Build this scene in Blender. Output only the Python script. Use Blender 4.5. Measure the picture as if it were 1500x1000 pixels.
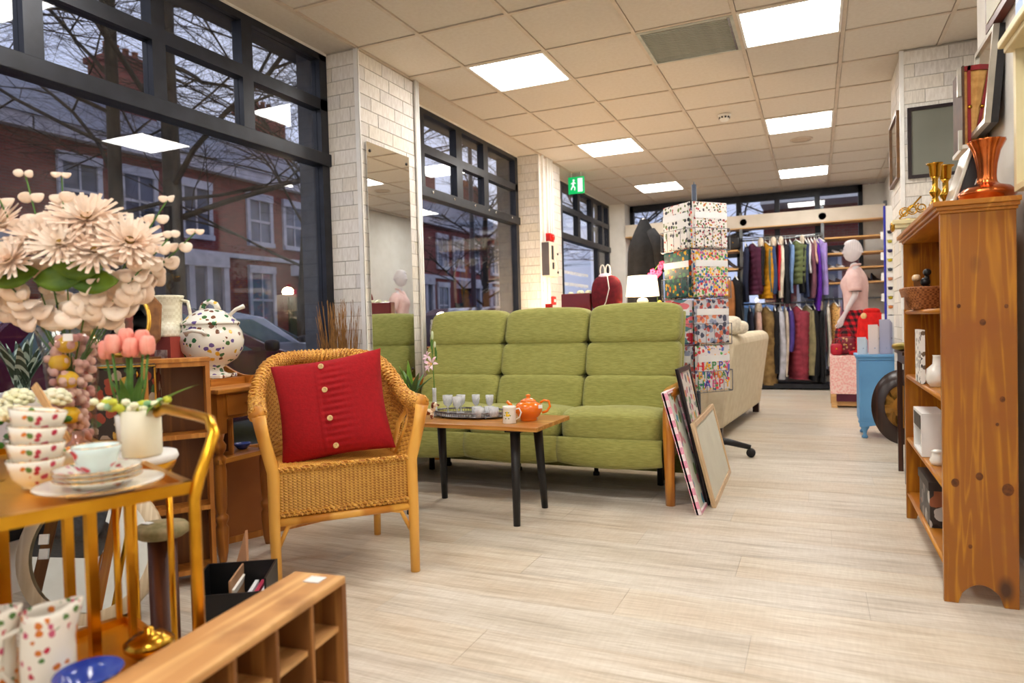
import bpy, bmesh, math, random
from mathutils import Vector, Matrix, Euler
R = random.Random(7)
PI = math.pi
for o in list(bpy.data.objects): bpy.data.objects.remove(o)
S = bpy.context.scene
C = S.collection

def col(r, g, b):
    f = lambda v: (v/255/12.92) if v/255 <= .04045 else ((v/255+.055)/1.055)**2.4
    return (f(r), f(g), f(b), 1)

# ---------------------------------------------------------------- camera
cam_d = bpy.data.cameras.new('camera'); cam = bpy.data.objects.new('camera', cam_d); C.objects.link(cam)
cam_d.sensor_width = 36; cam_d.lens = 36*1006.7/1500
yaw, pitch, roll = -0.41694, -0.02522, -0.02731
fw = Vector((math.sin(yaw)*math.cos(pitch), math.cos(yaw)*math.cos(pitch), math.sin(pitch)))
r0 = Vector((math.cos(yaw), -math.sin(yaw), 0)); u0 = r0.cross(fw)
rr = r0*math.cos(roll)+u0*math.sin(roll); uu = -r0*math.sin(roll)+u0*math.cos(roll)
m3 = Matrix((rr, uu, -fw)).transposed()
cam.matrix_world = Matrix.Translation((0, 0, 1.0)) @ m3.to_4x4()
cam_d.clip_start = .05; cam_d.clip_end = 300
cam_d.dof.use_dof = True; cam_d.dof.focus_distance = 3.5; cam_d.dof.aperture_fstop = 2.4
S.camera = cam

# ---------------------------------------------------------------- sky, exposure
w = bpy.data.worlds.new('dusk_sky'); S.world = w; w.use_nodes = True
nt = w.node_tree; nt.nodes.clear()
wo = nt.nodes.new('ShaderNodeOutputWorld'); bg = nt.nodes.new('ShaderNodeBackground')
tc = nt.nodes.new('ShaderNodeTexCoord'); nz = nt.nodes.new('ShaderNodeTexNoise'); cr = nt.nodes.new('ShaderNodeValToRGB')
nz.inputs['Scale'].default_value = 2.2; nz.inputs['Detail'].default_value = 5
cr.color_ramp.elements[0].position = .3; cr.color_ramp.elements[0].color = col(168, 180, 218)
cr.color_ramp.elements[1].position = .75; cr.color_ramp.elements[1].color = col(228, 228, 240)
nt.links.new(tc.outputs['Generated'], nz.inputs['Vector']); nt.links.new(nz.outputs['Fac'], cr.inputs['Fac'])
nt.links.new(cr.outputs['Color'], bg.inputs['Color']); bg.inputs['Strength'].default_value = 1.4
nt.links.new(bg.outputs['Background'], wo.inputs['Surface'])
S.view_settings.view_transform = 'Standard'; S.view_settings.look = 'None'
S.view_settings.gamma = 1; S.view_settings.use_curve_mapping = False
S.view_settings.exposure = 0.0
PANEL = 25.5     # radiance of the ceiling light panels

# ---------------------------------------------------------------- materials
MATS = {}
def mat(name, base, rough=.5, metal=0, var=None, scale=8, kind='noise', stretch=(1,1,1), bump=0, bscale=None,
        emit=None, es=0, trans=0, ior=1.45, coat=0, detail=4, lo=.35, hi=.65, sheen=0, coords='Object', alpha=1, spec=.5):
    """principled material; var = second colour mixed in by a procedural texture"""
    if name in MATS: return MATS[name]
    m = bpy.data.materials.new(name); m.use_nodes = True; n = m.node_tree; L = n.links
    b = n.nodes['Principled BSDF']
    b.inputs['Base Color'].default_value = base; b.inputs['Roughness'].default_value = rough
    b.inputs['Metallic'].default_value = metal; b.inputs['IOR'].default_value = ior
    b.inputs['Transmission Weight'].default_value = trans; b.inputs['Coat Weight'].default_value = coat
    b.inputs['Sheen Weight'].default_value = sheen; b.inputs['Specular IOR Level'].default_value = spec
    b.inputs['Alpha'].default_value = alpha
    if emit: b.inputs['Emission Color'].default_value = emit; b.inputs['Emission Strength'].default_value = es
    if var is not None or bump:
        t = n.nodes.new('ShaderNodeTexCoord'); mp = n.nodes.new('ShaderNodeMapping')
        mp.inputs['Scale'].default_value = stretch; L.new(t.outputs[coords], mp.inputs['Vector'])
        def tex(sc):
            if kind == 'noise' or kind == 'spots':
                x = n.nodes.new('ShaderNodeTexNoise'); x.inputs['Scale'].default_value = sc; x.inputs['Detail'].default_value = detail
                L.new(mp.outputs[0], x.inputs['Vector']); return x.outputs['Fac']
            if kind == 'wave':
                x = n.nodes.new('ShaderNodeTexWave'); x.inputs['Scale'].default_value = sc; x.inputs['Distortion'].default_value = 6
                x.inputs['Detail'].default_value = 3; x.inputs['Detail Scale'].default_value = 1.4
                L.new(mp.outputs[0], x.inputs['Vector']); return x.outputs['Fac']
            if kind == 'stripe':
                x = n.nodes.new('ShaderNodeTexWave'); x.inputs['Scale'].default_value = sc
                L.new(mp.outputs[0], x.inputs['Vector']); return x.outputs['Fac']
            if kind == 'voronoi':
                x = n.nodes.new('ShaderNodeTexVoronoi'); x.inputs['Scale'].default_value = sc
                L.new(mp.outputs[0], x.inputs['Vector']); return x.outputs['Distance']
            if kind == 'check':
                x = n.nodes.new('ShaderNodeTexChecker'); x.inputs['Scale'].default_value = sc
                L.new(mp.outputs[0], x.inputs['Vector']); return x.outputs['Fac']
        if var is not None:
            rp = n.nodes.new('ShaderNodeValToRGB'); rp.color_ramp.elements[0].position = lo; rp.color_ramp.elements[1].position = hi
            rp.color_ramp.elements[0].color = base; rp.color_ramp.elements[1].color = var
            L.new(tex(scale), rp.inputs['Fac']); L.new(rp.outputs['Color'], b.inputs['Base Color'])
        if bump:
            bp = n.nodes.new('ShaderNodeBump'); bp.inputs['Strength'].default_value = min(1, bump); bp.inputs['Distance'].default_value = .004
            L.new(tex(bscale or scale), bp.inputs['Height']); L.new(bp.outputs['Normal'], b.inputs['Normal'])
    MATS[name] = m; return m

def wood(name, a, b, scale=3, axis='z', rough=.42, dark=None, coat=0, knots=False):
    """two-tone wood grain running along an axis"""
    if name in MATS: return MATS[name]
    m = bpy.data.materials.new(name); m.use_nodes = True; n = m.node_tree; L = n.links
    p = n.nodes['Principled BSDF']; p.inputs['Roughness'].default_value = rough; p.inputs['Coat Weight'].default_value = coat
    t = n.nodes.new('ShaderNodeTexCoord'); mp = n.nodes.new('ShaderNodeMapping')
    st = {'x': (.06, 1, 1), 'y': (1, .06, 1), 'z': (1, 1, .06)}[axis]
    mp.inputs['Scale'].default_value = st; L.new(t.outputs['Object'], mp.inputs['Vector'])
    nz = n.nodes.new('ShaderNodeTexNoise'); nz.inputs['Scale'].default_value = scale*2; nz.inputs['Detail'].default_value = 3
    nz.inputs['Distortion'].default_value = .6
    L.new(mp.outputs[0], nz.inputs['Vector'])
    mu = n.nodes.new('ShaderNodeMath'); mu.operation = 'MULTIPLY'; mu.inputs[1].default_value = 14
    fr = n.nodes.new('ShaderNodeMath'); fr.operation = 'PINGPONG'; fr.inputs[1].default_value = 1
    L.new(nz.outputs['Fac'], mu.inputs[0]); L.new(mu.outputs[0], fr.inputs[0])
    n2 = n.nodes.new('ShaderNodeTexNoise'); n2.inputs['Scale'].default_value = 60; n2.inputs['Detail'].default_value = 2
    L.new(mp.outputs[0], n2.inputs['Vector'])
    ad = n.nodes.new('ShaderNodeMath'); ad.operation = 'ADD'; L.new(fr.outputs[0], ad.inputs[0]); L.new(n2.outputs['Fac'], ad.inputs[1])
    rp = n.nodes.new('ShaderNodeValToRGB'); rp.color_ramp.elements[0].position = .45; rp.color_ramp.elements[1].position = 1.25/1.3
    rp.color_ramp.elements[0].color = a; rp.color_ramp.elements[1].color = b
    L.new(ad.outputs[0], rp.inputs['Fac'])
    last = rp.outputs['Color']
    if dark:
        n3 = n.nodes.new('ShaderNodeTexNoise'); n3.inputs['Scale'].default_value = 4.5; n3.inputs['Detail'].default_value = 5
        L.new(t.outputs['Object'], n3.inputs['Vector'])
        r3 = n.nodes.new('ShaderNodeValToRGB'); r3.color_ramp.elements[0].position = .5; r3.color_ramp.elements[1].position = .72
        L.new(n3.outputs['Fac'], r3.inputs['Fac'])
        mx = n.nodes.new('ShaderNodeMixRGB'); L.new(r3.outputs['Color'], mx.inputs[0]); L.new(last, mx.inputs[1]); mx.inputs[2].default_value = dark
        last = mx.outputs[0]
    if knots:
        v = n.nodes.new('ShaderNodeTexVoronoi'); v.inputs['Scale'].default_value = 5.5
        mk = n.nodes.new('ShaderNodeMapping'); mk.inputs['Scale'].default_value = (1, 1, .55); L.new(t.outputs['Object'], mk.inputs['Vector'])
        L.new(mk.outputs[0], v.inputs['Vector'])
        rk = n.nodes.new('ShaderNodeValToRGB'); rk.color_ramp.elements[0].position = .06; rk.color_ramp.elements[1].position = .17
        rk.color_ramp.elements[0].color = (1,1,1,1); rk.color_ramp.elements[1].color = (0,0,0,1)
        L.new(v.outputs['Distance'], rk.inputs['Fac'])
        mx = n.nodes.new('ShaderNodeMixRGB'); L.new(rk.outputs['Color'], mx.inputs[0]); L.new(last, mx.inputs[1]); mx.inputs[2].default_value = col(74, 36, 8)
        last = mx.outputs[0]
    L.new(last, p.inputs['Base Color'])
    bp = n.nodes.new('ShaderNodeBump'); bp.inputs['Strength'].default_value = .15; bp.inputs['Distance'].default_value = .002
    L.new(ad.outputs[0], bp.inputs['Height']); L.new(bp.outputs['Normal'], p.inputs['Normal'])
    MATS[name] = m; return m

def pane_glass(name='pane_glass', tint=(.975, .985, .99, 1), ior=1.5):
    if name in MATS: return MATS[name]
    m = bpy.data.materials.new(name); m.use_nodes = True; n = m.node_tree; L = n.links; n.nodes.clear()
    o = n.nodes.new('ShaderNodeOutputMaterial'); t = n.nodes.new('ShaderNodeBsdfTransparent'); g = n.nodes.new('ShaderNodeBsdfGlossy')
    f = n.nodes.new('ShaderNodeFresnel'); x = n.nodes.new('ShaderNodeMixShader')
    t.inputs['Color'].default_value = tint; g.inputs['Roughness'].default_value = 0
    # the Fresnel node inverts its index on back faces, so feed it the inverse there: both faces of a pane then reflect alike
    ge = n.nodes.new('ShaderNodeNewGeometry'); mr = n.nodes.new('ShaderNodeMapRange')
    mr.inputs['To Min'].default_value = ior; mr.inputs['To Max'].default_value = 1/ior
    L.new(ge.outputs['Backfacing'], mr.inputs['Value']); L.new(mr.outputs[0], f.inputs['IOR'])
    L.new(f.outputs[0], x.inputs[0]); L.new(t.outputs[0], x.inputs[1]); L.new(g.outputs[0], x.inputs[2]); L.new(x.outputs[0], o.inputs['Surface'])
    MATS[name] = m; return m

def dots(name, ground, colours, scale=40, thr=.35, rough=.5, coords='Object', stretch=(1,1,1), gaps=.0):
    """flat print: coloured blots on a ground (floral china, gift wrap)"""
    if name in MATS: return MATS[name]
    m = bpy.data.materials.new(name); m.use_nodes = True; n = m.node_tree; L = n.links
    p = n.nodes['Principled BSDF']; p.inputs['Roughness'].default_value = rough
    t = n.nodes.new('ShaderNodeTexCoord'); mp = n.nodes.new('ShaderNodeMapping'); mp.inputs['Scale'].default_value = stretch
    L.new(t.outputs[coords], mp.inputs['Vector'])
    v = n.nodes.new('ShaderNodeTexVoronoi'); v.inputs['Scale'].default_value = scale; L.new(mp.outputs[0], v.inputs['Vector'])
    sp = n.nodes.new('ShaderNodeSeparateColor'); L.new(v.outputs['Color'], sp.inputs[0])
    rp = n.nodes.new('ShaderNodeValToRGB'); rp.color_ramp.interpolation = 'CONSTANT'
    k = len(colours); el = rp.color_ramp.elements
    el[0].color = colours[0]; el[0].position = 0
    el[1].color = colours[-1]; el[1].position = (k-1)/k if k > 1 else .99
    for i in range(1, k-1): e = el.new(i/k); e.color = colours[i]
    L.new(sp.outputs[0], rp.inputs['Fac'])
    nz = n.nodes.new('ShaderNodeTexNoise'); nz.inputs['Scale'].default_value = scale*1.6; L.new(mp.outputs[0], nz.inputs['Vector'])
    a = n.nodes.new('ShaderNodeMath'); a.operation = 'MULTIPLY_ADD'; a.inputs[1].default_value = .5; L.new(nz.outputs['Fac'], a.inputs[0]); L.new(v.outputs['Distance'], a.inputs[2])
    lt = n.nodes.new('ShaderNodeMath'); lt.operation = 'LESS_THAN'; lt.inputs[1].default_value = thr+.25; L.new(a.outputs[0], lt.inputs[0])
    last = lt.outputs[0]
    if gaps:
        g = n.nodes.new('ShaderNodeMath'); g.operation = 'GREATER_THAN'; g.inputs[1].default_value = gaps; L.new(sp.outputs[1], g.inputs[0])
        mm = n.nodes.new('ShaderNodeMath'); mm.operation = 'MULTIPLY'; L.new(last, mm.inputs[0]); L.new(g.outputs[0], mm.inputs[1]); last = mm.outputs[0]
    mx = n.nodes.new('ShaderNodeMixRGB'); L.new(last, mx.inputs[0]); mx.inputs[1].default_value = ground; L.new(rp.outputs['Color'], mx.inputs[2])
    L.new(mx.outputs[0], p.inputs['Base Color']); MATS[name] = m; return m

def emission(name, c, s):
    return mat(name, (0,0,0,1), emit=c, es=s, rough=1, spec=0)

# ---------------------------------------------------------------- geometry
I4 = Matrix.Identity(4)
def T(x=0, y=0, z=0, rx=0, ry=0, rz=0, s=1):
    if isinstance(s, (int, float)): s = (s, s, s)
    return Matrix.Translation((x, y, z)) @ Euler((rx, ry, rz)).to_matrix().to_4x4() @ Matrix.Diagonal((*s, 1))

class G:
    def __init__(self): self.v = []; self.f = []; self.mi = []; self.sm = []; self.cur = 0
    def add(self, vs, fs, M=I4, smooth=False):
        k = len(self.v); self.v += [tuple(M @ Vector(p)) for p in vs]
        self.f += [tuple(i+k for i in f) for f in fs]; self.mi += [self.cur]*len(fs); self.sm += [smooth]*len(fs); return self
    def box(self, x0, x1, y0, y1, z0, z1, M=I4):
        v = [(x0,y0,z0),(x1,y0,z0),(x1,y1,z0),(x0,y1,z0),(x0,y0,z1),(x1,y0,z1),(x1,y1,z1),(x0,y1,z1)]
        return self.add(v, [(3,2,1,0),(4,5,6,7),(0,1,5,4),(1,2,6,5),(2,3,7,6),(3,0,4,7)], M)
    def cb(self, cx, cy, cz, sx, sy, sz, M=I4):
        return self.box(cx-sx/2, cx+sx/2, cy-sy/2, cy+sy/2, cz-sz/2, cz+sz/2, M)
    def beam(self, a, b, w, h=None, up=(0,0,1)):
        a = Vector(a); b = Vector(b); d = (b-a); L = d.length; d.normalize(); h = h or w
        x = d.cross(Vector(up)); 
        if x.length < 1e-4: x = d.cross(Vector((0,1,0)))
        x.normalize(); y = x.cross(d)
        M = Matrix((x, d, y)).transposed().to_4x4(); M.translation = a
        return self.box(-w/2, w/2, 0, L, -h/2, h/2, M)
    def tube(self, pts, r, n=8, closed=False, M=I4, sq=1):
        pts = [Vector(p) for p in pts]; k = len(pts); rs = r if isinstance(r, (list, tuple)) else [r]*k
        vs = []; fs = []; prev = None
        for i, p in enumerate(pts):
            if closed: d = pts[(i+1) % k]-pts[i-1]
            else: d = pts[min(i+1, k-1)]-pts[max(i-1, 0)]
            if d.length < 1e-9: d = Vector((0,0,1))
            d.normalize()
            if prev is None:
                a = Vector((0,0,1)) if abs(d.z) < .9 else Vector((1,0,0)); x = d.cross(a)
            else: x = prev-d*prev.dot(d)
            if x.length < 1e-6: x = d.orthogonal()
            x.normalize(); prev = x; y = d.cross(x)
            for j in range(n):
                t = 2*PI*j/n; vs.append(p+x*math.cos(t)*rs[i]+y*math.sin(t)*rs[i]*sq)
        for i in range(k if closed else k-1):
            for j in range(n):
                a = i*n+j; b = i*n+(j+1) % n; c = ((i+1) % k)*n; fs.append((a, b, c+(j+1) % n, c+j))
        if not closed: fs.append(tuple(range(n))[::-1]); fs.append(tuple((k-1)*n+j for j in range(n)))
        return self.add(vs, fs, M, True)
    def lathe(self, prof, n=20, M=I4, sx=1, sy=1, cap=True):
        vs = []; fs = []; k = len(prof)
        for r_, z in prof:
            for j in range(n): t = 2*PI*j/n; vs.append((r_*math.cos(t)*sx, r_*math.sin(t)*sy, z))
        for i in range(k-1):
            for j in range(n): fs.append((i*n+j, i*n+(j+1) % n, (i+1)*n+(j+1) % n, (i+1)*n+j))
        if cap and prof[0][0] > 1e-4: fs.append(tuple(range(n))[::-1])
        if cap and prof[-1][0] > 1e-4: fs.append(tuple((k-1)*n+j for j in range(n)))
        return self.add(vs, fs, M, True)
    def grid(self, fn, nu, nv, M=I4, cu=False, cv=False, smooth=True):
        vs = [fn(i/(nu if cu else nu-1), j/(nv if cv else nv-1)) for i in range(nu) for j in range(nv)]; fs = []
        for i in range(nu if cu else nu-1):
            for j in range(nv if cv else nv-1):
                a = i*nv+j; b = ((i+1) % nu)*nv+j; c = ((i+1) % nu)*nv+(j+1) % nv; d = i*nv+(j+1) % nv; fs.append((a, b, c, d))
        return self.add(vs, fs, M, smooth)
    def soft(self, cx, cy, cz, sx, sy, sz, e=.35, M=I4, n=20, fn=None):
        """rounded cushion block (superellipsoid)"""
        sg = lambda v, p: math.copysign(abs(v)**p, v)
        def f(u, v):
            a = -PI+2*PI*u; b = -PI/2+PI*v
            x = sg(math.cos(b), e)*sg(math.cos(a), e); y = sg(math.cos(b), e)*sg(math.sin(a), e); z = sg(math.sin(b), e)
            p = (cx+x*sx/2, cy+y*sy/2, cz+z*sz/2)
            return fn(p, (x, y, z)) if fn else p
        return self.grid(f, n*2, n, M, cu=True)
    def sph(self, c, r, M=I4, n=10):
        r = r if isinstance(r, (tuple, list)) else (r, r, r)
        return self.soft(c[0], c[1], c[2], r[0]*2, r[1]*2, r[2]*2, 1, M, n)
    def prism(self, poly, d0, d1, axis='y', M=I4):
        """extrude 2D polygon along axis: 'y' poly=(x,z), 'x' poly=(y,z), 'z' poly=(x,y)"""
        k = len(poly)
        def P(p, d): return {'y': (p[0], d, p[1]), 'x': (d, p[0], p[1]), 'z': (p[0], p[1], d)}[axis]
        vs = [P(p, d0) for p in poly]+[P(p, d1) for p in poly]
        fs = [tuple(range(k))[::-1], tuple(range(k, 2*k))]+[(i, (i+1) % k, k+(i+1) % k, k+i) for i in range(k)]
        return self.add(vs, fs, M)
    def build(self, name, m, parent=None, bev=0, loc=None, thick=0, sub=0):
        me = bpy.data.meshes.new(name); me.from_pydata(self.v, [], self.f)
        for x in (m if isinstance(m, (list, tuple)) else [m]): me.materials.append(x)
        me.polygons.foreach_set('material_index', self.mi); me.polygons.foreach_set('use_smooth', self.sm)
        bm = bmesh.new(); bm.from_mesh(me); bmesh.ops.recalc_face_normals(bm, faces=bm.faces); bm.to_mesh(me); bm.free()
        me.update(); o = bpy.data.objects.new(name, me); C.objects.link(o)
        if parent: o.parent = parent
        if loc: o.location = loc
        if thick: s = o.modifiers.new('thickness', 'SOLIDIFY'); s.thickness = thick; s.offset = 0
        if bev: b = o.modifiers.new('bevel', 'BEVEL'); b.width = bev; b.segments = 2; b.limit_method = 'ANGLE'
        if sub: s = o.modifiers.new('sub', 'SUBSURF'); s.levels = s.render_levels = sub
        return o

def thing(name, label, cat, loc=(0,0,0), rz=0, group=None, rx=0, ry=0):
    o = bpy.data.objects.new(name, None); C.objects.link(o); o.empty_display_size = .05
    o.location = loc; o.rotation_euler = (rx, ry, rz); o['label'] = label; o['category'] = cat
    if group: o['group'] = group
    return o
def tag(o, label, cat, group=None, kind=None):
    if label: o['label'] = label
    if cat: o['category'] = cat
    if group: o['group'] = group
    if kind: o['kind'] = kind
    return o
def struct(name, loc=(0,0,0)):
    o = bpy.data.objects.new(name, None); C.objects.link(o); o.location = loc; o['kind'] = 'structure'; return o
def kids(o): return [c for c in bpy.data.objects if c.parent == o]
def dup(o, loc=None, rz=None, label=None, group=None, parent=None, scale=None):
    c = o.copy(); C.objects.link(c)
    if parent is not None: c.parent = parent
    if loc: c.location = loc
    if rz is not None: c.rotation_euler = (0, 0, rz)
    if scale: c.scale = scale if isinstance(scale, tuple) else (scale,)*3
    if label: c['label'] = label
    if group: c['group'] = group
    for k in kids(o): dup(k, parent=c)
    return c
def text_mesh(s, size, m, name='lettering', parent=None, M=I4, extrude=.0008, align='CENTER', spacing=1):
    cu = bpy.data.curves.new(name, 'FONT'); cu.body = s; cu.size = size; cu.extrude = extrude; cu.align_x = align; cu.align_y = 'CENTER'; cu.space_character = spacing
    t = bpy.data.objects.new(name, cu); C.objects.link(t)
    dg = bpy.context.evaluated_depsgraph_get(); dg.update()
    me = bpy.data.meshes.new_from_object(t.evaluated_get(dg)); bpy.data.objects.remove(t); bpy.data.curves.remove(cu)
    me.transform(M); me.materials.clear(); me.materials.append(m)
    o = bpy.data.objects.new(name, me); C.objects.link(o)
    if parent: o.parent = parent
    return o
def arc(cx, cy, r, a0, a1, n): return [(cx+r*math.cos(a0+(a1-a0)*i/n), cy+r*math.sin(a0+(a1-a0)*i/n)) for i in range(n+1)]
def part(g, name, m, parent, label=None, **k):
    o = g.build(name, m, parent, **k)
    if label: o['label'] = label
    return o
# ================================================================= SETTING
XL, YB, ZC = -2.91, 10.75, 2.80
M_tile = mat('ceiling_tile', col(210, 202, 192), .9, var=col(205, 196, 185), scale=40, bump=.05, bscale=220)
M_grid = mat('ceiling_grid', col(204, 190, 174), .5, var=col(194, 180, 164), scale=12)
M_wall = mat('painted_wall', col(232, 228, 220), .8, var=col(224, 219, 210), scale=6, bump=.1, bscale=90)
M_black = mat('black_metal', col(30, 32, 38), .38, .3, var=col(40, 42, 50), scale=10)
M_trim = mat('white_trim', col(238, 237, 234), .4, var=col(230, 228, 224), scale=10)
M_mortar = mat('grey_mortar', col(196, 190, 182), .9, var=col(182, 176, 168), scale=30)
M_brk = [mat('white_brick_'+n, c1, .8, var=c2, scale=18, bump=.4, bscale=45) for n, c1, c2 in
         (('chalk', col(236, 232, 226), col(222, 216, 208)), ('warm', col(230, 224, 214), col(214, 207, 197)), ('grey', col(226, 222, 218), col(208, 203, 198)))]
M_glass = pane_glass()

# floor: vinyl planks laid across the room
def floor_mat(nm, a, b, c_):
    if nm in MATS: return MATS[nm]
    m = bpy.data.materials.new(nm); m.use_nodes = True; n = m.node_tree; L = n.links; p = n.nodes['Principled BSDF']
    p.inputs['Roughness'].default_value = .38; p.inputs['Specular IOR Level'].default_value = .35
    t = n.nodes.new('ShaderNodeTexCoord'); oi = n.nodes.new('ShaderNodeNewGeometry')
    def N(sc, st, det=4):
        mp = n.nodes.new('ShaderNodeMapping'); mp.inputs['Scale'].default_value = st; L.new(oi.outputs['Position'], mp.inputs['Vector'])
        x = n.nodes.new('ShaderNodeTexNoise'); x.inputs['Scale'].default_value = sc; x.inputs['Detail'].default_value = det
        x.inputs['Roughness'].default_value = .65
        L.new(mp.outputs[0], x.inputs['Vector']); return x.outputs['Fac']
    def ramp(f, lo, hi, c0, c1):
        r = n.nodes.new('ShaderNodeValToRGB'); r.color_ramp.elements[0].position = lo; r.color_ramp.elements[1].position = hi
        r.color_ramp.elements[0].color = c0; r.color_ramp.elements[1].color = c1; L.new(f, r.inputs['Fac']); return r.outputs['Color']
    s1 = N(3.2, (.28, 2.6, 1)); base = ramp(s1, .38, .64, a, b)
    mx = n.nodes.new('ShaderNodeMixRGB'); s2 = ramp(N(5, (.3, 5, 1), 5), .5, .72, (0,0,0,1), (1,1,1,1))
    L.new(s2, mx.inputs[0]); L.new(base, mx.inputs[1]); mx.inputs[2].default_value = c_
    mx2 = n.nodes.new('ShaderNodeMixRGB'); mx2.blend_type = 'MULTIPLY'; mx2.inputs[0].default_value = .5
    cross = ramp(N(26, (3.2, .35, 1), 2), .42, .6, col(244, 242, 240), (1,1,1,1)); L.new(mx.outputs[0], mx2.inputs[1]); L.new(cross, mx2.inputs[2])
    mx3 = n.nodes.new('ShaderNodeMixRGB'); mx3.blend_type = 'MULTIPLY'; mx3.inputs[0].default_value = .8
    fine = ramp(N(24, (.25, 6, 1), 3), .35, .6, col(225, 218, 208), (1,1,1,1)); L.new(mx2.outputs[0], mx3.inputs[1]); L.new(fine, mx3.inputs[2])
    L.new(mx3.outputs[0], p.inputs['Base Color']); MATS[nm] = m; return m
FM = [floor_mat('pale_vinyl_sand', col(214, 200, 180), col(228, 220, 206), col(190, 174, 150)),
      floor_mat('pale_vinyl_ash', col(212, 202, 186), col(229, 222, 210), col(186, 174, 156)),
      floor_mat('pale_vinyl_cream', col(218, 204, 184), col(230, 222, 206), col(196, 178, 152))]
fl = struct('floor')
G().box(-3.0, 1.8, -3.2, 10.9, -.1, -.0035).build('subfloor', mat('joint_grey', col(190, 178, 160), .8, var=col(170, 160, 144), scale=9), fl)
pm = [[G().box(0, L_-.0012, 0, .2488, -.0035, 0).build('plank', FM[k], fl) for k in range(3)] for L_ in (1.25,)][0]
first = set(); cnt = 0
for r_ in range(55):
    y = -2.75+r_*.25
    if y > 10.6: break
    x = -2.9-((r_*.45) % 1.25)
    while x < 1.75:
        k = R.randrange(3); x0 = max(x, -2.9); 
        o = pm[k] if k not in first else pm[k].copy()
        if k in first: C.objects.link(o)
        first.add(k); o.parent = fl; o.location = (x0, y, 0); o.scale = (min(1, (x+1.25-x0)/1.25, (1.75-x0)/1.25), 1, 1)
        x += 1.25; cnt += 1

# ceiling: 600 mm tiles in a tee grid; lights, vent take whole cells
ce = struct('ceiling')
GX, GY = -1.617, 4.308
G().box(-3.0, 1.8, -3.2, 10.9, ZC+.03, ZC+.1).build('ceiling_slab', M_tile, ce)
lights = [(c, r_) for c in (-1, 2) for r_ in (-12, -8, -4, 0, 4, 8)]
vent = (1, 0)
tile_o = None
for c in range(-2, 5):
    for r_ in range(-12, 11):
        if (c, r_) in lights or (c, r_) == vent: continue
        x0 = max(GX+c*.6, -2.67) ; x1 = min(GX+c*.6+.6, 1.7); y0 = GY+r_*.6; y1 = min(y0+.6, YB)
        if x1-x0 < .02 or y1-y0 < .02: continue
        if tile_o is None: tile_o = G().box(0, .57, 0, .57, 0, .015).build('ceiling_tile', M_tile, ce); o = tile_o
        else: o = tile_o.copy(); C.objects.link(o)
        o.location = (x0+.015, y0+.015, ZC+.004+R.uniform(-.0012, .0012)); o.scale = ((x1-x0-.03)/.57, (y1-y0-.03)/.57, 1)
for c in range(-1, 6):
    x = GX+c*.6
    if x < 1.7: G().box(x-.012, x+.012, -3, YB, ZC-.004, ZC+.02).build('tee_bar', M_grid, ce)
for r_ in range(-12, 11):
    y = GY+r_*.6
    G().box(-2.67, 1.7, y-.012, y+.012, ZC-.003, ZC+.02).build('tee_bar', M_grid, ce)
G().box(XL-.05, -2.67, -3, YB+.1, ZC, ZC+.05).build('perimeter_strip', M_tile, ce)
G().box(-2.682, -2.66, -3, YB, ZC-.008, ZC+.02).build('edge_trim', M_grid, ce)

M_panel = emission('light_panel_glow', (1, .97, .925, 1), PANEL)
M_lframe = mat('light_frame_white', col(235, 233, 230), .4, var=col(228, 226, 222), scale=9)
def clight(c, r_):
    names = {(-1,0):'square ceiling light panel nearest the tall window, closest on the left', (-1,4):'ceiling light panel second along the window-side row',
             (-1,8):'farthest ceiling light panel of the window-side row', (2,0):'big bright ceiling light panel beside the grey vent',
             (2,4):'ceiling light panel second along the bookcase-side row', (2,8):'farthest ceiling light panel of the bookcase-side row'}
    t = thing('ceiling_light', names.get((c, r_), 'ceiling light panel behind the viewer, row %s %s' % ('left' if c < 0 else 'right', {-12: 'last', -8: 'middle', -4: 'overhead'}.get(r_))), 'ceiling light', (GX+c*.6+.3, GY+r_*.6+.3, ZC), group='square light panels in the ceiling grid')
    g = G()
    for a, b, c_, d in ((-.29, .29, -.29, -.272), (-.29, .29, .272, .29), (-.29, -.272, -.272, .272), (.272, .29, -.272, .272)): g.box(a, b, c_, d, -.004, .02)
    g.build('frame', M_lframe, t)
    G().box(-.272, .272, -.272, .272, .002, .012).build('diffuser', M_panel, t)
for c, r_ in lights: clight(c, r_)

# louvred vent
M_lou = mat('louvre_grey', col(188, 190, 182), .5, 0, var=col(172, 174, 166), scale=14)
t = thing('ceiling_vent', 'grey louvred air vent in the ceiling beside the bright light panel', 'vent', (GX+.6+.3, GY+.3, ZC))
G().box(-.29, .29, -.29, .29, .05, .06).build('backing', M_lou, t)
g = G()
for a, b, c_, d in ((-.29, .29, -.29, -.27), (-.29, .29, .27, .29), (-.29, -.27, -.27, .27), (.27, .29, -.27, .27)): g.box(a, b, c_, d, -.006, .05)
g.build('frame', M_lou, t)
so = None
for i in range(22):
    y = -.262+i*.025
    if so is None: so = G().box(-.27, .27, -.0135, .0135, -.0015, .0015).build('slat', M_lou, t); o = so
    else: o = so.copy(); C.objects.link(o)
    o.location = (0, y, .006); o.rotation_euler = (.22, 0, 0)
tb = G().box(.256, .27, -.27, .27, -.008, -.002).build('end_strip', mat('bright_chrome', col(225, 225, 225), .2, .9, var=col(200, 200, 200), scale=30), t)

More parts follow.
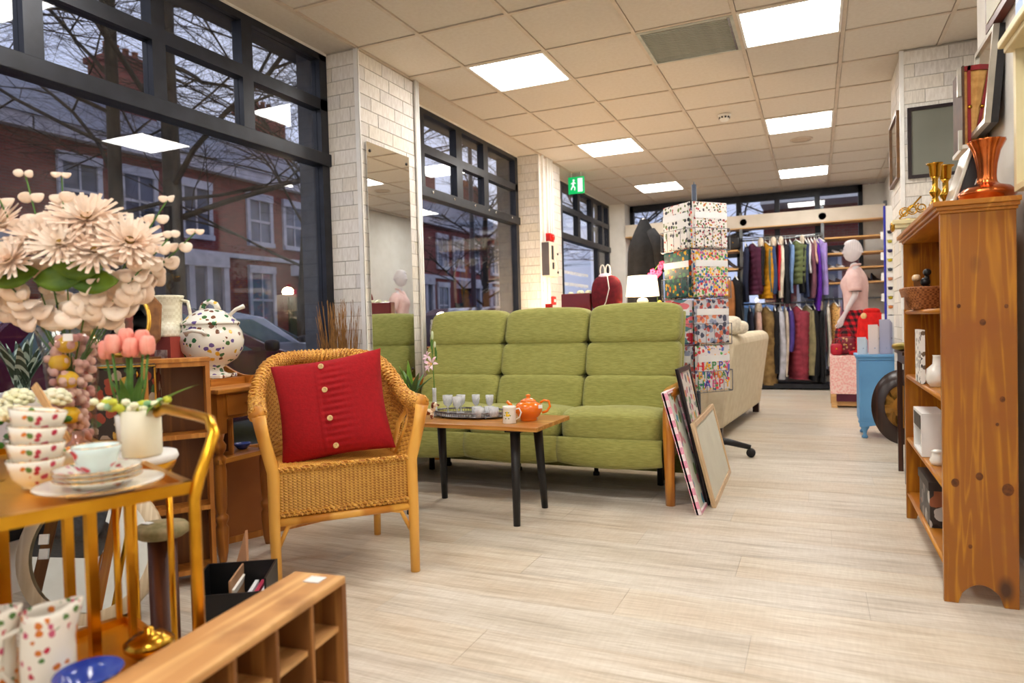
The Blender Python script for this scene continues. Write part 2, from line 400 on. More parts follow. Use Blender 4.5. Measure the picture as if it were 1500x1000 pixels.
# smoke detector, round speaker
t = thing('smoke_detector', 'white round smoke detector with dark slots on the ceiling', 'smoke detector', (-.715, 6.39, ZC))
G().lathe([(0, -.055), (.03, -.055), (.035, -.05), (.045, -.03), (.05, -.012), (.055, -.004), (.055, 0)]).build('body', M_trim, t)
g = G()
for i in range(10): a = 2*PI*i/10; g.cb(.042, 0, -.028, .012, .016, .014, T(rz=a))
g.build('slots', M_black, t)
t = thing('ceiling_speaker', 'flat round beige speaker disc set in the ceiling tile', 'speaker', (-.108, 7.66, ZC))
G().lathe([(0, -.006), (.085, -.006), (.095, -.002), (.095, .006)], 28, cap=False).build('grille', mat('beige_grille', col(196, 178, 156), .6, var=col(176, 158, 138), scale=300, kind='voronoi'), t)
G().lathe([(.095, -.009), (.105, -.008), (.108, 0)], 28, cap=False).build('rim', M_grid, t)

# brickwork faces: each brick a proud piece
_b = {}
def bricks(parent, origin, udir, width, height, course=.09, bl=.28, face=(0,0,1), z0=0):
    """brick slips on a vertical face; udir: unit horizontal along the face; face: outward normal"""
    u = Vector(udir); nrm = Vector(face); rz = math.atan2(u.y, u.x); j = .006; n = 0
    rows = int(height/course)
    rot = Matrix((u, nrm, Vector((0, 0, 1)))).transposed().to_4x4()
    for i in range(rows):
        x = -((i*.5) % 1)*bl-(i % 3)*.03
        while x < width:
            a = max(x, 0)+j/2; b = min(x+bl, width)-j/2
            if b-a > .012:
                k = R.randrange(3)
                if k not in _b: _b[k] = G().box(0, 1, 0, .005, 0, course-j); 
                me = _b.get(('m', k))
                if me is None:
                    o = _b[k].build('brick', M_brk[k], parent, bev=0); _b[('m', k)] = o.data
                else:
                    o = bpy.data.objects.new('brick', me); C.objects.link(o); o.parent = parent
                M = rot.copy(); M.translation = Vector(origin)+u*a+Vector((0, 0, i*course+j/2))+nrm*R.uniform(-.0015, .0005)
                o.matrix_local = M @ Matrix.Diagonal((b-a, 1, 1, 1))
                n += 1
            x += bl
    return n
def pillar(name, x0, x1, y0, y1, faces, ztop=ZC):
    p = struct(name); G().box(x0, x1, y0, y1, 0, ztop-.001).build('core', M_mortar, p)
    for f in faces:
        if f == '+x': bricks(p, (x1, y0, 0), (0, 1, 0), y1-y0, ztop, face=(1, 0, 0))
        if f == '-y': bricks(p, (x0, y0, 0), (1, 0, 0), x1-x0, ztop, face=(0, -1, 0))
        if f == '-x': bricks(p, (x0, y0, 0), (0, 1, 0), y1-y0, ztop, face=(-1, 0, 0))
    return p
c1 = pillar('pillar_left', -2.95, -2.675, 3.69, 4.40, ('+x', '-y'))
G().box(-2.672, -2.660, 3.682, 3.70, .0, ZC-.002).box(-2.69, -2.66, 3.680, 3.688, 0, ZC-.002).build('corner_trim', M_trim, c1)
G().tube([(-2.655, 4.37, 0), (-2.655, 4.37, ZC-.002)], .012).tube([(-2.655, 4.40, 0), (-2.655, 4.40, ZC-.002)], .012).build('pipe', M_trim, c1)
G().box(-2.675, -2.655, 3.7, 4.4, 0, .1).build('skirting', M_trim, c1)
c2 = pillar('pillar_middle', -2.95, -2.675, 6.85, 7.52, ('+x', '-y'))
G().box(-2.676, -2.664, 6.84, 6.86, 0, ZC-.002).build('corner_trim', M_trim, c2)
for y_ in (6.93, 7.06, 7.13, 7.2): G().box(-2.672, -2.645, y_-.014, y_+.014, 1.9 if y_ > 7.1 else 1.0, ZC-.002).build('conduit', M_trim, c2)
c3 = pillar('pillar_right', .56, 1.02, 5.46, 6.12, ('-y', '-x'))
G().box(.548, .575, 5.45, 5.475, 0, ZC-.002).build('corner_trim', M_trim, c3)
# walls
wl = struct('wall_left')
G().box(-3.0, XL+.02, -3, 3.69, 0, .2).build('low_wall', M_wall, wl)
G().box(-3.0, XL+.02, 4.4, 6.85, 0, .56).build('low_wall', M_wall, wl)
G().box(-3.0, XL+.02, 7.52, 10.75, 0, .2).build('low_wall', M_wall, wl)
G().box(-3.0, XL, -3, 10.85, ZC-.02, ZC+.1).build('head', M_wall, wl)
G().box(-2.96, -2.66, 10.4, YB, 0, ZC-.002).build('corner_pier', M_wall, wl)
G().box(XL-.02, XL+.22, 4.42, 6.84, .56, .6).build('window_ledge', M_trim, wl, bev=.005)
wb = struct('wall_back')
G().box(-3.0, -2.655, YB, YB+.1, 0, ZC).box(.615, 1.8, YB, YB+.1, 0, ZC).box(-2.655, .615, YB, YB+.1, 0, .15).build('wall_body', M_wall, wb)
wr = struct('wall_right')
G().box(.67, .8, -3.2, 3.65, 0, ZC).build('near_wall', M_wall, wr)
G().box(1.02, 1.12, 3.6, 6.1, 0, ZC).build('recess_wall', M_wall, wr)
G().box(.68, 1.1, 3.55, 3.65, 0, ZC).build('return_wall', M_wall, wr)
G().box(.885, 1.0, 6.1, YB, 0, ZC).build('far_wall', M_wall, wr)
G().box(-3.0, 1.0, -3.3, -3.2, 0, ZC).build('wall_front', M_wall)['kind'] = 'structure'
G().box(.655, .67, -3, 3.66, 0, .1).build('baseboard_right', M_trim)['kind'] = 'structure'

# windows on the left: frames, transoms, mullions, panes
def window(name, y0, y1, mull, zb, full=(), zt=2.74):
    wd = struct(name); xf = XL-.03; d = .07
    fr = G(); fr.box(xf-d/2, xf+d/2, y0, y0+.07, zb, ZC-.02).box(xf-d/2, xf+d/2, y1-.07, y1, zb, ZC-.02)
    fr.box(xf-d/2, xf+d/2, y0, y1, zt, ZC-.02).box(xf-d/2, xf+d/2, y0, y1, zb, zb+.06)
    fr.build('window_frame', M_black, wd)
    G().box(xf-d/2-.01, xf+d/2+.02, y0, y1, 2.06, 2.14).build('transom', M_black, wd, bev=.004)
    G().box(xf-d/2, xf+d/2, y0, y1, 2.42, 2.49).build('transom', M_black, wd)
    for a, b in mull: G().box(xf-d/2, xf+d/2, a, b, 2.14, 2.42).box(xf-d/2, xf+d/2, a, b, 2.49, zt).build('mullion', M_black, wd)
    for a, b in full: G().box(xf-d/2, xf+d/2, a, b, zb+.06, 2.06).build('mullion', M_black, wd)
    ys = [y0+.07]+[v for m_ in mull for v in m_]+[y1-.07]
    for i in range(0, len(ys), 2):
        for a, b in ((2.14, 2.42), (2.49, zt)): G().box(xf-.003, xf+.003, ys[i], ys[i+1], a, b).build('pane', M_glass, wd)
    ys = [y0+.07]+[v for m_ in full for v in m_]+[y1-.07]
    for i in range(0, len(ys), 2): G().box(xf-.003, xf+.003, ys[i], ys[i+1], zb+.06, 2.06).build('pane', M_glass, wd)
    return wd
w1 = window('window_1', -2.9, 3.68, ((-1.2, -1.12), (0.1, .18), (1.78, 1.86), (2.375, 2.45), (2.95, 3.03)), .2, ((-.6, -.52),))
w2 = window('window_2', 4.42, 6.83, ((4.83, 4.9), (5.45, 5.56), (6.0, 6.1)), .6)
w3 = window('window_3', 7.53, 10.4, ((8.15, 8.25), (8.86, 8.96), (9.47, 9.57), (10.0, 10.08)), .2, ((8.15, 8.25), (9.75, 9.83)))
g = G()
for y_ in (4.98, 5.35, 5.75, 6.05, 6.2, 6.6): g.lathe([(0, 0), (.012, 0), (.012, .004), (0, .006)], 10, T(XL+.028, y_, 2.11, ry=PI/2))
part(g, 'transom_spot', mat('steel_cap', col(215, 215, 215), .25, .8, var=col(190, 190, 190), scale=20), w2)
# faint white notice lettering on window 3
M_white = mat('white_print', col(240, 240, 240), .6, var=col(228, 228, 228), scale=20)
g = G()
for z, h, L_ in ((1.62, .05, 1.0), (1.47, .05, 1.0), (1.27, .035, 1.1)):
    y = 8.32
    while y < 8.32+L_:
        w_ = R.uniform(.02, .05); g.box(XL-.022, XL-.02, y, y+w_, z+R.uniform(0, h*.3), z+h); y += w_+R.uniform(.006, .02)
part(g, 'lettering', M_white, w3)
# window 4, back wall
wd = struct('window_4'); bx = [-2.655, -2.098, -1.564, -1.022, -.493, .041, .615]
g = G(); g.box(-2.655, .615, YB-.04, YB+.05, 2.70, ZC-.002).box(-2.655, .615, YB-.04, YB+.05, .15, .24).box(-2.655, -2.6, YB-.04, YB+.05, .15, ZC-.002).box(.56, .615, YB-.04, YB+.05, .15, ZC-.002)
g.build('window_frame', M_black, wd)
for z in (2.30, 1.9): G().box(-2.6, .56, YB-.04, YB+.04, z, z+.08).build('transom', M_black, wd)
for x in bx[1:-1]: G().box(x-.035, x+.035, YB-.04, YB+.04, .24, 2.7).build('mullion', M_black, wd)
for i in range(6):
    for a, b in ((.24, 1.9), (1.98, 2.3), (2.38, 2.7)): G().box(bx[i]+.035, bx[i+1]-.035, YB-.003, YB+.003, a, b).build('pane', M_glass, wd)
# door between window 3's mullions is glass; exit sign above
t = thing('exit_sign', 'green emergency exit sign hanging from ceiling with white running figure', 'sign', (-2.6, 7.9, 2.64))
M_green = mat('exit_green', col(0, 150, 80), .5, emit=col(0, 170, 90), es=.9)
sx = G().box(-.1, .1, -.008, .008, -.1, .1).build('sign_plate', M_green, t)
M_ex = emission('exit_white_glow', (1, 1, 1, 1), 1.1)
for sgn in (-1,):
    y = sgn*.0095
    g = G(); g.sph((-.03, y, .06), (.013, .003, .013)); g.beam((-.03, y, .045), (-.04, y, 0), .022, .003, (0,1,0)); g.beam((-.04, y, 0), (-.015, y, -.03), .014, .003, (0,1,0)); g.beam((-.015, y, -.03), (-.02, y, -.06), .012, .003, (0,1,0))
    g.beam((-.04, y, 0), (-.065, y, -.05), .014, .003, (0,1,0)); g.beam((-.03, y, .035), (-.005, y, .02), .01, .003, (0,1,0)); g.beam((-.03, y, .035), (-.065, y, .02), .01, .003, (0,1,0))
    g.box(.02, .08, y-.0015, y+.0015, -.08, .08); g.build('running_figure', M_ex, t)
G().tube([(-.06, 0, .1), (-.06, 0, .16)], .004).tube([(.06, 0, .1), (.06, 0, .16)], .004).build('hanger_rod', M_trim, t)
# tall mirror on the left pillar
M_mirror = mat('mirror_silver', col(222, 226, 226), .01, 1.0)
t = thing('wall_mirror', 'tall frameless mirror screwed to the white brick pillar', 'mirror', (-2.66, 4.0, 1.4))
G().box(-.002, .005, -.255, .255, -.80, .815).build('mirror_glass', M_mirror, t)
g = G()
for y_ in (-.22, .22):
    for z in (.76, -.7): g.lathe([(0, .006), (.008, .006), (.011, .002), (.011, 0)], 12, T(.005, y_, z, ry=PI/2))
g.build('screw', mat('dark_screw', col(50, 45, 40), .3, .9, var=col(70, 62, 55), scale=30), t)
# ================================================================= OUTSIDE
ZS = -.06
M_road = mat('asphalt', col(70, 72, 78), .85, var=col(88, 90, 96), scale=30, bump=.3, bscale=90)
M_pave = mat('paving_stone', col(120, 118, 118), .85, var=col(98, 96, 98), scale=3, bump=.3, bscale=60)
M_brickext = mat('outside_pier_brick', col(56, 66, 84), .85, var=col(44, 52, 68), scale=18, bump=.5, bscale=50)
def brick_mat(nm, c1, c2, mo, sc=1, rot=None):
    m = bpy.data.materials.new(nm); m.use_nodes = True; n = m.node_tree; L = n.links; p = n.nodes['Principled BSDF']; p.inputs['Roughness'].default_value = .9
    t = n.nodes.new('ShaderNodeTexCoord'); s = n.nodes.new('ShaderNodeSeparateXYZ'); c = n.nodes.new('ShaderNodeCombineXYZ'); L.new(t.outputs['Object'], s.inputs[0])
    a = n.nodes.new('ShaderNodeMath'); a.operation = 'ADD'; L.new(s.outputs['X'], a.inputs[0]); L.new(s.outputs['Y'], a.inputs[1]); L.new(a.outputs[0], c.inputs['X']); L.new(s.outputs['Z'], c.inputs['Y'])
    b = n.nodes.new('ShaderNodeTexBrick'); b.inputs['Color1'].default_value = c1; b.inputs['Color2'].default_value = c2; b.inputs['Mortar'].default_value = mo
    b.inputs['Scale'].default_value = sc; b.inputs['Brick Width'].default_value = .225; b.inputs['Row Height'].default_value = .075; b.inputs['Mortar Size'].default_value = .008
    L.new(c.outputs[0], b.inputs['Vector']); L.new(b.outputs['Color'], p.inputs['Base Color']); MATS[nm] = m; return m
M_red = brick_mat('red_facade_brick', col(134, 56, 52), col(112, 44, 42), col(112, 84, 80))
M_slate = mat('slate_roof', col(96, 104, 124), .6, var=col(74, 80, 98), scale=1.3, stretch=(1, 6, 1), bump=.3)
M_stone = mat('pale_stone', col(196, 194, 204), .8, var=col(170, 168, 180), scale=3)
M_dglass = mat('dark_window_glass', col(52, 60, 76), .12, var=col(96, 104, 128), scale=1.1)
M_bark = mat('bark', col(66, 58, 48), .95, var=col(44, 40, 36), scale=14, stretch=(1,1,.3), bump=.8, bscale=30)
gd = struct('ground_outside')
G().box(-9.5, -4.3, -30, 90, ZS-.2, ZS-.12).build('road', M_road, gd)
G().box(-4.3, -3.0, -30, 90, ZS-.2, ZS).box(-13, -9.5, -30, 90, ZS-.2, ZS).box(-3, 12, 10.9, 14, ZS-.2, ZS).build('pavement', M_pave, gd)
G().box(-60, -13, -30, 90, ZS-.2, ZS+.05).build('lawn', mat('winter_grass', col(58, 74, 40), .95, var=col(78, 76, 48), scale=5, bump=.5, bscale=40), gd)
G().box(-3, 40, 14, 90, ZS-.2, ZS-.1).build('road', M_road, gd)
for y0, y1 in ((3.7, 4.4), (6.86, 7.5), (10.5, 11.0)):
    o = G().box(-3.17, -3.0, y0, y1, ZS, 3.1).build('outer_pier', M_brickext); o['kind'] = 'structure'
o = G().box(-3.3, -2.98, -3, 11, 2.86, 3.6).build('outer_lintel', M_brickext); o['kind'] = 'structure'

# terrace of red-brick houses across the street
XF = -18
def house(y0, width, lab, chim=True, first=False):
    t = thing('terraced_house', lab, 'house', (XF, y0, ZS))
    G().box(-8, 0, 0, width, 0, 6.4).build('wall', M_red, t)
    G().box(-.1, .28, -.02, width+.02, 6.25, 6.62).box(-.05, .12, 0, width, 3.55, 3.7).build('cornice', M_stone, t)
    G().prism([(.35, 6.6), (-4, 9.0), (-8.3, 6.6)], 0, width, 'y').build('roof', M_slate, t)
    if chim:
        ch = G().box(-4.6, -3.2, width-1.6, width-.1, 7.6, 10.3).box(-4.7, -3.1, width-1.7, width, 10.3, 10.5).build('chimney', M_red, t)
        g = G()
        for i in range(4): g.lathe([(.12, 0), (.1, .45), (.13, .5), (.1, .5)], 8, T(-3.9, width-1.4+i*.36, 10.5))
        g.build('chimney_pot', mat('terracotta', col(150, 86, 60), .8, var=col(120, 70, 50), scale=6), ch)
    def sash(y, z, w_, h_, x=0):
        f = G().box(x, x+.14, y-w_/2-.14, y+w_/2+.14, z-.16, z).box(x, x+.12, y-w_/2-.14, y+w_/2+.14, z+h_, z+h_+.26)
        f.box(x, x+.08, y-w_/2-.14, y-w_/2, z, z+h_).box(x, x+.08, y+w_/2, y+w_/2+.14, z, z+h_)
        f.box(x, x+.05, y-.025, y+.025, z, z+h_).box(x, x+.06, y-w_/2, y+w_/2, z+h_/2-.04, z+h_/2+.04)
        wd_ = f.build('window', M_stone, t); G().box(x, x+.02, y-w_/2, y+w_/2, z, z+h_).build('pane', M_dglass, wd_)
    for y in (width*.2, width*.47, width*.78): sash(y, 4.2, .95, 1.45)
    sash(width*.2, 1.2, 1.0, 1.9)
    # bay
    by = width*.68
    b = G().prism([(0, by-1.5), (.8, by-1.0), (.8, by+1.0), (0, by+1.5)], 0, 1.0, 'z').prism([(0, by-1.6), (.9, by-1.1), (.9, by+1.1), (0, by+1.6)], 3.1, 3.5, 'z')
    for yy in (-1.0, -.33, .33, 1.0): b.box(.72, .86, by+yy-.1, by+yy+.1, 1.0, 3.1)
    bb = b.build('bay_window', M_stone, t); G().box(0, .74, by-.98, by+.98, 1.0, 3.1).build('pane', M_dglass, bb)
    G().box(0, .08, width*.4, width*.4+.9, .1, 2.3).build('door', mat('dark_green_door', col(30, 50, 46), .4, var=col(40, 60, 54), scale=5), t)
yy = -8.5; labs = ['brick terraced house farthest left beyond the trees', 'brick terraced house left of the thick tree trunk outside', 'brick terraced house seen behind the thickest tree trunk', 'brick terraced house with white bay seen above the maroon car',
        'brick terraced house hidden mostly by the tall mirror pillar', 'brick terraced house seen in middle window under big chimney', 'brick terraced house seen at right of the middle window', 'brick terraced house glimpsed through the far left-hand window']
for i in range(8): house(yy, 6.5, labs[i]); yy += 6.5
# low garden wall and hedges before the houses
o = G().box(-13.3, -13.0, -10, 45, ZS, .55).build('garden_wall', M_stone); tag(o, 'low pale stone garden wall across the street', 'wall')
M_hedge = mat('hedge_leaf', col(44, 62, 34), .9, var=col(66, 82, 44), scale=30, bump=.6)
for i, (y0, y1, h) in enumerate(((-4, 6, 1.0), (9.6, 15, 1.1), (22, 33, 1.2))):
    g = G(); rr_ = random.Random(i)
    for k in range(900):
        x = rr_.uniform(-14.4, -13.5); y = rr_.uniform(y0, y1); z = rr_.uniform(ZS+.05, ZS+h+.2*math.sin(y*2)); a = rr_.uniform(0, PI); s = .16
        g.add([(x-s*math.cos(a), y-s*math.sin(a), z), (x, y, z+s), (x+s*math.cos(a), y+s*math.sin(a), z+.02), (x, y, z-s*.6)], [(0, 1, 2, 3)])
    o = g.build('hedge', M_hedge); tag(o, ['dark green hedge behind garden wall at far left', 'dark green hedge behind the silver car', 'green hedge behind garden wall in the middle window'][i], 'hedge')

# bare winter trees
def tree(x, y, r, h, seed, lab, lean=0, levels=5, first=2.2):
    rr_ = random.Random(seed); t = thing('bare_tree', lab, 'tree', (x, y, ZS))
    gs = [G(), G(), G()]
    def grow(p, d, L, r, lv):
        n = 5 if lv < 2 else 3; pts = [p]; q = Vector(p)
        for i in range(n):
            d = (d+Vector((rr_.uniform(-.22, .22), rr_.uniform(-.22, .22), rr_.uniform(-.12, .14)))*(1 if lv else .25)).normalized()
            q = q+d*L/n; pts.append(q.copy())
        rs = [r*(1-.45*i/n) for i in range(n+1)]
        gs[0 if lv == 0 else 1 if lv < 3 else 2].tube(pts, rs, 8 if lv == 0 else 5 if lv < 3 else 3)
        if lv >= levels: return
        k = 13 if lv == 0 else 6 if lv < 3 else 5
        for i in range(k):
            f = .35+.65*(i+.5)/k if lv else .28+.72*(i+.5)/k
            j = min(int(f*n), n-1); s = pts[j].lerp(pts[j+1], f*n-j)
            a = rr_.uniform(0, 2*PI); side = Vector((math.cos(a), math.sin(a), 0))
            dd = (d*(.5 if lv else .3)+side*rr_.uniform(.6, 1.0)+Vector((0, 0, rr_.uniform(-.12, .3)))).normalized()
            grow(s, dd, L*rr_.uniform(.5, .72)*(1 if lv else .8), r*(.30 if lv == 0 else .5)*(1.15-f*.4), lv+1)
    grow(Vector((0, 0, 0)), Vector((lean, 0, 1)).normalized(), h, r, 0)
    gs[0].build('trunk', M_bark, t); gs[1].build('branch', M_bark, t)['kind'] = 'stuff'; gs[2].build('twig', M_bark, t)['kind'] = 'stuff'
tree(-9.6, 8.15, .17, 9.5, 3, 'thickest bare tree trunk outside the large window')
tree(-10.6, 7.8, .13, 10, 8, 'bare tree just left of the thickest trunk outside')
tree(-8.6, 4.1, .15, 9, 12, 'bare tree with spreading boughs at far left window')
tree(-10.5, 12.1, .11, 8, 5, 'slim bare tree outside beside the left pillar', levels=4)
tree(-11, 22.5, .15, 5.5, 6, 'small bushy bare tree seen in the middle window', levels=4, first=1)
tree(-3.5, 19, .22, 9, 9, 'bare tree outside the far back corner window', levels=4)
tree(-8, 27, .2, 9, 15, 'bare tree seen through the far left-hand window', levels=4)
# lamp post
t = thing('lamp_post', 'black street lamp post outside the middle window', 'lamp post', (-9, 17.7, ZS))
G().lathe([(.11, 0), (.11, 1.0), (.075, 1.1), (.06, 7)], 12).build('pole', M_black, t)
G().tube([(0, 0, 6.9), (.3, 0, 7.3), (.9, 0, 7.4)], .04).cb(1.1, 0, 7.38, .6, .22, .1).build('lamp_head', M_black, t)

# cars
def car(name, x, y, rz, lab, paint, L_=4.1, W_=1.72, estate=False):
    t = thing(name, lab, 'car', (x, y, ZS-.12), rz)
    # side profile (y along car, z), front at +y
    if estate: prof = [(-2.05, .45), (-2.1, .85), (-1.95, 1.0), (-1.7, 1.42), (-.2, 1.5), (.35, 1.42), (1.0, .98), (1.85, .85), (2.05, .6), (2.05, .35)]
    else: prof = [(-2.05, .45), (-2.08, .85), (-1.9, 1.02), (-1.45, 1.38), (-.6, 1.52), (.1, 1.48), (.55, 1.28), (1.15, 1.0), (1.85, .82), (2.05, .62), (2.05, .35)]
    bot = [(1.75, .28), (1.7, .5), (1.5, .66), (1.2, .66), (1.0, .5), (.95, .25), (-.95, .25), (-1.0, .5), (-1.2, .66), (-1.5, .66), (-1.7, .5), (-1.75, .28)]
    poly = prof+bot; n = len(poly)
    def wid(z): return W_/2 if z < .9 else W_/2-(z-.9)*.42
    vs = [(-wid(z)*f, y_, z) for f in (1,) for y_, z in poly]+[(wid(z), y_, z) for y_, z in poly]
    g = G(); g.add(vs, [tuple(range(n))[::-1], tuple(range(n, 2*n))]+[(i, (i+1) % n, n+(i+1) % n, n+i) for i in range(n)])
    g.build('body', paint, t, bev=.03)
    M_cg = mat('car_glass', col(60, 84, 96), .08, var=col(96, 120, 130), scale=1.6)
    for s in (-1, 1):
        q = [(-1.62, 1.0), (-1.32, 1.28), (-.62, 1.40), (-.6, .98)]; q2 = [(-.48, .98), (-.48, 1.40), (.06, 1.38), (.42, 1.2), (.80, .98)]
        for pl in (q, q2):
            k = len(pl); g = G(); g.add([(s*(wid(z)+.006), y_, z) for y_, z in pl]+[(s*(wid(z)-.02), y_, z) for y_, z in pl], [tuple(range(k)), tuple(range(k, 2*k))[::-1]]+[(i, (i+1) % k, k+(i+1) % k, k+i) for i in range(k)])
            g.build('side_window', M_cg, t)
    g = G(); z0, z1 = 1.04, 1.42
    g.add([(-wid(z0)+.08, 1.13, z0), (wid(z0)-.08, 1.13, z0), (wid(z1)-.08, .3, z1), (-wid(z1)+.08, .3, z1)], [(0, 1, 2, 3)]); g.build('windscreen', M_cg, t, thick=.02)
    for s in (-1, 1):
        G().soft(s*(W_/2+.1), .95, 1.02, .16, .12, .13, .6, n=8).build('wing_mirror', M_black, t)
        for yy_ in (1.35, -1.35):
            wh = G().lathe([(0, -.1), (.3, -.1), (.32, -.06), (.32, .06), (.3, .1), (0, .1)], 20, T(s*(W_/2-.1), yy_, .32, ry=PI/2)).build('wheel', mat('tyre_rubber', col(26, 26, 28), .8, var=col(36, 36, 38), scale=20), t)
            G().lathe([(0, .012), (.17, .005), (.19, -.01)], 16, T(s*(W_/2-.1+.1), yy_, .32, ry=s*PI/2)).build('hub_cap', mat('alloy', col(150, 152, 156), .3, .8, var=col(120, 122, 126), scale=9), wh)
M_maroon = mat('maroon_paint', col(84, 22, 62), .25, .3, coat=1, var=col(74, 18, 52), scale=2)
M_silver = mat('silver_paint', col(176, 182, 196), .25, .4, coat=1, var=col(160, 166, 180), scale=2)
car('parked_car', -6.3, 4.75, 0, 'maroon hatchback parked right outside the large window', M_maroon)
car('parked_car', -9.2, 8.6, 0, 'silver estate car parked beyond the maroon hatchback', M_silver, estate=True)
car('parked_car', -6.2, 12.3, 0, 'dark plum car seen low through the middle window', mat('plum_paint', col(60, 20, 36), .3, .3, coat=1, var=col(50, 16, 30), scale=2))
car('parked_car', -2.0, 15.5, PI/2, 'pale blue car outside behind the clothes rails', mat('blue_paint', col(120, 160, 205), .3, .3, coat=1, var=col(104, 144, 190), scale=2))
# dark brick building behind the shop
t = thing('brick_building', 'dark red brick building with balcony behind the back window', 'building', (-1.4, 22, ZS))
G().box(0, 14, 0, 8, 0, 9).build('wall', M_red, t)
g = G()
for i in range(16): g.box(.1+i*.22, .13+i*.22, -1.2, -1.17, 4.4, 5.4)
g.box(0, 3.6, -1.22, -1.15, 5.4, 5.5).box(0, 3.6, -1.22, 0, 4.25, 4.4).build('balcony', M_trim, t)
for x in (1, 4, 7.2): 
    f = G().box(x-.1, x+1.1, -.1, 0, 1.1, 1.2).box(x-.1, x+1.1, -.06, 0, 2.8, 2.95).box(x-.1, x, -.06, 0, 1.2, 2.8).box(x+1, x+1.1, -.06, 0, 1.2, 2.8).build('window', M_stone, t)
    G().box(x, x+1, -.03, 0, 1.2, 2.8).build('pane', M_dglass, f)
# ================================================================= FURNITURE
# ---- green three-seat sofa
M_gf = mat('green_chenille', col(160, 158, 86), .95, var=col(140, 140, 70), scale=60, stretch=(.35, 1, 2.4), bump=.5, bscale=110, sheen=.15)
M_oak = wood('honey_beech', col(210, 142, 46), col(184, 110, 26), 3, 'z', .3, coat=.4)
M_blk = mat('black_plastic', col(20, 20, 22), .4, var=col(30, 30, 32), scale=12)
M_seam = mat('dark_seam', col(64, 76, 26), .95, var=col(52, 62, 20), scale=30)
so_ = thing('sofa', 'green fabric three-seat sofa with wooden arms', 'sofa', (-1.677, 4.05, 0))
SX = [-.905, -.302, .302, .905]
def pull(p, q):
    return p
for i in range(3):
    a, b = SX[i], SX[i+1]; cx = (a+b)/2; w_ = (b-a)+.004; top = 1.09+(.012 if i == 2 else 0)
    def backf(p, q, z0, z1, cx=cx):
        return p
    # back: three horizontal rolls leaning backwards
    segs = ((.44, .665, .175), (.645, .875, .16), (.855, top, .17))
    for k, (z0, z1, th) in enumerate(segs):
        zc = (z0+z1)/2; yc = .175+(zc-.45)*.36
        wd_ = w_*(1.0 if k < 2 else .985)
        def fn(p, q, zc=zc, k=k, z0=z0, z1=z1, cx=cx):
            x, y, z = p; y += (z-zc)*.36
            if k == 2: z += .012*(1-((x-cx)/.3)**2)
            y += .004*math.sin(x*31+z*17)
            return (x, y, z)
        part(G().soft(cx, yc, zc, wd_, th, (z1-z0)+.012, .34, n=16, fn=fn), 'back_cushion', M_gf, so_)
    # seat cushion with rolled front
    def fs(p, q, cx=cx):
        x, y, z = p; t = max(0, -(y+.02)); z += .035*math.exp(-((y+.18)/.16)**2)-.01*((x-cx)/.3)**2*2; y -= .02*math.cos((x-cx)/.6*PI)
        return (x, y, z)
    part(G().soft(cx, -.03, .395, w_, .62, .17, .3, n=18, fn=fs), 'seat_cushion', M_gf, so_)
    # front valance panel, scalloped bottom
    def fp(u, v, a=a, b=b):
        x = a+(b-a)*u; bot = .205-.022*math.sin(PI*u)**.8; 
        z = .345-(.345-bot)*v; y = -.335-.022*math.sin(PI*v)-.014*math.sin(PI*u)
        return (x, y, z)
    g = G(); g.grid(fp, 17, 9)
    part(g, 'front_panel', M_gf, so_, thick=.02)
G().box(-.9, .9, -.28, .36, .23, .33).build('base', M_seam, so_)
G().box(-.9, .9, .33, .37, .03, .3).build('light_block_panel', M_gf, so_)  # unseen panel, added to keep light from getting under the sofa
def backsh(u, v):
    x = -.9+1.8*u; z = .25+.8*v; return (x, .30+max(0, z-.45)*.36, z)
g = G().grid(backsh, 13, 7); part(g, 'back_shell', M_gf, so_, thick=.03)
for s in (-1, 1):
    x = s*.945
    def armp(o=0): return [(x, -.345, 0), (x, -.352, .2), (x, -.358, .38), (x, -.345, .5), (x, -.30, .575), (x, -.22, .60)]
    g = G(); g.tube(armp(), [.026, .028, .032, .032, .03, .028], 12)
    part(g, 'front_post', M_oak, so_); g = G(); g.tube([(x, .42, 0), (x, .44, .3), (x, .42, .56), (x, .34, .6)], [.026, .028, .028, .026], 12); part(g, 'rear_post', M_oak, so_)
    g = G(); g.soft(x, .03, .605, .075, .78, .05, .45, n=12); part(g, 'armrest', M_oak, so_)
    G().box(x-.012, x+.012, -.3, .4, .25, .55).build('side_panel', M_gf, so_, bev=.01)
for x in (-.75, -.2, .35, .8): G().lathe([(.022, 0), (.022, .02), (.015, .025), (.015, .24)], 10, T(x, .25, 0)).build('glide_foot', M_blk, so_)
for x in (-.8, .80): G().lathe([(.02, .0), (.02, .24)], 10, T(x, .1, 0)).build('glide_foot', M_blk, so_)

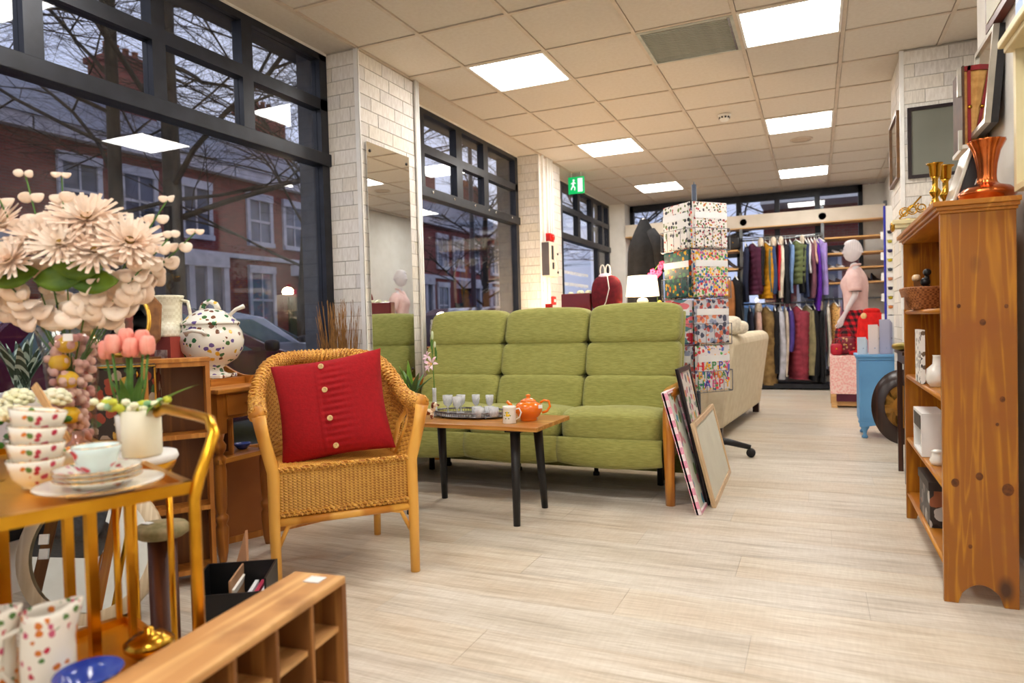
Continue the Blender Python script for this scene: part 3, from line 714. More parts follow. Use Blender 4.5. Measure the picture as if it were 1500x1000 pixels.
# ---- wicker armchair
def weave_mat(nm, a, b):
    m = bpy.data.materials.new(nm); m.use_nodes = True; n = m.node_tree; L = n.links; p = n.nodes['Principled BSDF']; p.inputs['Roughness'].default_value = .45
    t = n.nodes.new('ShaderNodeTexCoord'); s = n.nodes.new('ShaderNodeSeparateXYZ'); L.new(t.outputs['Object'], s.inputs[0])
    def M2(op, x, y=None, v=None):
        k = n.nodes.new('ShaderNodeMath'); k.operation = op; L.new(x, k.inputs[0])
        if y is not None: L.new(y, k.inputs[1])
        if v is not None: k.inputs[1].default_value = v
        return k.outputs[0]
    at = M2('ADD', s.outputs['X'], s.outputs['Y'])
    h = M2('SINE', M2('MULTIPLY', at, v=2*PI/.0165)); v_ = M2('SINE', M2('MULTIPLY', s.outputs['Z'], v=2*PI/.011)); pr_ = M2('MULTIPLY', h, v_); sm = M2('ADD', pr_, M2('MULTIPLY', h, v=.7))
    nz = n.nodes.new('ShaderNodeTexNoise'); nz.inputs['Scale'].default_value = 30; L.new(t.outputs['Object'], nz.inputs['Vector']); sm = M2('ADD', sm, nz.outputs['Fac'])
    rp = n.nodes.new('ShaderNodeValToRGB'); rp.color_ramp.elements[0].position = 0; rp.color_ramp.elements[1].position = .8; rp.color_ramp.elements[0].color = b; rp.color_ramp.elements[1].color = a
    L.new(sm, rp.inputs['Fac']); L.new(rp.outputs['Color'], p.inputs['Base Color'])
    bp = n.nodes.new('ShaderNodeBump'); bp.inputs['Strength'].default_value = .7; bp.inputs['Distance'].default_value = .003; L.new(sm, bp.inputs['Height']); L.new(bp.outputs['Normal'], p.inputs['Normal']); MATS[nm] = m; return m
M_wk = weave_mat('honey_wicker', col(240, 184, 84), col(186, 112, 32))
M_wr = mat('wrapped_cane', col(236, 176, 78), .42, var=col(202, 132, 44), scale=26, kind='stripe', stretch=(.05,.05,3), bump=.6, bscale=60, coat=.2)
ch = thing('wicker_armchair', 'honey wicker armchair with rolled rim holding a red cushion', 'chair', (-1.90, 2.375, 0), math.radians(47))
def rim(t):   # t -1 (left arm front) .. 0 (back) .. 1 (right arm front); local y+ is back
    a = abs(t); s = math.copysign(1, t)
    if a < .62:
        th = a/.62*PI/2; x = .305*math.sin(th)**.9*s; y = .30*math.cos(th)**.9+.0
    else:
        f = (a-.62)/.38; x = (.305+.01*f)*s; y = -.27*f
    z = .875-.19*(1/(1+math.exp(-(a-.46)*13)))
    z += .0
    return Vector((x, y, z))
def seatp(t):
    a = abs(t); s = math.copysign(1, t)
    if a < .62: th = a/.62*PI/2; x = .245*math.sin(th)**.9*s; y = .215*math.cos(th)**.9
    else: f = (a-.62)/.38; x = .245*s; y = -.24*f
    return Vector((x, y, .455))
def weave(name, t0, t1, nu, nv, v1=1.0, wv=None):
    g = G()
    def f(u, v):
        t = t0+(t1-t0)*u; p = seatp(t).lerp(rim(t), v*v1)
        n = Vector((p.x, p.y+.02, 0)).normalized()
        sgn = (1 if int(u*(nu-1)) % 2 else -1)*(1 if int(v*(nv-1)) % 2 else -1)
        bul = .02*math.sin(PI*v)
        return p+n*(sgn*.0028+bul)
    g.grid(f, nu, nv); return part(g, name, M_wk, ch, thick=.008)
weave('woven_back', -.66, .66, 121, 41)
for s in (-1, 1):
    weave('arm_panel', .76*s, 1.0*s, 25, 31)
    g = G()
    g.tube([rim(s*(.66+.2*i/6))+Vector((0, 0, -.03-.06*math.sin(PI*i/6)*0)) for i in range(7)], .014)
    g.tube([seatp(s*.76)+Vector((0,0,.0)), seatp(s*.76).lerp(rim(s*.76), .5)+Vector((.018*s, 0, 0)), rim(s*.76)-Vector((0, 0, .06)), rim(s*.71)-Vector((0, 0, .035)), rim(s*.67)-Vector((0, 0, .07)), seatp(s*.66).lerp(rim(s*.66), .5), seatp(s*.66)], .011)
    part(g, 'arm_loop', M_wr, ch)
# thick rolled rim
g = G(); n = 61
pts = [rim(-1+2*i/(n-1))+Vector((0, 0, 0)) for i in range(n)]
g.tube(pts, [.030 if .05 < i/(n-1) < .95 else .034 for i in range(n)], 10)
ro = part(g, 'rolled_rim', M_wr, ch)
g = G()
for k in range(3):
    ph = 2*PI*k/3
    pp = []
    for i in range(241):
        t = -1+2*i/240; p = rim(t); q = rim(min(1, t+.01))-rim(max(-1, t-.01)); q.normalize(); a = q.cross(Vector((0, 0, 1))).normalized(); b = a.cross(q); w_ = i*.85+ph
        pp.append(p+a*math.cos(w_)*.031+b*math.sin(w_)*.031)
    g.tube(pp, .007, 4)
part(g, 'rim_wrapping', M_wk, ch)
# seat, apron, base frame
def seatf(u, v):
    x = -.25+.5*u; y = -.25+.47*v
    k = 1 if v < .5 else math.sqrt(max(0, 1-((v-.5)/.5)**2*.5)); sg = (1 if int(u*40) % 2 else -1)*(1 if int(v*36) % 2 else -1)
    return (x*k, y, .452+.002*sg+.01*math.sin(PI*u)*math.sin(PI*v))
part(G().grid(seatf, 41, 37), 'woven_seat', M_wk, ch, thick=.01)
def apron(side):
    g = G()
    def f(u, v):
        nu, nv = 61, 31; sg = (1 if int(u*(nu-1)) % 2 else -1)*(1 if int(v*(nv-1)) % 2 else -1)*.0025
        z = .462-.165*v
        if side == 0: return (-.25+.5*u, -.262+sg, z)
        y = -.26+.46*u; return (side*(.258-.03*u)+sg*side, y, z)
    g.grid(f, 61, 31); return g
for s in (0, -1, 1): part(apron(s), 'woven_apron', M_wk, ch, thick=.008)
g = G(); br = [(-.255, -.262, .455), (.255, -.262, .455)]
for zz in (.468, .298):
    for k in range(2):
        g.tube([(-.262+.524*i/70, -.266+.006*math.cos(i*1.1+k*PI), zz+.008*math.sin(i*1.1+k*PI)) for i in range(71)], .007, 5)
part(g, 'braided_edge', M_wk, ch)
g = G(); g.tube([(-.26, -.258, .268), (.26, -.258, .268)], .018); g.tube([(-.25, -.25, .268), (-.22, .2, .268), (0, .26, .268), (.22, .2, .268), (.25, -.25, .268)], .014)
for s in (-1, 1): g.tube([(s*.258, -.258, .17), (s*.22, -.258, .25), (s*.12, -.258, .272)], .009)
part(g, 'seat_frame', M_wr, ch)
for s in (-1, 1):
    g = G().tube([(s*.268, -.275, 0), (s*.27, -.268, .25), (s*.268, -.262, .46), (s*.30, -.275, .6), (s*.315, -.28, .68)], [.019, .021, .024, .024, .026], 10); part(g, 'leg', M_wr, ch)
    g = G().tube([(s*.235, .30, 0), (s*.225, .24, .25), (s*.21, .2, .45)], [.016, .018, .018], 10); part(g, 'leg', M_wr, ch)
    

# ---- red button cushion on the chair
M_knit = mat('red_knit', col(164, 6, 18), .9, var=col(150, 5, 16), scale=70, bump=.4, bscale=140)
cu = thing('cushion', 'red knitted cushion with four cream buttons', 'cushion', (-1.87, 2.335, .672), math.radians(30), rx=math.radians(-14))
cu.rotation_euler = Euler((math.radians(-16), math.radians(-8), math.radians(31)))
def pil(s):
    def f(u, v):
        x = (u-.5)*2; y = (v-.5)*2; k = max(0, (1-x**4)*(1-y**4))**.42
        ex = .215*x*(1+.09*(y*y)*(abs(x)))-.0; ez = .2*y*(1+.09*x*x*abs(y)); th = .075*k
        rib = .0026*math.cos(v*2*PI*15)*math.exp(-((u-.55)/.13)**2)*(1 if u > .42 else .2)*k
        plk = .006 if .40 < u < .43 else 0
        return (ex, s*(th+rib+plk), ez)
    return f
g = G(); g.grid(pil(-1), 61, 121); g.grid(pil(1), 25, 25); part(g, 'cover', M_knit, cu)
for i, z in enumerate((.165, .06, -.06, -.172)):
    b = G().lathe([(0, .0), (.011, 0), (.012, .004), (.009, .007), (.006, .005), (0, .005)], 14, T(-.015+.006*i, -.078*(1-(abs(z)/.2)**4)**.42-.006, z, rx=PI/2)).build('button', mat('cream_button', col(232, 198, 140), .4, var=col(214, 176, 116), scale=90), cu)
    g = G(); [g.sph((-.015+.006*i+dx, -.078*(1-(abs(z)/.2)**4)**.42-.0125, z+dz), .0013, n=4) for dx in (-.003, .003) for dz in (-.003, .003)]
    g.build('thread_holes', M_seam, b)

# ---- coffee table
M_tk = wood('teak_top', col(204, 146, 72), col(170, 110, 46), 4, 'x', .35, coat=.2)
ct = thing('coffee_table', 'small walnut-topped coffee table with splayed black legs', 'table', (-1.68, 3.28, 0), math.radians(-1.5))
G().box(-.455, .455, -.225, .225, .478, .5).build('tabletop', M_tk, ct, bev=.003)
for sx in (-1, 1):
    for sy in (-1, 1):
        G().tube([(sx*.315, sy*.18, 0), (sx*.30, sy*.14, .47)], [.0175, .027], 14).build('leg', M_blk, ct)
    G().box(sx*.30-.045, sx*.30+.045, -.17, .17, .462, .478).build('leg_bracket', M_blk, ct)

# ---- pine bookcase on the right
M_pine = wood('aged_pine', col(188, 124, 14), col(154, 90, 4), 5.0, 'z', .36, dark=col(150, 84, 12), coat=.25, knots=True)
M_pinex = wood('aged_pine_y', col(206, 144, 52), col(178, 112, 28), 2.5, 'y', .36, dark=col(168, 94, 28))
bk = thing('bookcase', 'tall aged pine bookcase seen end-on at the right', 'bookcase', (.50, 3.3, 0))
def endp(y0, y1):
    p = [(-.108, 0), (-.108, 1.335), (.108, 1.335), (.108, 0), (.066, 0)]
    p += [(.066-.132*i/12, .012+.058*math.sin(PI*i/12)**.7) for i in range(1, 12)]+[(-.066, 0)]
    return G().prism([(x, z) for x, z in p], y0, y1, 'y')
for y0, y1 in ((-.55, -.528), (.522, .544)): endp(y0, y1).build('side_panel', M_pine, bk, bev=.002)
G().box(.085, .095, -.528, .522, .07, 1.33).build('back_panel', M_pine, bk)
M_knot = mat('dark_knot', col(84, 42, 10), .45, var=col(120, 66, 16), scale=60)
for kx, kz, kr in ((-.002, .442, .011), (-.072, .416, .012), (.078, .402, .017), (.012, .963, .009), (-.056, 1.02, .006), (.078, 1.015, .006), (.065, .705, .008), (-.03, .2, .006), (.05, .62, .005)):
    G().lathe([(0, .0012), (kr*.6, .001), (kr, 0)], 14, T(kx, -.5503, kz, rx=PI/2), sy=1.25, cap=False).build('knot', M_knot, bk)
for z in (.13, .40, .705, 1.015):
    g = G().box(-.095, .085, -.528, .522, z-.02, z); g.tube([(-.095, -.528, z-.01), (-.095, .522, z-.01)], .0101, 8); g.build('shelf', M_pinex, bk)
g = G().box(-.112, .112, -.558, .552, 1.335, 1.345).box(-.122, .115, -.568, .562, 1.345, 1.358).box(-.132, .118, -.578, .572, 1.358, 1.375)
part(g, 'top_moulding', M_pinex, bk, bev=.002)

# ---- dark shelf unit at the left
M_dk = wood('brown_board', col(140, 88, 34), col(104, 60, 20), 2.5, 'z', .5)
M_edge = wood('golden_edge', col(212, 146, 66), col(184, 116, 44), 3, 'z', .45)
su = thing('shelf_unit', 'open brown wooden shelf unit standing left of the turned-leg washstand', 'shelf unit', (-2.22, 2.02, 0), math.radians(53))
for x in (-.235, -.016): G().box(x, x+.016, 0, .12, 0, .885).build('side_panel', M_edge, su)
G().box(-.219, -.016, .11, .12, .02, .885).build('back_panel', M_dk, su)
for z in (.885, .60, .31, .06): G().box(-.219, -.016, .002, .11, z-.018, z).build('shelf', M_edge, su)
G().box(-.238, .003, -.004, .124, .886, .90).build('top_board', M_edge, su)

# ---- washstand with turned legs
M_ws = wood('golden_oak', col(206, 140, 56), col(172, 104, 32), 3, 'y', .4)
M_wsz = wood('golden_oak_z', col(200, 130, 50), col(164, 98, 30), 3, 'z', .4)
ws = thing('washstand', 'old oak washstand with turned legs and scrolled gallery', 'table', (-2.59, 2.42, 0))
# spans x -.25..+.25 , y -.26..+.08
G().box(-.26, .27, -.27, .09, .735, .755).build('tabletop', M_ws, ws, bev=.004)
G().box(-.22, .235, -.24, .06, .62, .735).build('drawer_case', M_ws, ws)
dr = G().box(.235, .247, -.2, .03, .635, .725).build('drawer', M_ws, ws, bev=.002)
G().lathe([(0, .03), (.012, .026), (.014, .018), (.007, .01), (.006, 0)], 12, T(.247, -.09, .68, ry=PI/2)).build('knob', M_wsz, dr)
for (x, y) in ((.215, .045), (-.2, .045), (.215, -.225), (-.2, -.225)):
    G().box(x-.025, x+.025, y-.025, y+.025, .56, .735).build('leg_block', M_wsz, ws)
    G().lathe([(.014, 0), (.022, .04), (.026, .1), (.028, .15), (.02, .165), (.029, .185), (.029, .2), (.018, .21), (.024, .24), (.027, .3), (.028, .4), (.024, .42), (.026, .43), (.03, .455), (.016, .47), (.028, .49), (.03, .51), (.018, .53), (.026, .56)], 16, T(x, y, 0)).build('leg', M_wsz, ws)
pp = [(-.25, .755)]+[(-.25+.5*i/24, .755+.02+.09*(1-i/24)**.8+.022*math.sin(i/24*PI*2.4)) for i in range(25)]+[(.25, .755)]
G().prism(pp, .07, .085, 'y').build('gallery_rail', M_ws, ws)
G().box(-.258, -.244, -.26, .085, .755, .87).build('gallery_rail', M_ws, ws)

# ---- foreground pigeonhole crate (long, open compartments facing the aisle)
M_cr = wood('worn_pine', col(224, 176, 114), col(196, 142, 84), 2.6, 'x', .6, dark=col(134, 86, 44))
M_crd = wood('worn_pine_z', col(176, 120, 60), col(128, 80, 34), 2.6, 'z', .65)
cr_ = thing('pigeonhole_crate', 'worn wooden pigeonhole crate with small price sticker in the foreground', 'crate', (-1.02, 1.30, .0), math.radians(96.2))
# local: x along length (negative towards camera), y+ away (left), open face at y=0
G().box(-1.0, 0, 0, .138, .402, .42).build('top_board', M_cr, cr_, bev=.003)
G().box(-1.0, 0, 0, .138, .0, .018).build('bottom_board', M_cr, cr_)
for i in range(9): 
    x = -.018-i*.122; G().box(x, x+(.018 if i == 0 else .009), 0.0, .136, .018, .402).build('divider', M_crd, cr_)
for z in (.30, .165): G().box(-1.0, -.018, .012, .134, z-.006, z+.006).build('shelf', M_cr, cr_)
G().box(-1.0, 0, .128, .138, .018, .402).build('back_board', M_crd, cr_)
tag(G().box(-.06, -.025, .035, .075, .421, .4225).build('price_sticker', mat('white_paper', col(240, 240, 238), .7, var=col(228, 228, 226), scale=20), cr_), None, None)['label'] = 'small white paper price sticker'

# ---- gold bar cart
M_gold = mat('brushed_gold', col(232, 172, 50), .28, 1.0, var=col(196, 134, 30), scale=6)
M_goldl = mat('gold_tray_paint', col(238, 174, 40), .32, .75, var=col(206, 140, 26), scale=5)
gc = thing('bar_cart', 'gold two-tier bar cart loaded with china and flowers', 'cart', (0, 0, 0))
# top tray corners: near right (-1.19,1.0), back right (-1.53,1.13) ... local world coordinates
A = Vector((-1.185, 1.01, .68)); e1 = Vector((-.955, .297, 0)); e2 = Vector((-.297, -.955, 0))   # e1: depth away, e2: towards camera-left
def P(a, b, z=.68): v = A+e1*a+e2*b; return Vector((v.x, v.y, z))
def tray(z, nm, top):
    D_ = .88 if top else .385; E_ = -.09 if top else -.01
    g = G(); v = [P(0, 0, z), P(D_, E_, z), P(D_, .6, z), P(0, .6, z)]; g.add(v+[p-Vector((0, 0, .006)) for p in v], [(0, 1, 2, 3), (7, 6, 5, 4), (0, 4, 5, 1), (1, 5, 6, 2), (2, 6, 7, 3), (3, 7, 4, 0)])
    t_ = g.build(nm, M_goldl, gc)
    g = G(); q = [P(0, 0, z+.004), P(D_, E_, z+.004), P(D_, .6, z+.004), P(0, .6, z+.004)]
    for i in range(4): g.beam(q[i]-(q[(i+1) % 4]-q[i]).normalized()*.008, q[(i+1) % 4]+(q[(i+1) % 4]-q[i]).normalized()*.008, .018, .024)
    g.build('tray_rim', M_gold, gc)
tray(.68, 'top_tray', 1); tray(.30, 'lower_tray', 0)
g = G(); zt = .82
pts = [P(.44, -.05, .68), P(.41, -.06, .74), P(.35, -.07, .80), P(.28, -.075, zt), P(.12, -.075, .815), P(.05, -.075, .81), P(.0, -.06, .785), P(-.01, -.02, .70), P(-.012, -.008, .66), P(-.012, -.008, .3), P(-.012, -.008, .06)]
g.tube(pts, .012, 10); part(g, 'handle_frame', M_gold, gc)
for a, b in ((.89, -.09), (.89, .6), (-.012, .61)): G().tube([P(a, b, .06), P(a, b, .70)], .011, 10).build('post', M_gold, gc)
for x_, y_, w_ in ((-1.68, .931, .026), (-1.555, 1.0, .02), (-1.44, .975, .022), (-1.40, 1.035, .015)): G().beam((x_, y_, .30), (x_, y_, .68), w_*.6, w_).build('upright_bar', M_gold, gc)
for a, b in ((.89, -.09), (.89, .6), (-.012, .61), (-.012, -.008)):
    p = P(a, b, .03); wh = G().lathe([(0, -.01), (.025, -.01), (.03, -.005), (.03, .005), (.025, .01), (0, .01)], 14, T(p.x, p.y, .03, ry=PI/2)).build('castor', M_blk, gc)
# ---- round mirror
M_cream = wood('limed_wood', col(234, 218, 190), col(214, 194, 160), 4, 'z', .5)
t = thing('round_mirror', 'round mirror in a pale limed wood frame leaning low at left', 'mirror', (-2.36, 1.60, .235), math.radians(28), rx=math.radians(-14))
G().lathe([(.205, -.012), (.215, -.022), (.235, -.024), (.25, -.012), (.25, .012), (.205, .014)], 48, T(rx=PI/2), cap=False).build('frame', M_cream, t)
G().prism([(.212*math.cos(i*PI/24), .212*math.sin(i*PI/24)) for i in range(48)], -.004, .004, 'y').build('mirror_glass', M_mirror, t)
g = G().cb(-.165, -.0075, .05, .03, .003, .035).cb(-.16, -.0075, -.0, .03, .003, .035); g.build('price_tag', MATS['white_paper'], t)
# ================================================================= THINGS ON THE COFFEE TABLE
M_or = mat('orange_glaze', col(240, 122, 10), .12, coat=.6, var=col(228, 108, 6), scale=4)
M_china = mat('white_china', col(240, 236, 226), .15, coat=.5, var=col(232, 226, 214), scale=6)
M_cg2 = mat('cut_glass', col(240, 242, 245), .06, var=col(226, 230, 234), scale=40, alpha=.4, coat=.6, spec=.8); M_facet = mat('frosted_cut', col(240, 242, 244), .2, var=col(220, 224, 228), scale=30, trans=.5)
t = thing('teapot', 'glossy orange teapot with white sticker on the coffee table', 'teapot', (-1.37, 3.28, .5), math.radians(20))
g = G().lathe([(0, 0), (.042, 0), (.046, .006), (.042, .012), (.06, .028), (.072, .05), (.072, .068), (.062, .086), (.045, .096), (.040, .098)], 28); g.build('body', M_or, t)
g = G().lathe([(.044, .096), (.040, .104), (.024, .113), (.012, .116), (.008, .12), (.013, .127), (.012, .133), (0, .136)], 24); g.build('lid', M_or, t)
G().tube([(-.062, 0, .045), (-.085, 0, .06), (-.095, 0, .085), (-.112, 0, .1)], [.018, .013, .009, .008], 12).build('spout', M_or, t)
G().tube([(.062, 0, .09), (.082, 0, .103), (.106, 0, .098), (.112, 0, .07), (.095, 0, .045), (.07, 0, .038)], .0065, 10).build('handle', M_or, t)
G().cb(.05, -.0615, .075, .02, .002, .018, T(rz=.25)).build('price_tag', MATS['white_paper'], t)
t = thing('mug', 'white mug printed with yellow flower beside the orange teapot', 'mug', (-1.425, 3.16, .5), math.radians(15))
G().lathe([(0, 0), (.034, 0), (.035, .004), (.033, .03), (.033, .075), (.036, .085), (.034, .086), (.031, .075), (.031, .006), (0, .006)], 28).build('body', M_china, t)
G().tube([(.032, 0, .07), (.05, 0, .075), (.06, 0, .055), (.052, 0, .03), (.032, 0, .018)], .004, 8).build('handle', M_china, t)
M_yel = mat('yellow_print', col(238, 202, 20), .3, var=col(220, 176, 10), scale=60); M_grn = mat('leaf_green', col(72, 112, 42), .5, var=col(104, 150, 60), scale=40)
g = G(); g2 = G()
for i in range(12):
    a = R.uniform(0, 2*PI); r_ = R.uniform(0, .013); th = -PI/2-.2+r_*math.cos(a)/.034
    g.sph((.0335*math.cos(th), .0335*math.sin(th), .045+r_*math.sin(a)), (.0045, .0012, .005), T(), 5)
for i in range(6):
    a = i*1.05; th = -PI/2-.2+.016*math.cos(a)/.034
    g2.sph((.0335*math.cos(th), .0335*math.sin(th), .042+.017*math.sin(a)), (.004, .001, .003), n=5)
g.build('flower_print', M_yel, t); g2.build('leaf_print', M_grn, t)
# oval gallery tray
M_pew = mat('dark_pewter', col(150, 146, 150), .28, .85, var=col(100, 96, 100), scale=40)
t = thing('gallery_tray', 'dark metal gallery tray with pierced rim holding glassware', 'tray', (-1.74, 3.34, .5), math.radians(0))
TX, TY = .215, .125
G().lathe([(0, .012), (TX, .012), (TX+.004, .01), (0, .008)], 40, sy=TY/TX).build('tray_plate', M_pew, t)
g = G()
for z in (.012, .03, .034): g.tube([(TX*math.cos(a*PI/24), TY*math.sin(a*PI/24), z) for a in range(48)], .0028, 5, closed=True)
for i in range(90): a = 2*PI*i/90; g.beam((TX*math.cos(a), TY*math.sin(a), .01), (TX*math.cos(a), TY*math.sin(a), .033), .0022)
g.build('pierced_rim', M_pew, t)
for i in range(4): a = PI/4+i*PI/2; G().sph((TX*.85*math.cos(a), TY*.85*math.sin(a), .005), .006, n=6).build('ball_foot', M_pew, t)
def goblet(x, y, h, r, lab, flute=False):
    t = thing('wine_glass', lab, 'glass', (x, y, .512), group='cut glass on the gallery tray')
    k = h
    G().lathe([(0, 0), (r*.72, 0), (r*.7, .003), (.004, .006), (.0035, k*.3), (.006, k*.36), (r*.8, k*.55), (r, k), (r-.0015, k), (r*.78, k*.57), (.003, k*.4), (0, k*.39)], 20).build('bowl', M_cg2, t)
    g = G()
    for i in range(10): a = 2*PI*i/10; g.beam((r*.62*math.cos(a), r*.62*math.sin(a), k*.48), (r*.93*math.cos(a+.25), r*.93*math.sin(a+.25), k*.82), .002)
    g.build('cut_facets', M_facet, t)
goblet(-1.875, 3.33, .105, .030, 'tall cut wine glass nearest the dog figurine on the tray')
goblet(-1.80, 3.30, .10, .028, 'cut wine glass second from left at tray front')
goblet(-1.83, 3.40, .10, .028, 'cut wine glass just behind the two left front glasses')
goblet(-1.745, 3.42, .10, .024, 'slim cut glass at the back middle of the tray')
goblet(-1.66, 3.42, .10, .024, 'slim cut glass at the back, nearer the teapot')
for i, (x, y) in enumerate(((-1.68, 3.30), (-1.615, 3.32), (-1.64, 3.25), (-1.57, 3.28))):
    t = thing('tumbler', ['low cut glass tumbler in the middle of the tray', 'low cut glass tumbler behind the floral mug', 'low cut glass tumbler at the tray front', 'low cut glass tumbler nearest the teapot spout'][i], 'glass', (x, y, .512), group='cut glass on the gallery tray')
    G().lathe([(0, 0), (.024, 0), (.029, .05), (.027, .05), (.022, .008), (0, .008)], 18).build('bowl', M_cg2, t)
    g = G()
    for k in range(9): a = 2*PI*k/9; g.beam((.0245*math.cos(a), .0245*math.sin(a), .006), (.0275*math.cos(a+.3), .0275*math.sin(a+.3), .036), .002)
    g.build('cut_facets', M_facet, t)
# spaniel figurine
M_dogw = dots('spaniel_white_brown', col(238, 220, 190), [col(120, 52, 22), col(100, 40, 18)], scale=34, thr=.5, rough=.3, gaps=.5)
t = thing('dog_figurine', 'small white and brown china spaniel on the table end', 'figurine', (-1.93, 3.20, .5), math.radians(10))
g = G().soft(0, 0, .038, .075, .032, .034, .8, n=12).soft(.034, 0, .058, .026, .024, .04, .8, n=10).soft(.042, 0, .078, .034, .026, .028, .8, n=10).soft(.058, 0, .074, .02, .014, .013, .8, n=8)
for x in (-.028, .026):
    for y in (-.01, .01): g.tube([(x, y, .03), (x, y, 0)], [.007, .005], 6)
g.tube([(-.036, 0, .042), (-.05, 0, .055)], [.005, .003], 6); g.build('body', M_dogw, t)
g = G(); g.soft(.036, -.015, .072, .014, .006, .026, .8, n=8); g.soft(.036, .015, .072, .014, .006, .026, .8, n=8); g.build('ear', mat('brown_glaze', col(104, 44, 20), .3, var=col(84, 34, 14), scale=20), t)
g = G(); g.sph((.068, 0, .076), .003, n=5); g.sph((.054, -.008, .083), .002, n=5); g.sph((.054, .008, .083), .002, n=5); g.build('nose_and_eyes', M_black, t)
# lily in a slim glass
M_pink = mat('lily_pink', col(240, 190, 210), .6, var=col(250, 232, 236), scale=40); M_stem = mat('stem_green', col(90, 130, 50), .6, var=col(66, 104, 36), scale=30)
t = thing('lily_vase', 'pink lily stem in a slim glass vase on the coffee table', 'vase', (-1.935, 3.29, .5))
G().lathe([(0, 0), (.022, 0), (.024, .01), (.014, .05), (.011, .12), (.013, .16), (.011, .16), (.009, .12), (.012, .05), (.018, .008), (0, .006)], 18).build('glass_vase', M_cg2, t)
G().tube([(0, 0, .02), (0, 0, .2), (-.006, 0, .33), (.0, 0, .47)], .003, 6).build('stem', M_stem, t)
def lily(c, s, tilt, nm='lily_bloom'):
    g = G(); M = T(*c, rx=tilt[0], ry=tilt[1])
    for i in range(6):
        a = 2*PI*i/6; 
        def f(u, v, a=a):
            w_ = .34*math.sin(PI*min(1, u*.95+.05))**.8; r_ = s*(.12+.9*u); z = s*(.55*math.sin(u*2.0)-.25*u*u)
            p = Vector((r_, (v-.5)*2*w_*s*.5, z)); return Matrix.Rotation(a, 3, 'Z') @ p
        g.grid(f, 7, 4, M)
    return part(g, nm, M_pink, t)
lb = lily((.008, -.03, .295), .045, (1.2, .1)); g = G(); [g.tube([(.008, -.03, .295), (.008+.012*math.cos(i), -.06, .295+.012*math.sin(i))], .0012, 4) for i in range(6)]; g.build('stamen', M_yel, lb)
lily((-.028, -.01, .33), .036, (.9, -.7)); lily((-.02, -.012, .275), .03, (1.3, -.9))
g = G(); g.soft(-.002, 0, .45, .014, .014, .05, .9, n=8); g.soft(.012, 0, .40, .012, .012, .036, .9, n=8); part(g, 'bud', mat('bud_cream', col(220, 226, 196), .6, var=col(190, 206, 150), scale=20), t)
g = G(); 
for (x, z, a) in ((-.01, .40, .5), (.015, .36, -.9), (-.005, .37, .1), (.02, .34, -1.2)):
    g.soft(x, 0, z, .012, .004, .06, .9, T(0, 0, 0), n=6)
part(g, 'leaf', M_stem, t)
# aloe
M_aloe = mat('aloe_green', col(60, 96, 60), .5, var=col(110, 150, 80), scale=9)
M_aloel = mat('aloe_light', col(140, 180, 70), .5, var=col(110, 156, 60), scale=9)
t = thing('aloe_plant', 'spiky green aloe in a small pot behind the wicker chair arm', 'plant', (-2.075, 3.27, .5), 0)
G().lathe([(0, 0), (.04, 0), (.055, .085), (.06, .09), (.052, .09), (.046, .08), (0, .08)], 20).build('pot', mat('grey_pot', col(120, 120, 116), .6, var=col(100, 100, 96), scale=12), t)
def blade(g, x, y, z, az, out, L_, w_):
    def f(u, v):
        r_ = out*u**1.3*L_; zz = L_*u*(1-.25*out*u); ww = w_*(1-u)**.75*(.75+.5*math.sin(min(1, u*3)*PI/2))
        th = .35*ww*math.cos((v-.5)*PI)
        c_, s_ = math.cos(az), math.sin(az); lx = (v-.5)*ww*1.6
        return (x+c_*(r_-th)-s_*lx, y+s_*(r_-th)+c_*lx, z+zz)
    g.grid(f, 9, 6); return g
for i, (az, out, L_, w_) in enumerate(((.2, .75, .17, .03), (1.3, .6, .18, .03), (2.5, .55, .2, .032), (3.3, .8, .18, .03), (4.2, .3, .22, .034), (5.0, .35, .17, .03), (5.7, .6, .2, .032), (4.8, .1, .24, .034), (3.9, .6, .15, .03))):
    blade(G(), 0, 0, .08, az, out, L_, w_).build('leaf', M_aloel if i in (4, 7) else M_aloe, t, thick=.003)

# ================================================================= LEANING PICTURES BY THE SOFA
def framed(name, lab, cat, p_near, p_far, tn, tf, fw_, th, fm, pm_, extra=None, rim=True):
    """flat framed picture through four real corners: bottom near/far, top near/far"""
    b0 = Vector(p_near); b1 = Vector(p_far); t0 = Vector(tn); ex = (b1-b0); W_ = ex.length; ex.normalize(); ey = (t0-b0); ey -= ex*ey.dot(ex); H_ = ey.length; ey.normalize(); n_ = ex.cross(ey)
    t = thing(name, lab, cat, b0); M = Matrix((ex, ey, n_)).transposed().to_4x4(); t.rotation_euler = M.to_euler()
    G().box(0, W_, 0, H_, -th, -th*.55).build('backing', fm, t)
    G().box(fw_*.8, W_-fw_*.8, fw_*.8, H_-fw_*.8, -th*.6, -th*.35).build('picture_sheet', pm_, t)
    g = G(); g.box(0, fw_, 0, H_, -th, 0).box(W_-fw_, W_, 0, H_, -th, 0).box(fw_, W_-fw_, 0, fw_, -th, 0).box(fw_, W_-fw_, H_-fw_, H_, -th, 0)
    g.build('frame', fm, t, bev=min(.004, fw_*.2)); 
    if extra: extra(t, W_, H_, th)
    return t
M_pinkst = mat('pink_stripe_edge', col(236, 160, 186), .6, var=col(250, 230, 232), scale=1, kind='check', stretch=(1, 28, 1))
M_art1 = dots('floral_canvas_print', col(222, 226, 214), [col(120, 150, 90), col(200, 130, 140), col(90, 90, 90), col(70, 160, 190)], scale=16, thr=.5, gaps=.3)
M_art2 = dots('colour_poster_print', col(225, 218, 212), [col(190, 90, 120), col(120, 160, 120), col(230, 170, 90), col(90, 90, 100)], scale=22, thr=.5, gaps=.2)
M_blkf = mat('black_frame', col(34, 24, 28), .35, var=col(44, 34, 38), scale=10)
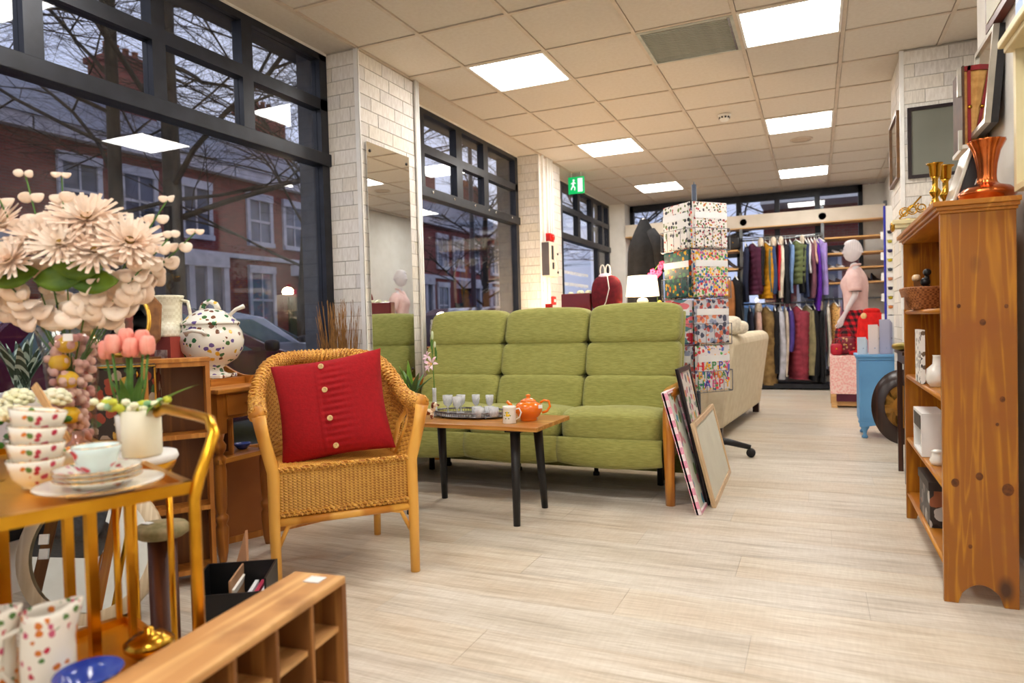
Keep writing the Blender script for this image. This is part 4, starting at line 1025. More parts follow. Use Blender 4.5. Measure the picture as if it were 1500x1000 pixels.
M_paper = mat('cream_sheet', col(222, 220, 204), .7, var=col(214, 212, 196), scale=5)
M_palef = wood('pale_ash_frame', col(232, 206, 168), col(214, 182, 140), 4, 'y', .4)
framed('leaning_canvas', 'canvas picture with pink striped edges leaning lowest against the sofa arm', 'picture', (-.545, 3.56, 0), (-.545, 3.86, 0), (-.712, 3.56, .63), (-.71, 3.86, .63), .02, .03, M_pinkst, M_art1)
framed('leaning_picture', 'tall black framed print leaning behind the pale framed one', 'picture', (-.535, 3.76, 0), (-.535, 4.13, 0), (-.685, 3.76, .735), (-.68, 4.1, .735), .028, .02, M_blkf, M_art2)
def mount(t, W_, H_, th): G().box(.05, W_-.05, .045, H_-.045, -th*.36, -th*.3).build('inner_mount', M_paper, t)
framed('leaning_picture', 'wide pale wood framed blank picture leaning in front of the black one', 'picture', (-.495, 3.72, 0), (-.515, 4.62, 0), (-.60, 3.72, .447), (-.62, 4.6, .447), .028, .022, M_palef, M_paper, mount)

# ================================================================= GIFT WRAP SPINNER
sp = thing('card_spinner', 'tall wire spinner rack of gift wrap sheets on castors', 'display rack', (-.80, 5.16, 0), math.radians(48))
M_wire = mat('grey_wire', col(120, 122, 128), .35, .8, var=col(96, 98, 104), scale=20)
G().tube([(0, 0, .1), (0, 0, 1.98)], .018, 12).build('pole', mat('slate_pole', col(84, 92, 108), .35, .4, var=col(70, 78, 92), scale=9), sp)
G().tube([(0, 0, 1.84), (0, 0, 2.0)], [.02, .004], 10).build('finial', M_wire, sp)
for i in range(5):
    a = 2*PI*i/5+.45; lg = G().tube([(0, 0, .12), (.2*math.cos(a), .2*math.sin(a), .105), (.36*math.cos(a), .36*math.sin(a), .07)], [.035, .025, .018], 8).build('base_leg', M_blk, sp)
    G().lathe([(0, -.022), (.03, -.022), (.032, -.015), (.032, .015), (.03, .022), (0, .022)], 14, T(.36*math.cos(a), .36*math.sin(a), .033, rx=PI/2, rz=a)).build('castor', M_blk, lg)
H4 = .152
prints = {
 'animals_on_white': dots('wrap_small_icons', col(238, 232, 228), [col(60, 50, 60), col(200, 150, 60), col(180, 60, 70), col(110, 130, 80)], scale=60, thr=.46, gaps=.3),
 'birds': dots('wrap_birds', col(240, 236, 232), [col(190, 60, 60), col(110, 130, 80), col(60, 60, 70)], scale=36, thr=.44, gaps=.35),
 'dark': dots('wrap_dark_fox', col(30, 84, 86), [col(226, 96, 30), col(232, 180, 40), col(60, 130, 90), col(20, 50, 60)], scale=30, thr=.5),
 'toys': dots('wrap_bright_toys', col(236, 226, 210), [col(226, 60, 60), col(250, 190, 40), col(60, 110, 190), col(90, 160, 80), col(220, 110, 160)], scale=52, thr=.55),
 'grey': dots('wrap_grey_badges', col(206, 206, 214), [col(70, 76, 100), col(230, 140, 100), col(150, 160, 190), col(190, 90, 90)], scale=30, thr=.55),
 'red': dots('wrap_red_strip', col(232, 222, 226), [col(196, 40, 60), col(90, 140, 150), col(230, 120, 130)], scale=26, thr=.6, stretch=(.3, .3, 1)),
 'white': dots('wrap_white_party', col(236, 230, 232), [col(240, 80, 90), col(90, 120, 200), col(250, 190, 60), col(90, 170, 90)], scale=40, thr=.5, gaps=.2)}
M_label = mat('white_label', col(242, 242, 242), .5, var=col(234, 234, 236), scale=8)
faces = {0: ('animals_on_white', 'toys', 'grey', 'white'), 1: ('birds', 'dark', 'red', 'grey'), 2: ('toys', 'birds', 'white', 'red'), 3: ('grey', 'white', 'dark', 'animals_on_white')}
tiers = ((1.50, 1.825), (1.155, 1.49), (.825, 1.14), (.49, .81))
for f_ in range(4):
    a = {0: 0, 1: -PI/2, 2: PI, 3: PI/2}[f_]
    for k, (z0, z1) in enumerate(tiers):
        M = T(rz=a); p_ = faces[f_][k]; pr_ = prints[p_]
        for q in range(3):      # stack of sheets
            g = G(); g.box(-H4+.008*q, H4-.004*q, -H4-.012-.006*q, -H4-.009-.006*q, z0+.004*q, z1-.005*q, M)
            sh = g.build('wrap_sheet', pr_, sp)
            if q == 2:
                zb = z0+(z1-z0)*.64; G().box(-H4+.012, H4-.01, -H4-.0265, -H4-.024, zb, zb+.045, M).build('paper_band', M_label, sh)
        g = G()
        for zz in (z0-.008, z0+.14):
            g.tube([M @ Vector(v) for v in ((-H4, -H4, zz), (-H4, -H4-.04, zz), (H4, -H4-.04, zz), (H4, -H4, zz))], .0022, 5)
        for i in range(5):
            x = -H4+2*H4*i/4; g.tube([M @ Vector(v) for v in ((x, -H4-.04, z0+.14), (x, -H4-.04, z0-.008), (x, -H4, z0-.008))], .0018, 5)
        g.tube([M @ Vector(v) for v in ((0, -.0, z0+.02), (0, -H4, z0+.02))], .004, 6)
        g.build('wire_pocket', M_wire, sp)
# birthday lettering on the lowest sheet
cols = [col(228, 36, 60), col(250, 190, 30), col(40, 150, 80), col(70, 80, 190), col(230, 90, 160)]
for r_, (s, z, sz) in enumerate((('HAPPY', .665, .08), ('BIRTHDAY', .60, .066), ('HAPPY', .535, .085))):
    for i, chx in enumerate(s):
        x = -.12+.24*i/(len(s)-1)
        M = Matrix.Translation((x, -H4-.0275, z)) @ Euler((PI/2, 0, 0)).to_matrix().to_4x4()
        text_mesh(chx, sz, mat('letter_%d' % ((i+r_) % 5), cols[(i+r_) % 5], .5, var=cols[(i+r_) % 5]), 'letter', sp, M, extrude=.001)

# ================================================================= ON THE BOOKCASE TOP
M_cop = mat('copper', col(214, 120, 64), .22, 1, var=col(176, 90, 44), scale=16)
t = thing('copper_vase', 'fluted copper vase with flared rim on the pine bookcase', 'vase', (.562, 2.93, 1.375))
def flute(pf, n=48, k=12, amp=.05, z0=.08, z1=.24):
    g = G()
    def f(u, v):
        i = u*(len(pf)-1); a = int(min(i, len(pf)-2)); w_ = i-a; r_ = pf[a][0]*(1-w_)+pf[a+1][0]*w_; z = pf[a][1]*(1-w_)+pf[a+1][1]*w_
        th = v*2*PI; m_ = amp*math.cos(th*k) if z0 < z < z1 else amp*.3*math.cos(th*k)
        return (r_*(1+m_)*math.cos(th), r_*(1+m_)*math.sin(th), z)
    return g.grid(f, 34, n, cv=True)
g = flute([(0, 0), (.05, 0), (.072, .012), (.088, .034), (.088, .045), (.07, .062), (.04, .072), (.03, .082), (.028, .10), (.03, .14), (.04, .19), (.058, .228), (.056, .228), (.036, .19), (.026, .14), (.024, .1)])
part(g, 'body', M_cop, t)
G().tube([(.088*math.cos(i*PI/20), .088*math.sin(i*PI/20), .04) for i in range(40)], .003, 6, closed=True).build('rim_band', M_cop, t)
M_brass = mat('brass', col(206, 160, 60), .22, 1, var=col(180, 130, 40), scale=12)
cs = thing('candlestick', 'turned brass candlestick nearer the front edge of the bookcase top', 'candlestick', (.455, 3.3, 1.375), group='brass candlesticks on the bookcase')
G().lathe([(0, 0), (.036, 0), (.038, .006), (.03, .014), (.012, .022), (.009, .035), (.016, .045), (.02, .056), (.012, .068), (.009, .08), (.017, .092), (.018, .1), (.009, .112), (.009, .14), (.014, .148)], 20).build('stem', M_brass, cs)
G().lathe([(.012, .146), (.016, .15), (.019, .185), (.026, .19), (.026, .193), (.016, .193), (.014, .16), (0, .16)], 20).build('socket', M_brass, cs)
dup(cs, (.512, 3.44, 1.375), label='turned brass candlestick farther back beside the dark frame', scale=1.28); cs.scale = (1.2, 1.2, 1.22)
M_gilt = mat('black_board', col(26, 24, 26), .4, var=col(38, 36, 38), scale=9); M_silv = mat('silver_edge', col(196, 190, 178), .3, .7, var=col(170, 164, 152), scale=9)
t = thing('leaning_board', 'black board with silver edge leaning on the bookcase top', 'picture', (.455, 3.08, 1.377), 0, ry=math.radians(17))
G().box(0, .012, -.11, .11, 0, .235).build('board_front', M_silv, t, bev=.002); G().box(.013, .05, -.11, .11, 0, .235).build('board_back', M_gilt, t)
t = thing('ornate_book', 'old red and gold ornate book standing high by the wall end', 'book', (.56, 3.52, 1.70), 0)
M_rg = mat('book_gold', col(196, 146, 76), .4, .3, var=col(164, 112, 48), scale=30); M_rd = mat('book_red', col(150, 20, 24), .6, var=col(120, 12, 16), scale=14)
G().box(.02, .095, -.10, .10, 0, .32).build('page_block', M_rg, t)
G().box(.012, .02, -.105, .105, -.004, .324).box(.095, .102, -.105, .105, -.004, .324).build('cover', mat('book_brown', col(92, 58, 34), .6, var=col(70, 42, 24), scale=20), t)
G().box(.03, .042, -.108, -.1, 0, .32).box(.02, .095, -.108, -.1, .30, .32).build('red_stripe', M_rd, t)
g = G(); g.lathe([(0, .006), (.006, .004), (.009, 0)], 8, T(.038, -.108, .15, rx=PI/2)); g.build('gold_star', M_brass, t)
for s in (0,):
    G().box(-.002, .012, -.1, -.085, -.02, .06).box(-.004, .01, -.1, -.085, .2, .32).build('clasp', M_silv, t)
# shelf bracket under the book so it is carried by the wall
t2 = tag(G().box(.57, .67, 3.40, 3.64, 1.678, 1.694).box(.64, .67, 3.42, 3.62, 1.6, 1.678).build('wall_ledge', M_wall), 'little white ledge on the wall end under the old red book', 'shelf')
t = thing('string_hung_mirror', 'silver and black framed mirror hanging by string from a nail', 'picture', (.60, 3.33, 1.72), 0, ry=math.radians(5))
ff = G(); 
for a in ((-.0, .02, -.17, -.15, 0, .37), (0, .02, .15, .17, 0, .37), (0, .02, -.15, .15, 0, .02), (0, .02, -.15, .15, .35, .37)): ff.box(*a)
ff.build('frame', M_silv, t); G().box(.02, .045, -.17, .17, 0, .37).build('back_board', M_gilt, t); G().box(.008, .014, -.15, .15, .02, .35).build('mirror_glass', M_mirror, t)
g = G().tube([(.045, -.14, .36), (.058, .0, .56), (.045, .14, .36)], .0012, 5); g.sph((.062, 0, .56), .004, n=5); g.build('string', M_brass, t)

# cream cabinet shelf on the near wall
M_ccab = mat('cream_paint', col(226, 212, 168), .45, var=col(216, 200, 152), scale=5)
t = thing('wall_cabinet', 'cream painted wall cabinet with mirrored back at the right edge', 'cabinet', (.665, 2.25, 1.42))
g = G().box(-.045, 0, .55, .58, 0, .47).box(-.045, 0, -.6, -.57, 0, .47).box(-.045, 0, -.6, .58, -.02, 0); g.build('side_frame', M_ccab, t)
G().box(-.085, 0, -.62, .60, .47, .495).box(-.07, 0, -.61, .59, .45, .47).build('cornice_shelf', M_ccab, t, bev=.004)
G().box(-.012, -.004, -.57, .55, 0, .45).build('mirror_panel', M_mirror, t)
t = thing('picture_board', 'blue and white painted board with a green jar, on the cream cabinet top', 'picture', (.61, 2.45, 1.915))
G().box(0, .01, -.28, .3, .0, .26).build('board', dots('blue_white_paint', col(206, 216, 236), [col(80, 90, 190), col(236, 240, 246), col(140, 170, 220)], scale=9, thr=.4), t)
G().soft(-.015, -.03, .12, .02, .1, .13, .6, n=10).build('green_jar', mat('jar_green', col(130, 156, 60), .3, var=col(90, 130, 50), scale=12), t)
t = thing('high_wall_picture', 'dark red-brown frame edge hanging high on the right wall', 'picture', (.655, 3.05, 2.1))
G().box(-.02, .012, -.2, .26, 0, .5).build('frame', mat('red_brown_wood', col(104, 44, 26), .4, var=col(84, 32, 18), scale=8), t)
G().box(-.023, -.02, -.17, .23, .03, .47).build('picture_sheet', M_paper, t)

# ---- inside the bookcase
M_bask = mat('basket_wicker', col(176, 112, 60), .6, var=col(130, 76, 36), scale=110, kind='check', bump=.6)
t = thing('wicker_basket', 'small wicker basket with kitchen tools on the upper bookcase shelf', 'basket', (.43, 3.45, 1.017))
def bf(u, v):
    th = 2*PI*v; r_ = .75+.25*u; sg = (1 if int(v*48) % 2 else -1)*(1 if int(u*14) % 2 else -1)*.0015
    c_ = math.copysign(abs(math.cos(th))**.6, math.cos(th)); s_ = math.copysign(abs(math.sin(th))**.6, math.sin(th))
    return (c_*(.085*r_+sg), s_*(.16*r_+sg), .085*u)
g = G().grid(bf, 15, 48, cv=True); part(g, 'woven_wall', M_bask, t, thick=.006)
G().box(-.06, .06, -.11, .11, 0, .006).build('base', M_bask, t)
g = G()
for k in range(2): g.tube([(math.copysign(abs(math.cos(a))**.6, math.cos(a))*.085, math.copysign(abs(math.sin(a))**.6, math.sin(a))*.16, .087+.003*math.sin(i*2.2+k*PI)) for i in range(80) for a in (2*PI*i/80,)], .0045, 5, closed=True)
g.build('braided_rim', M_bask, t)
G().box(-.092, -.088, -.12, -.04, .0, .05).build('price_card', MATS['white_paper'], t)
tag(G().beam((.42, 3.56, 1.05), (.40, 3.42, 1.14), .025, .012).soft(.395, 3.40, 1.15, .03, .07, .03, .7, n=8).build('wooden_spoon', M_palef), 'pale wooden spoon sticking out of the wicker basket', 'utensil')
tag(G().tube([(.44, 3.40, 1.05), (.43, 3.36, 1.16)], .009, 8).sph((.43, 3.355, 1.17), .016, n=8).sph((.425, 3.37, 1.13), .02, n=8).build('black_utensil', M_blk), 'black and silver kitchen tool in the wicker basket', 'utensil')
tag(G().box(.395, .41, 3.28, 3.46, .7065, .93, T(0)).build('lace_board', dots('lace_pattern', col(236, 232, 224), [col(110, 90, 70), col(60, 60, 60)], scale=40, thr=.42, gaps=.2)), 'white lace-patterned board standing on the second bookcase shelf', 'board')
tag(G().lathe([(0, 0), (.03, 0), (.045, .03), (.04, .07), (.02, .09), (.018, .12), (.02, .125), (0, .125)], 16, T(.44, 3.17, .7065)).build('white_jug', M_china), 'white china jug partly hidden on the second bookcase shelf', 'jug')
t = thing('bottle_box', 'white windowed gift box with two small bottles on the third shelf', 'box', (.44, 3.42, .4015))
M_box = mat('white_card', col(238, 236, 232), .6, var=col(230, 228, 224), scale=10)
G().box(-.045, .045, -.13, .13, 0, .012).box(-.045, .045, -.13, .13, .168, .18).box(-.045, .045, -.13, -.112, .012, .168).box(-.045, .045, .112, .13, .012, .168).box(.035, .045, -.112, .112, .012, .168).build('carton', M_box, t)
G().box(-.047, -.045, -.1, .1, .11, .168).build('black_label', M_blk, t)
for y, mm, n_ in ((.05, M_china, 'white_bottle'), (-.04, mat('brown_glass', col(40, 22, 14), .15, var=col(56, 30, 18), scale=6), 'brown_bottle')):
    G().lathe([(0, 0), (.022, 0), (.024, .05), (.012, .07), (.012, .09), (.015, .09), (.015, .1), (0, .1)], 14, T(-.005, y, .012)).build('bottle', mm, t)
tag(G().lathe([(0, 0), (.022, 0), (.03, .02), (.022, .035), (.02, .05), (.026, .055), (.012, .06), (0, .062)], 16, T(.43, 3.13, .4015)).build('ceramic_pot', M_china), 'tiny white lidded pot at the third shelf near end', 'pot')
t = thing('photo_box', 'dark storage box with black and white photo print on the lowest shelf', 'box', (.45, 3.35, .1315))
G().box(-.04, .06, -.15, .15, 0, .17).build('box_body', dots('photo_print', col(50, 44, 42), [col(190, 186, 180), col(120, 112, 106), col(20, 18, 18), col(150, 90, 60)], scale=16, thr=.5), t)
G().box(-.045, .065, -.155, .155, .15, .185).build('lid', mat('dark_box', col(52, 42, 38), .6, var=col(42, 34, 30), scale=8), t)

# ---- pier wall: bracket, pictures
t = thing('wall_bracket', 'white carved wall bracket with gilt leaf support on the right pillar', 'shelf', (.575, 5.40, 1.56))
G().box(-.09, .075, -.07, .05, .045, .075).box(-.075, .065, -.06, .05, .02, .045).build('bracket_top', M_ccab, t, bev=.004)
G().soft(-.085, -.0, .035, .03, .1, .07, .7, n=10).build('gilt_leaf', M_brass, t)
G().tube([(.02, .0, .02), (.03, -.03, -.04), (.0, -.02, -.1), (.03, .02, -.16)], [.012, .014, .01, .006], 8).tube([(.0, 0, .0), (-.02, 0, -.05), (.02, 0, -.08)], .006, 6).build('scroll', M_brass, t)
t = thing('scroll_ornament', 'openwork brass scroll ornament standing on the white wall bracket', 'ornament', (.62, 5.38, 1.635))
g = G()
for k in range(3):
    g.tube([(-.06+.05*k+(.035-.001*i)*math.cos(i*.5+k), 0, .05+.012*k+(.035-.001*i)*math.sin(i*.5+k)) for i in range(22)], .005, 6)
g.tube([(-.09, 0, .003), (.08, 0, .003)], .006); g.tube([(-.09, 0, .01), (-.02, 0, .08), (.04, 0, .15)], .006); g.build('scrollwork', M_brass, t)
def wallpic(name, lab, x0, x1, y, z0, z1, fm, pm_, axis='y', fw_=.022):
    t = thing(name, lab, 'picture', (x0, y, z0) if axis == 'y' else (y, x0, z0)); W_ = x1-x0; H_ = z1-z0
    f = (lambda a, b, c_, d, e, h: (a, b, c_, d, e, h)) if axis == 'y' else (lambda a, b, c_, d, e, h: (c_, d, a, b, e, h))
    g = G()
    for a in ((0, fw_, -.02, 0, 0, H_), (W_-fw_, W_, -.02, 0, 0, H_), (fw_, W_-fw_, -.02, 0, 0, fw_), (fw_, W_-fw_, -.02, 0, H_-fw_, H_)): g.box(*f(*a))
    g.build('frame', fm, t); G().box(*f(fw_, W_-fw_, -.01, -.004, fw_, H_-fw_)).build('picture_sheet', pm_, t)
wallpic('slate_picture', 'black framed grey-green panel hanging on the white brick pillar', .592, .99, 5.455, 1.92, 2.40, M_blkf, mat('slate_green_panel', col(120, 122, 112), .3, var=col(108, 110, 100), scale=2, coat=.3))
wallpic('side_mirror', 'brown framed mirror on the side of the right pillar', 5.53, 6.05, .553, 1.95, 2.42, mat('brown_gilt', col(120, 86, 52), .4, .3, var=col(90, 62, 36), scale=12), M_mirror, 'x')
# ================================================================= LEFT DISPLAY: CART, SHELF UNIT, WASHSTAND
M_rose = dots('rose_china', col(240, 236, 224), [col(190, 60, 80), col(210, 120, 50), col(90, 130, 70), col(200, 90, 120)], scale=75, thr=.5, rough=.15, gaps=.72)
M_blue = dots('pale_blue_china', col(214, 232, 230), [col(196, 70, 80), col(220, 190, 90)], scale=30, thr=.36, rough=.15, gaps=.6)
M_giltrim = mat('gilt_rim', col(222, 176, 80), .25, .9, var=col(200, 150, 60), scale=20)
def cup(name, lab, x, y, z, r, h, m_, grp=None, rz=0, tilt=0):
    t = thing(name, lab, 'teacup', (x, y, z), rz, grp, rx=tilt)
    G().lathe([(0, 0), (r*.5, 0), (r*.5, .004), (r*.58, .008), (r*.8, h*.35), (r*.92, h*.7), (r, h), (r-.002, h), (r*.9, h*.7), (r*.76, h*.35), (r*.5, .012), (0, .01)], 28).build('bowl', m_, t)
    G().tube([(r*.95, 0, h*.85), (r*1.35, 0, h*.85), (r*1.45, 0, h*.55), (r*.82, 0, h*.35)], .003, 8).build('handle', m_, t)
    G().tube([((r-.001)*math.cos(i*PI/16), (r-.001)*math.sin(i*PI/16), h) for i in range(32)], .0012, 5, closed=True).build('gilt_rim', M_giltrim, t)
    return t
def plate(lab, x, y, z, r, m_, grp):
    t = thing('plate', lab, 'plate', (x, y, z), 0, grp)
    G().lathe([(0, 0), (r*.55, 0), (r*.62, .006), (r, .018), (r, .021), (r*.6, .010), (0, .005)], 40).build('dish', m_, t)
    G().tube([(r*math.cos(i*PI/20), r*math.sin(i*PI/20), .02) for i in range(40)], .0012, 5, closed=True).build('gilt_rim', M_giltrim, t)
ZT = .687
# china on the cart top
plate('large white oval-looking plate under the smaller plates on the cart', -1.315, .915, ZT, .115, M_china, 'plates stacked on the gold cart')
for i in range(3): plate(['lowest small floral plate of the cart stack', 'middle small floral plate of the cart stack', 'top small floral plate, under the pale blue cup'][i], -1.32, .915, ZT+.012+.009*i, .078, M_rose, 'plates stacked on the gold cart')
cup('teacup', 'pale blue floral teacup on the stacked plates', -1.33, .92, ZT+.037, .045, .055, M_blue, rz=2.4)
for i in range(4): cup('teacup', ['bottom rose-patterned teacup of the tall stack', 'second rose-patterned teacup up the tall stack', 'third rose-patterned teacup up the tall stack', 'top rose-patterned teacup of the tall stack'][i], -1.50, .905, ZT+.034*i, .053, .06, M_rose, 'rose teacups stacked on the cart', rz=2.6, tilt=.05*i)
cup('teacup', 'rose-patterned teacup behind the stacked plates on the cart', -1.55, 1.03, ZT, .045, .055, M_rose, rz=1.6)
# reed diffuser
t = thing('reed_diffuser', 'glass reed diffuser with slanting wooden sticks', 'diffuser', (-1.625, 1.08, ZT))
G().lathe([(0, 0), (.032, 0), (.034, .004), (.034, .05), (.014, .065), (.012, .085), (.01, .085), (.012, .064), (.03, .048), (.03, .008), (0, .006)], 20).build('bottle', mat('pink_glass', col(240, 190, 170), .05, trans=.8, var=col(236, 180, 160), scale=9), t)
M_reed = mat('reed_wood', col(220, 176, 120), .6, var=col(200, 150, 96), scale=30)
for i in range(7):
    x = -.012*(i-3); G().tube([(.02-.003*i, 0, .01), (-.14-.012*(i-3)*1.6, -.03+.008*i, .2-.005*abs(i-3))], .0028, 6).build('reed', M_reed, t)
# big glass vase with fruit and peach bouquet
VX, VY = -2.095, 1.32
t = thing('bouquet_vase', 'tall flared glass vase filled with lemons holding the peach bouquet', 'vase', (VX+.14, VY-.03, ZT))
M_vg = pane_glass('vase_glass', (.96, .97, .95, 1), 1.45)
G().lathe([(0, 0), (.055, 0), (.058, .004), (.055, .03), (.058, .12), (.072, .26), (.088, .34), (.085, .34), (.069, .26), (.054, .12), (.051, .02), (0, .012)], 32).build('glass_vase', M_vg, t)
M_lem = mat('lemon', col(238, 190, 30), .4, var=col(220, 166, 20), scale=20); M_pet = mat('dried_pink', col(214, 150, 150), .8, var=col(236, 200, 190), scale=14)
rl = random.Random(3)
for i in range(6): 
    a = -1.4+(.5 if i % 2 else -.5); z = .04+.05*i; G().soft(.03*math.cos(a), .03*math.sin(a), z, .062, .05, .05, .95, T(), 10).build('lemon', M_lem, t)
g = G()
for i in range(130):
    a = rl.uniform(0, 2*PI); r_ = rl.uniform(.02, .043); z = rl.uniform(.02, .31); rr2 = r_*(1+max(0, z-.1)*2.6)
    g.soft(rr2*math.cos(a), rr2*math.sin(a), z, .03, .02, .024, .9, T(), 5)
part(g, 'dried_petals', M_pet, t)['kind'] = 'stuff'
M_hemp = mat('vase_tag_white', col(244, 240, 236), .6, var=col(236, 232, 228), scale=9)
G().cb(.05, -.078, .31, .028, .002, .02, T(rz=.35)).build('price_tag', M_hemp, t)
# the bouquet
bq = thing('peach_bouquet', 'big bouquet of peach artificial chrysanthemums and round leaves in the glass vase', 'flowers', (VX+.14, VY-.03, ZT+.045))
M_pch = mat('peach_petal', col(250, 220, 196), .75, var=col(253, 238, 222), scale=14, sheen=.2)
M_pch2 = mat('peach_leaf', col(238, 208, 182), .75, var=col(250, 232, 214), scale=16, sheen=.2)
M_gl = mat('fresh_leaf', col(110, 140, 30), .55, var=col(70, 104, 24), scale=14); M_ctr = mat('bloom_centre', col(150, 120, 40), .8, var=col(110, 80, 30), scale=60)
def mum(c, s, d, rng):
    d = Vector(d).normalized(); q = d.to_track_quat('Z', 'Y').to_matrix().to_4x4(); M = Matrix.Translation(c) @ q; g = G()
    for ring in range(4):
        n_ = (22, 20, 16, 10)[ring]; el = (.12, .4, .75, 1.1)[ring]; L_ = s*(1, .9, .7, .5)[ring]
        for i in range(n_):
            a = 2*PI*(i+ring*.5)/n_+rng.uniform(-.06, .06); e_ = el+rng.uniform(-.1, .1); w_ = s*.16
            def pt(r_, off, up): return (r_*math.cos(e_)*math.cos(a)-off*math.sin(a), r_*math.cos(e_)*math.sin(a)+off*math.cos(a), r_*math.sin(e_)*.8+up)
            g.add([pt(.08*s, -w_*.2, 0), pt(L_*.6, -w_*.5, .0), pt(L_, -w_*.3, .02*s), pt(L_, w_*.3, .02*s), pt(L_*.6, w_*.5, 0), pt(.08*s, w_*.2, 0), pt(L_*.6, 0, -.05*s)], [(0, 1, 6), (1, 2, 6), (2, 3, 6), (3, 4, 6), (4, 5, 6), (5, 0, 6)], M, False)
    b = part(g, 'bloom', M_pch, bq); G().sph((0, 0, s*.1), (s*.14, s*.14, s*.08), M, 6).build('bloom_centre', M_ctr, b)
rb = random.Random(11)
cen = Vector((-.01, 0, .46))
def rel(px_, pz_, dy=0): return Vector((px_, dy, pz_))
# camera-right axis at the cart is about (.91,.40); use it only to lay the bouquet out wide
ax = Vector((.86, .5, 0)); tow = Vector((.6, -.8, 0))
for (u_, z_, s_, k_) in ((-.20, .58, .10, 0), (.065, .60, .105, .02), (.18, .53, .105, .03), (-.07, .55, .09, .02), (-.235, .49, .09, .03), (.10, .50, .09, .07), (-.12, .48, .085, .07), (.0, .64, .07, -.06), (.02, .52, .085, .09)):
    c = ax*u_+tow*k_+Vector((0, 0, z_)); mum(c, s_, (c-Vector((0, 0, .3)))*.7+tow*.22+Vector((0, 0, .06)), rb)
def disc_leaf(c, r_, nrm, m_=None):
    q = Vector(nrm).normalized().to_track_quat('Z', 'Y').to_matrix().to_4x4(); M = Matrix.Translation(c) @ q
    g = G(); g.grid(lambda u, v: (r_*u*math.cos(2*PI*v), r_*u*.86*math.sin(2*PI*v), .25*r_*u*u*math.cos(4*PI*v)), 4, 14, M, cv=True)
    part(g, 'round_leaf', m_ or M_pch2, bq, thick=.0015)
sprigs = [(-.20, .72), (-.30, .68), (-.10, .73), (.01, .72), (.28, .66), (.30, .55), (.36, .56), (-.32, .58), (.22, .46), (-.2, .44), (-.05, .43), (.1, .42), (.27, .48), (-.28, .47), (.17, .41), (-.13, .41)]
g = G()
for i, (u_, z_) in enumerate(sprigs):
    tip = ax*u_+Vector((0, 0, z_))+tow*rb.uniform(-.03, .08); base = Vector((0, 0, .15))
    mid = base.lerp(tip, .5)+Vector((0, 0, .04)); pts = [base, mid, tip]
    g.tube([base, base.lerp(mid, .5), mid, mid.lerp(tip, .5), tip], .0022, 5)
    for k in range(5):
        f = 1-k*.13; c = base.lerp(mid, min(1, f*2)) if f < .5 else mid.lerp(tip, f*2-1)
        for s in (-1, 1):
            r_ = .013+.0058*k
            off = ax*s*r_*.9+tow*rb.uniform(-.01, .02)
            disc_leaf(c+off, r_, tow+Vector((rb.uniform(-.5, .5), 0, rb.uniform(-.1, .9))))
g.build('stem', M_stem, bq)['kind'] = 'stuff'
for (u_, z_, a) in ((-.12, .44, .5), (.05, .46, -.4), (.09, .42, -.2), (-.2, .43, .8), (.0, .43, 0)):
    g = G(); c = ax*u_+tow*.06+Vector((0, 0, z_)); g.grid(lambda u, v: tuple(c+ax*(u-.5)*.13+Vector((0, 0, (v-.5)*.075*math.sin(PI*min(.98, u+.02))**.7+.03*(u-.5)*a))+tow*.01*math.cos(v*PI)), 9, 5); part(g, 'green_leaf', M_gl, bq, thick=.0015)
# white roses in a pot, at far left of the cart
M_wr2 = mat('white_rose', col(248, 246, 222), .7, var=col(240, 240, 200), scale=20)
def rose(g, c, s):
    for i in range(26):
        a = i*2.4; z = -.5+1.45*i/25; r_ = math.sqrt(max(0, 1-z*z)) if z < 1 else 0
        g.soft(c[0]+s*.75*r_*math.cos(a), c[1]+s*.75*r_*math.sin(a), c[2]+s*.6*z, s*.62, s*.62, s*.4, .85, T(), 5)
t = thing('white_rose_pot', 'white artificial roses with dark leaves in a low pot at far left', 'flowers', (-1.90, 1.13, ZT))
G().lathe([(0, 0), (.045, 0), (.055, .05), (.05, .05), (.04, .01), (0, .01)], 18).build('pot', M_china, t)
g = G(); rr3 = random.Random(5)
for i in range(40):
    a = rr3.uniform(0, 2*PI); r_ = rr3.uniform(.01, .09); z = rr3.uniform(.04, .11)
    g.soft(r_*math.cos(a), r_*math.sin(a), z, .05, .03, .02, .9, T(), 5)
part(g, 'leaves', mat('deep_green_leaf', col(34, 66, 26), .5, var=col(70, 130, 40), scale=18), t)['kind'] = 'stuff'
for (x, y, z, s) in ((-.06, -.04, .13, .036), (.0, -.02, .155, .036), (.07, .03, .15, .038), (.04, -.06, .12, .034), (-.09, 0, .1, .03)):
    g = G(); rose(g, (x, y, z), s); part(g, 'rose_bloom', M_wr2, t)
# white candle pot with small flowers on round stand
t = thing('round_plant_stand', 'slim gold plant stand with round white top beside the cart handle', 'stand', (-1.56, 1.185, 0))
G().lathe([(0, .655), (.08, .66), (.088, .675), (.088, .682), (0, .682)], 32).build('gold_ring', M_gold, t)
G().lathe([(0, .682), (.09, .682), (.094, .69), (.09, .702), (0, .704)], 32).build('white_top', M_box, t)
for a_ in (.6, 2.7, 4.8): G().tube([(.07*math.cos(a_), .07*math.sin(a_), 0), (.07*math.cos(a_), .07*math.sin(a_), .66)], .008, 8).build('leg', M_gold, t)
t = thing('candle_pot', 'cream cylindrical candle pot wreathed with green and white flowers', 'pot', (-1.515, 1.165, .704))
G().lathe([(0, 0), (.043, 0), (.045, .004), (.045, .11), (.041, .112), (.041, .1), (0, .1)], 28).build('pot_wall', mat('cream_wax', col(240, 236, 214), .5, var=col(232, 228, 200), scale=9), t)
rr4 = random.Random(9); gs_ = [G(), G(), G()]
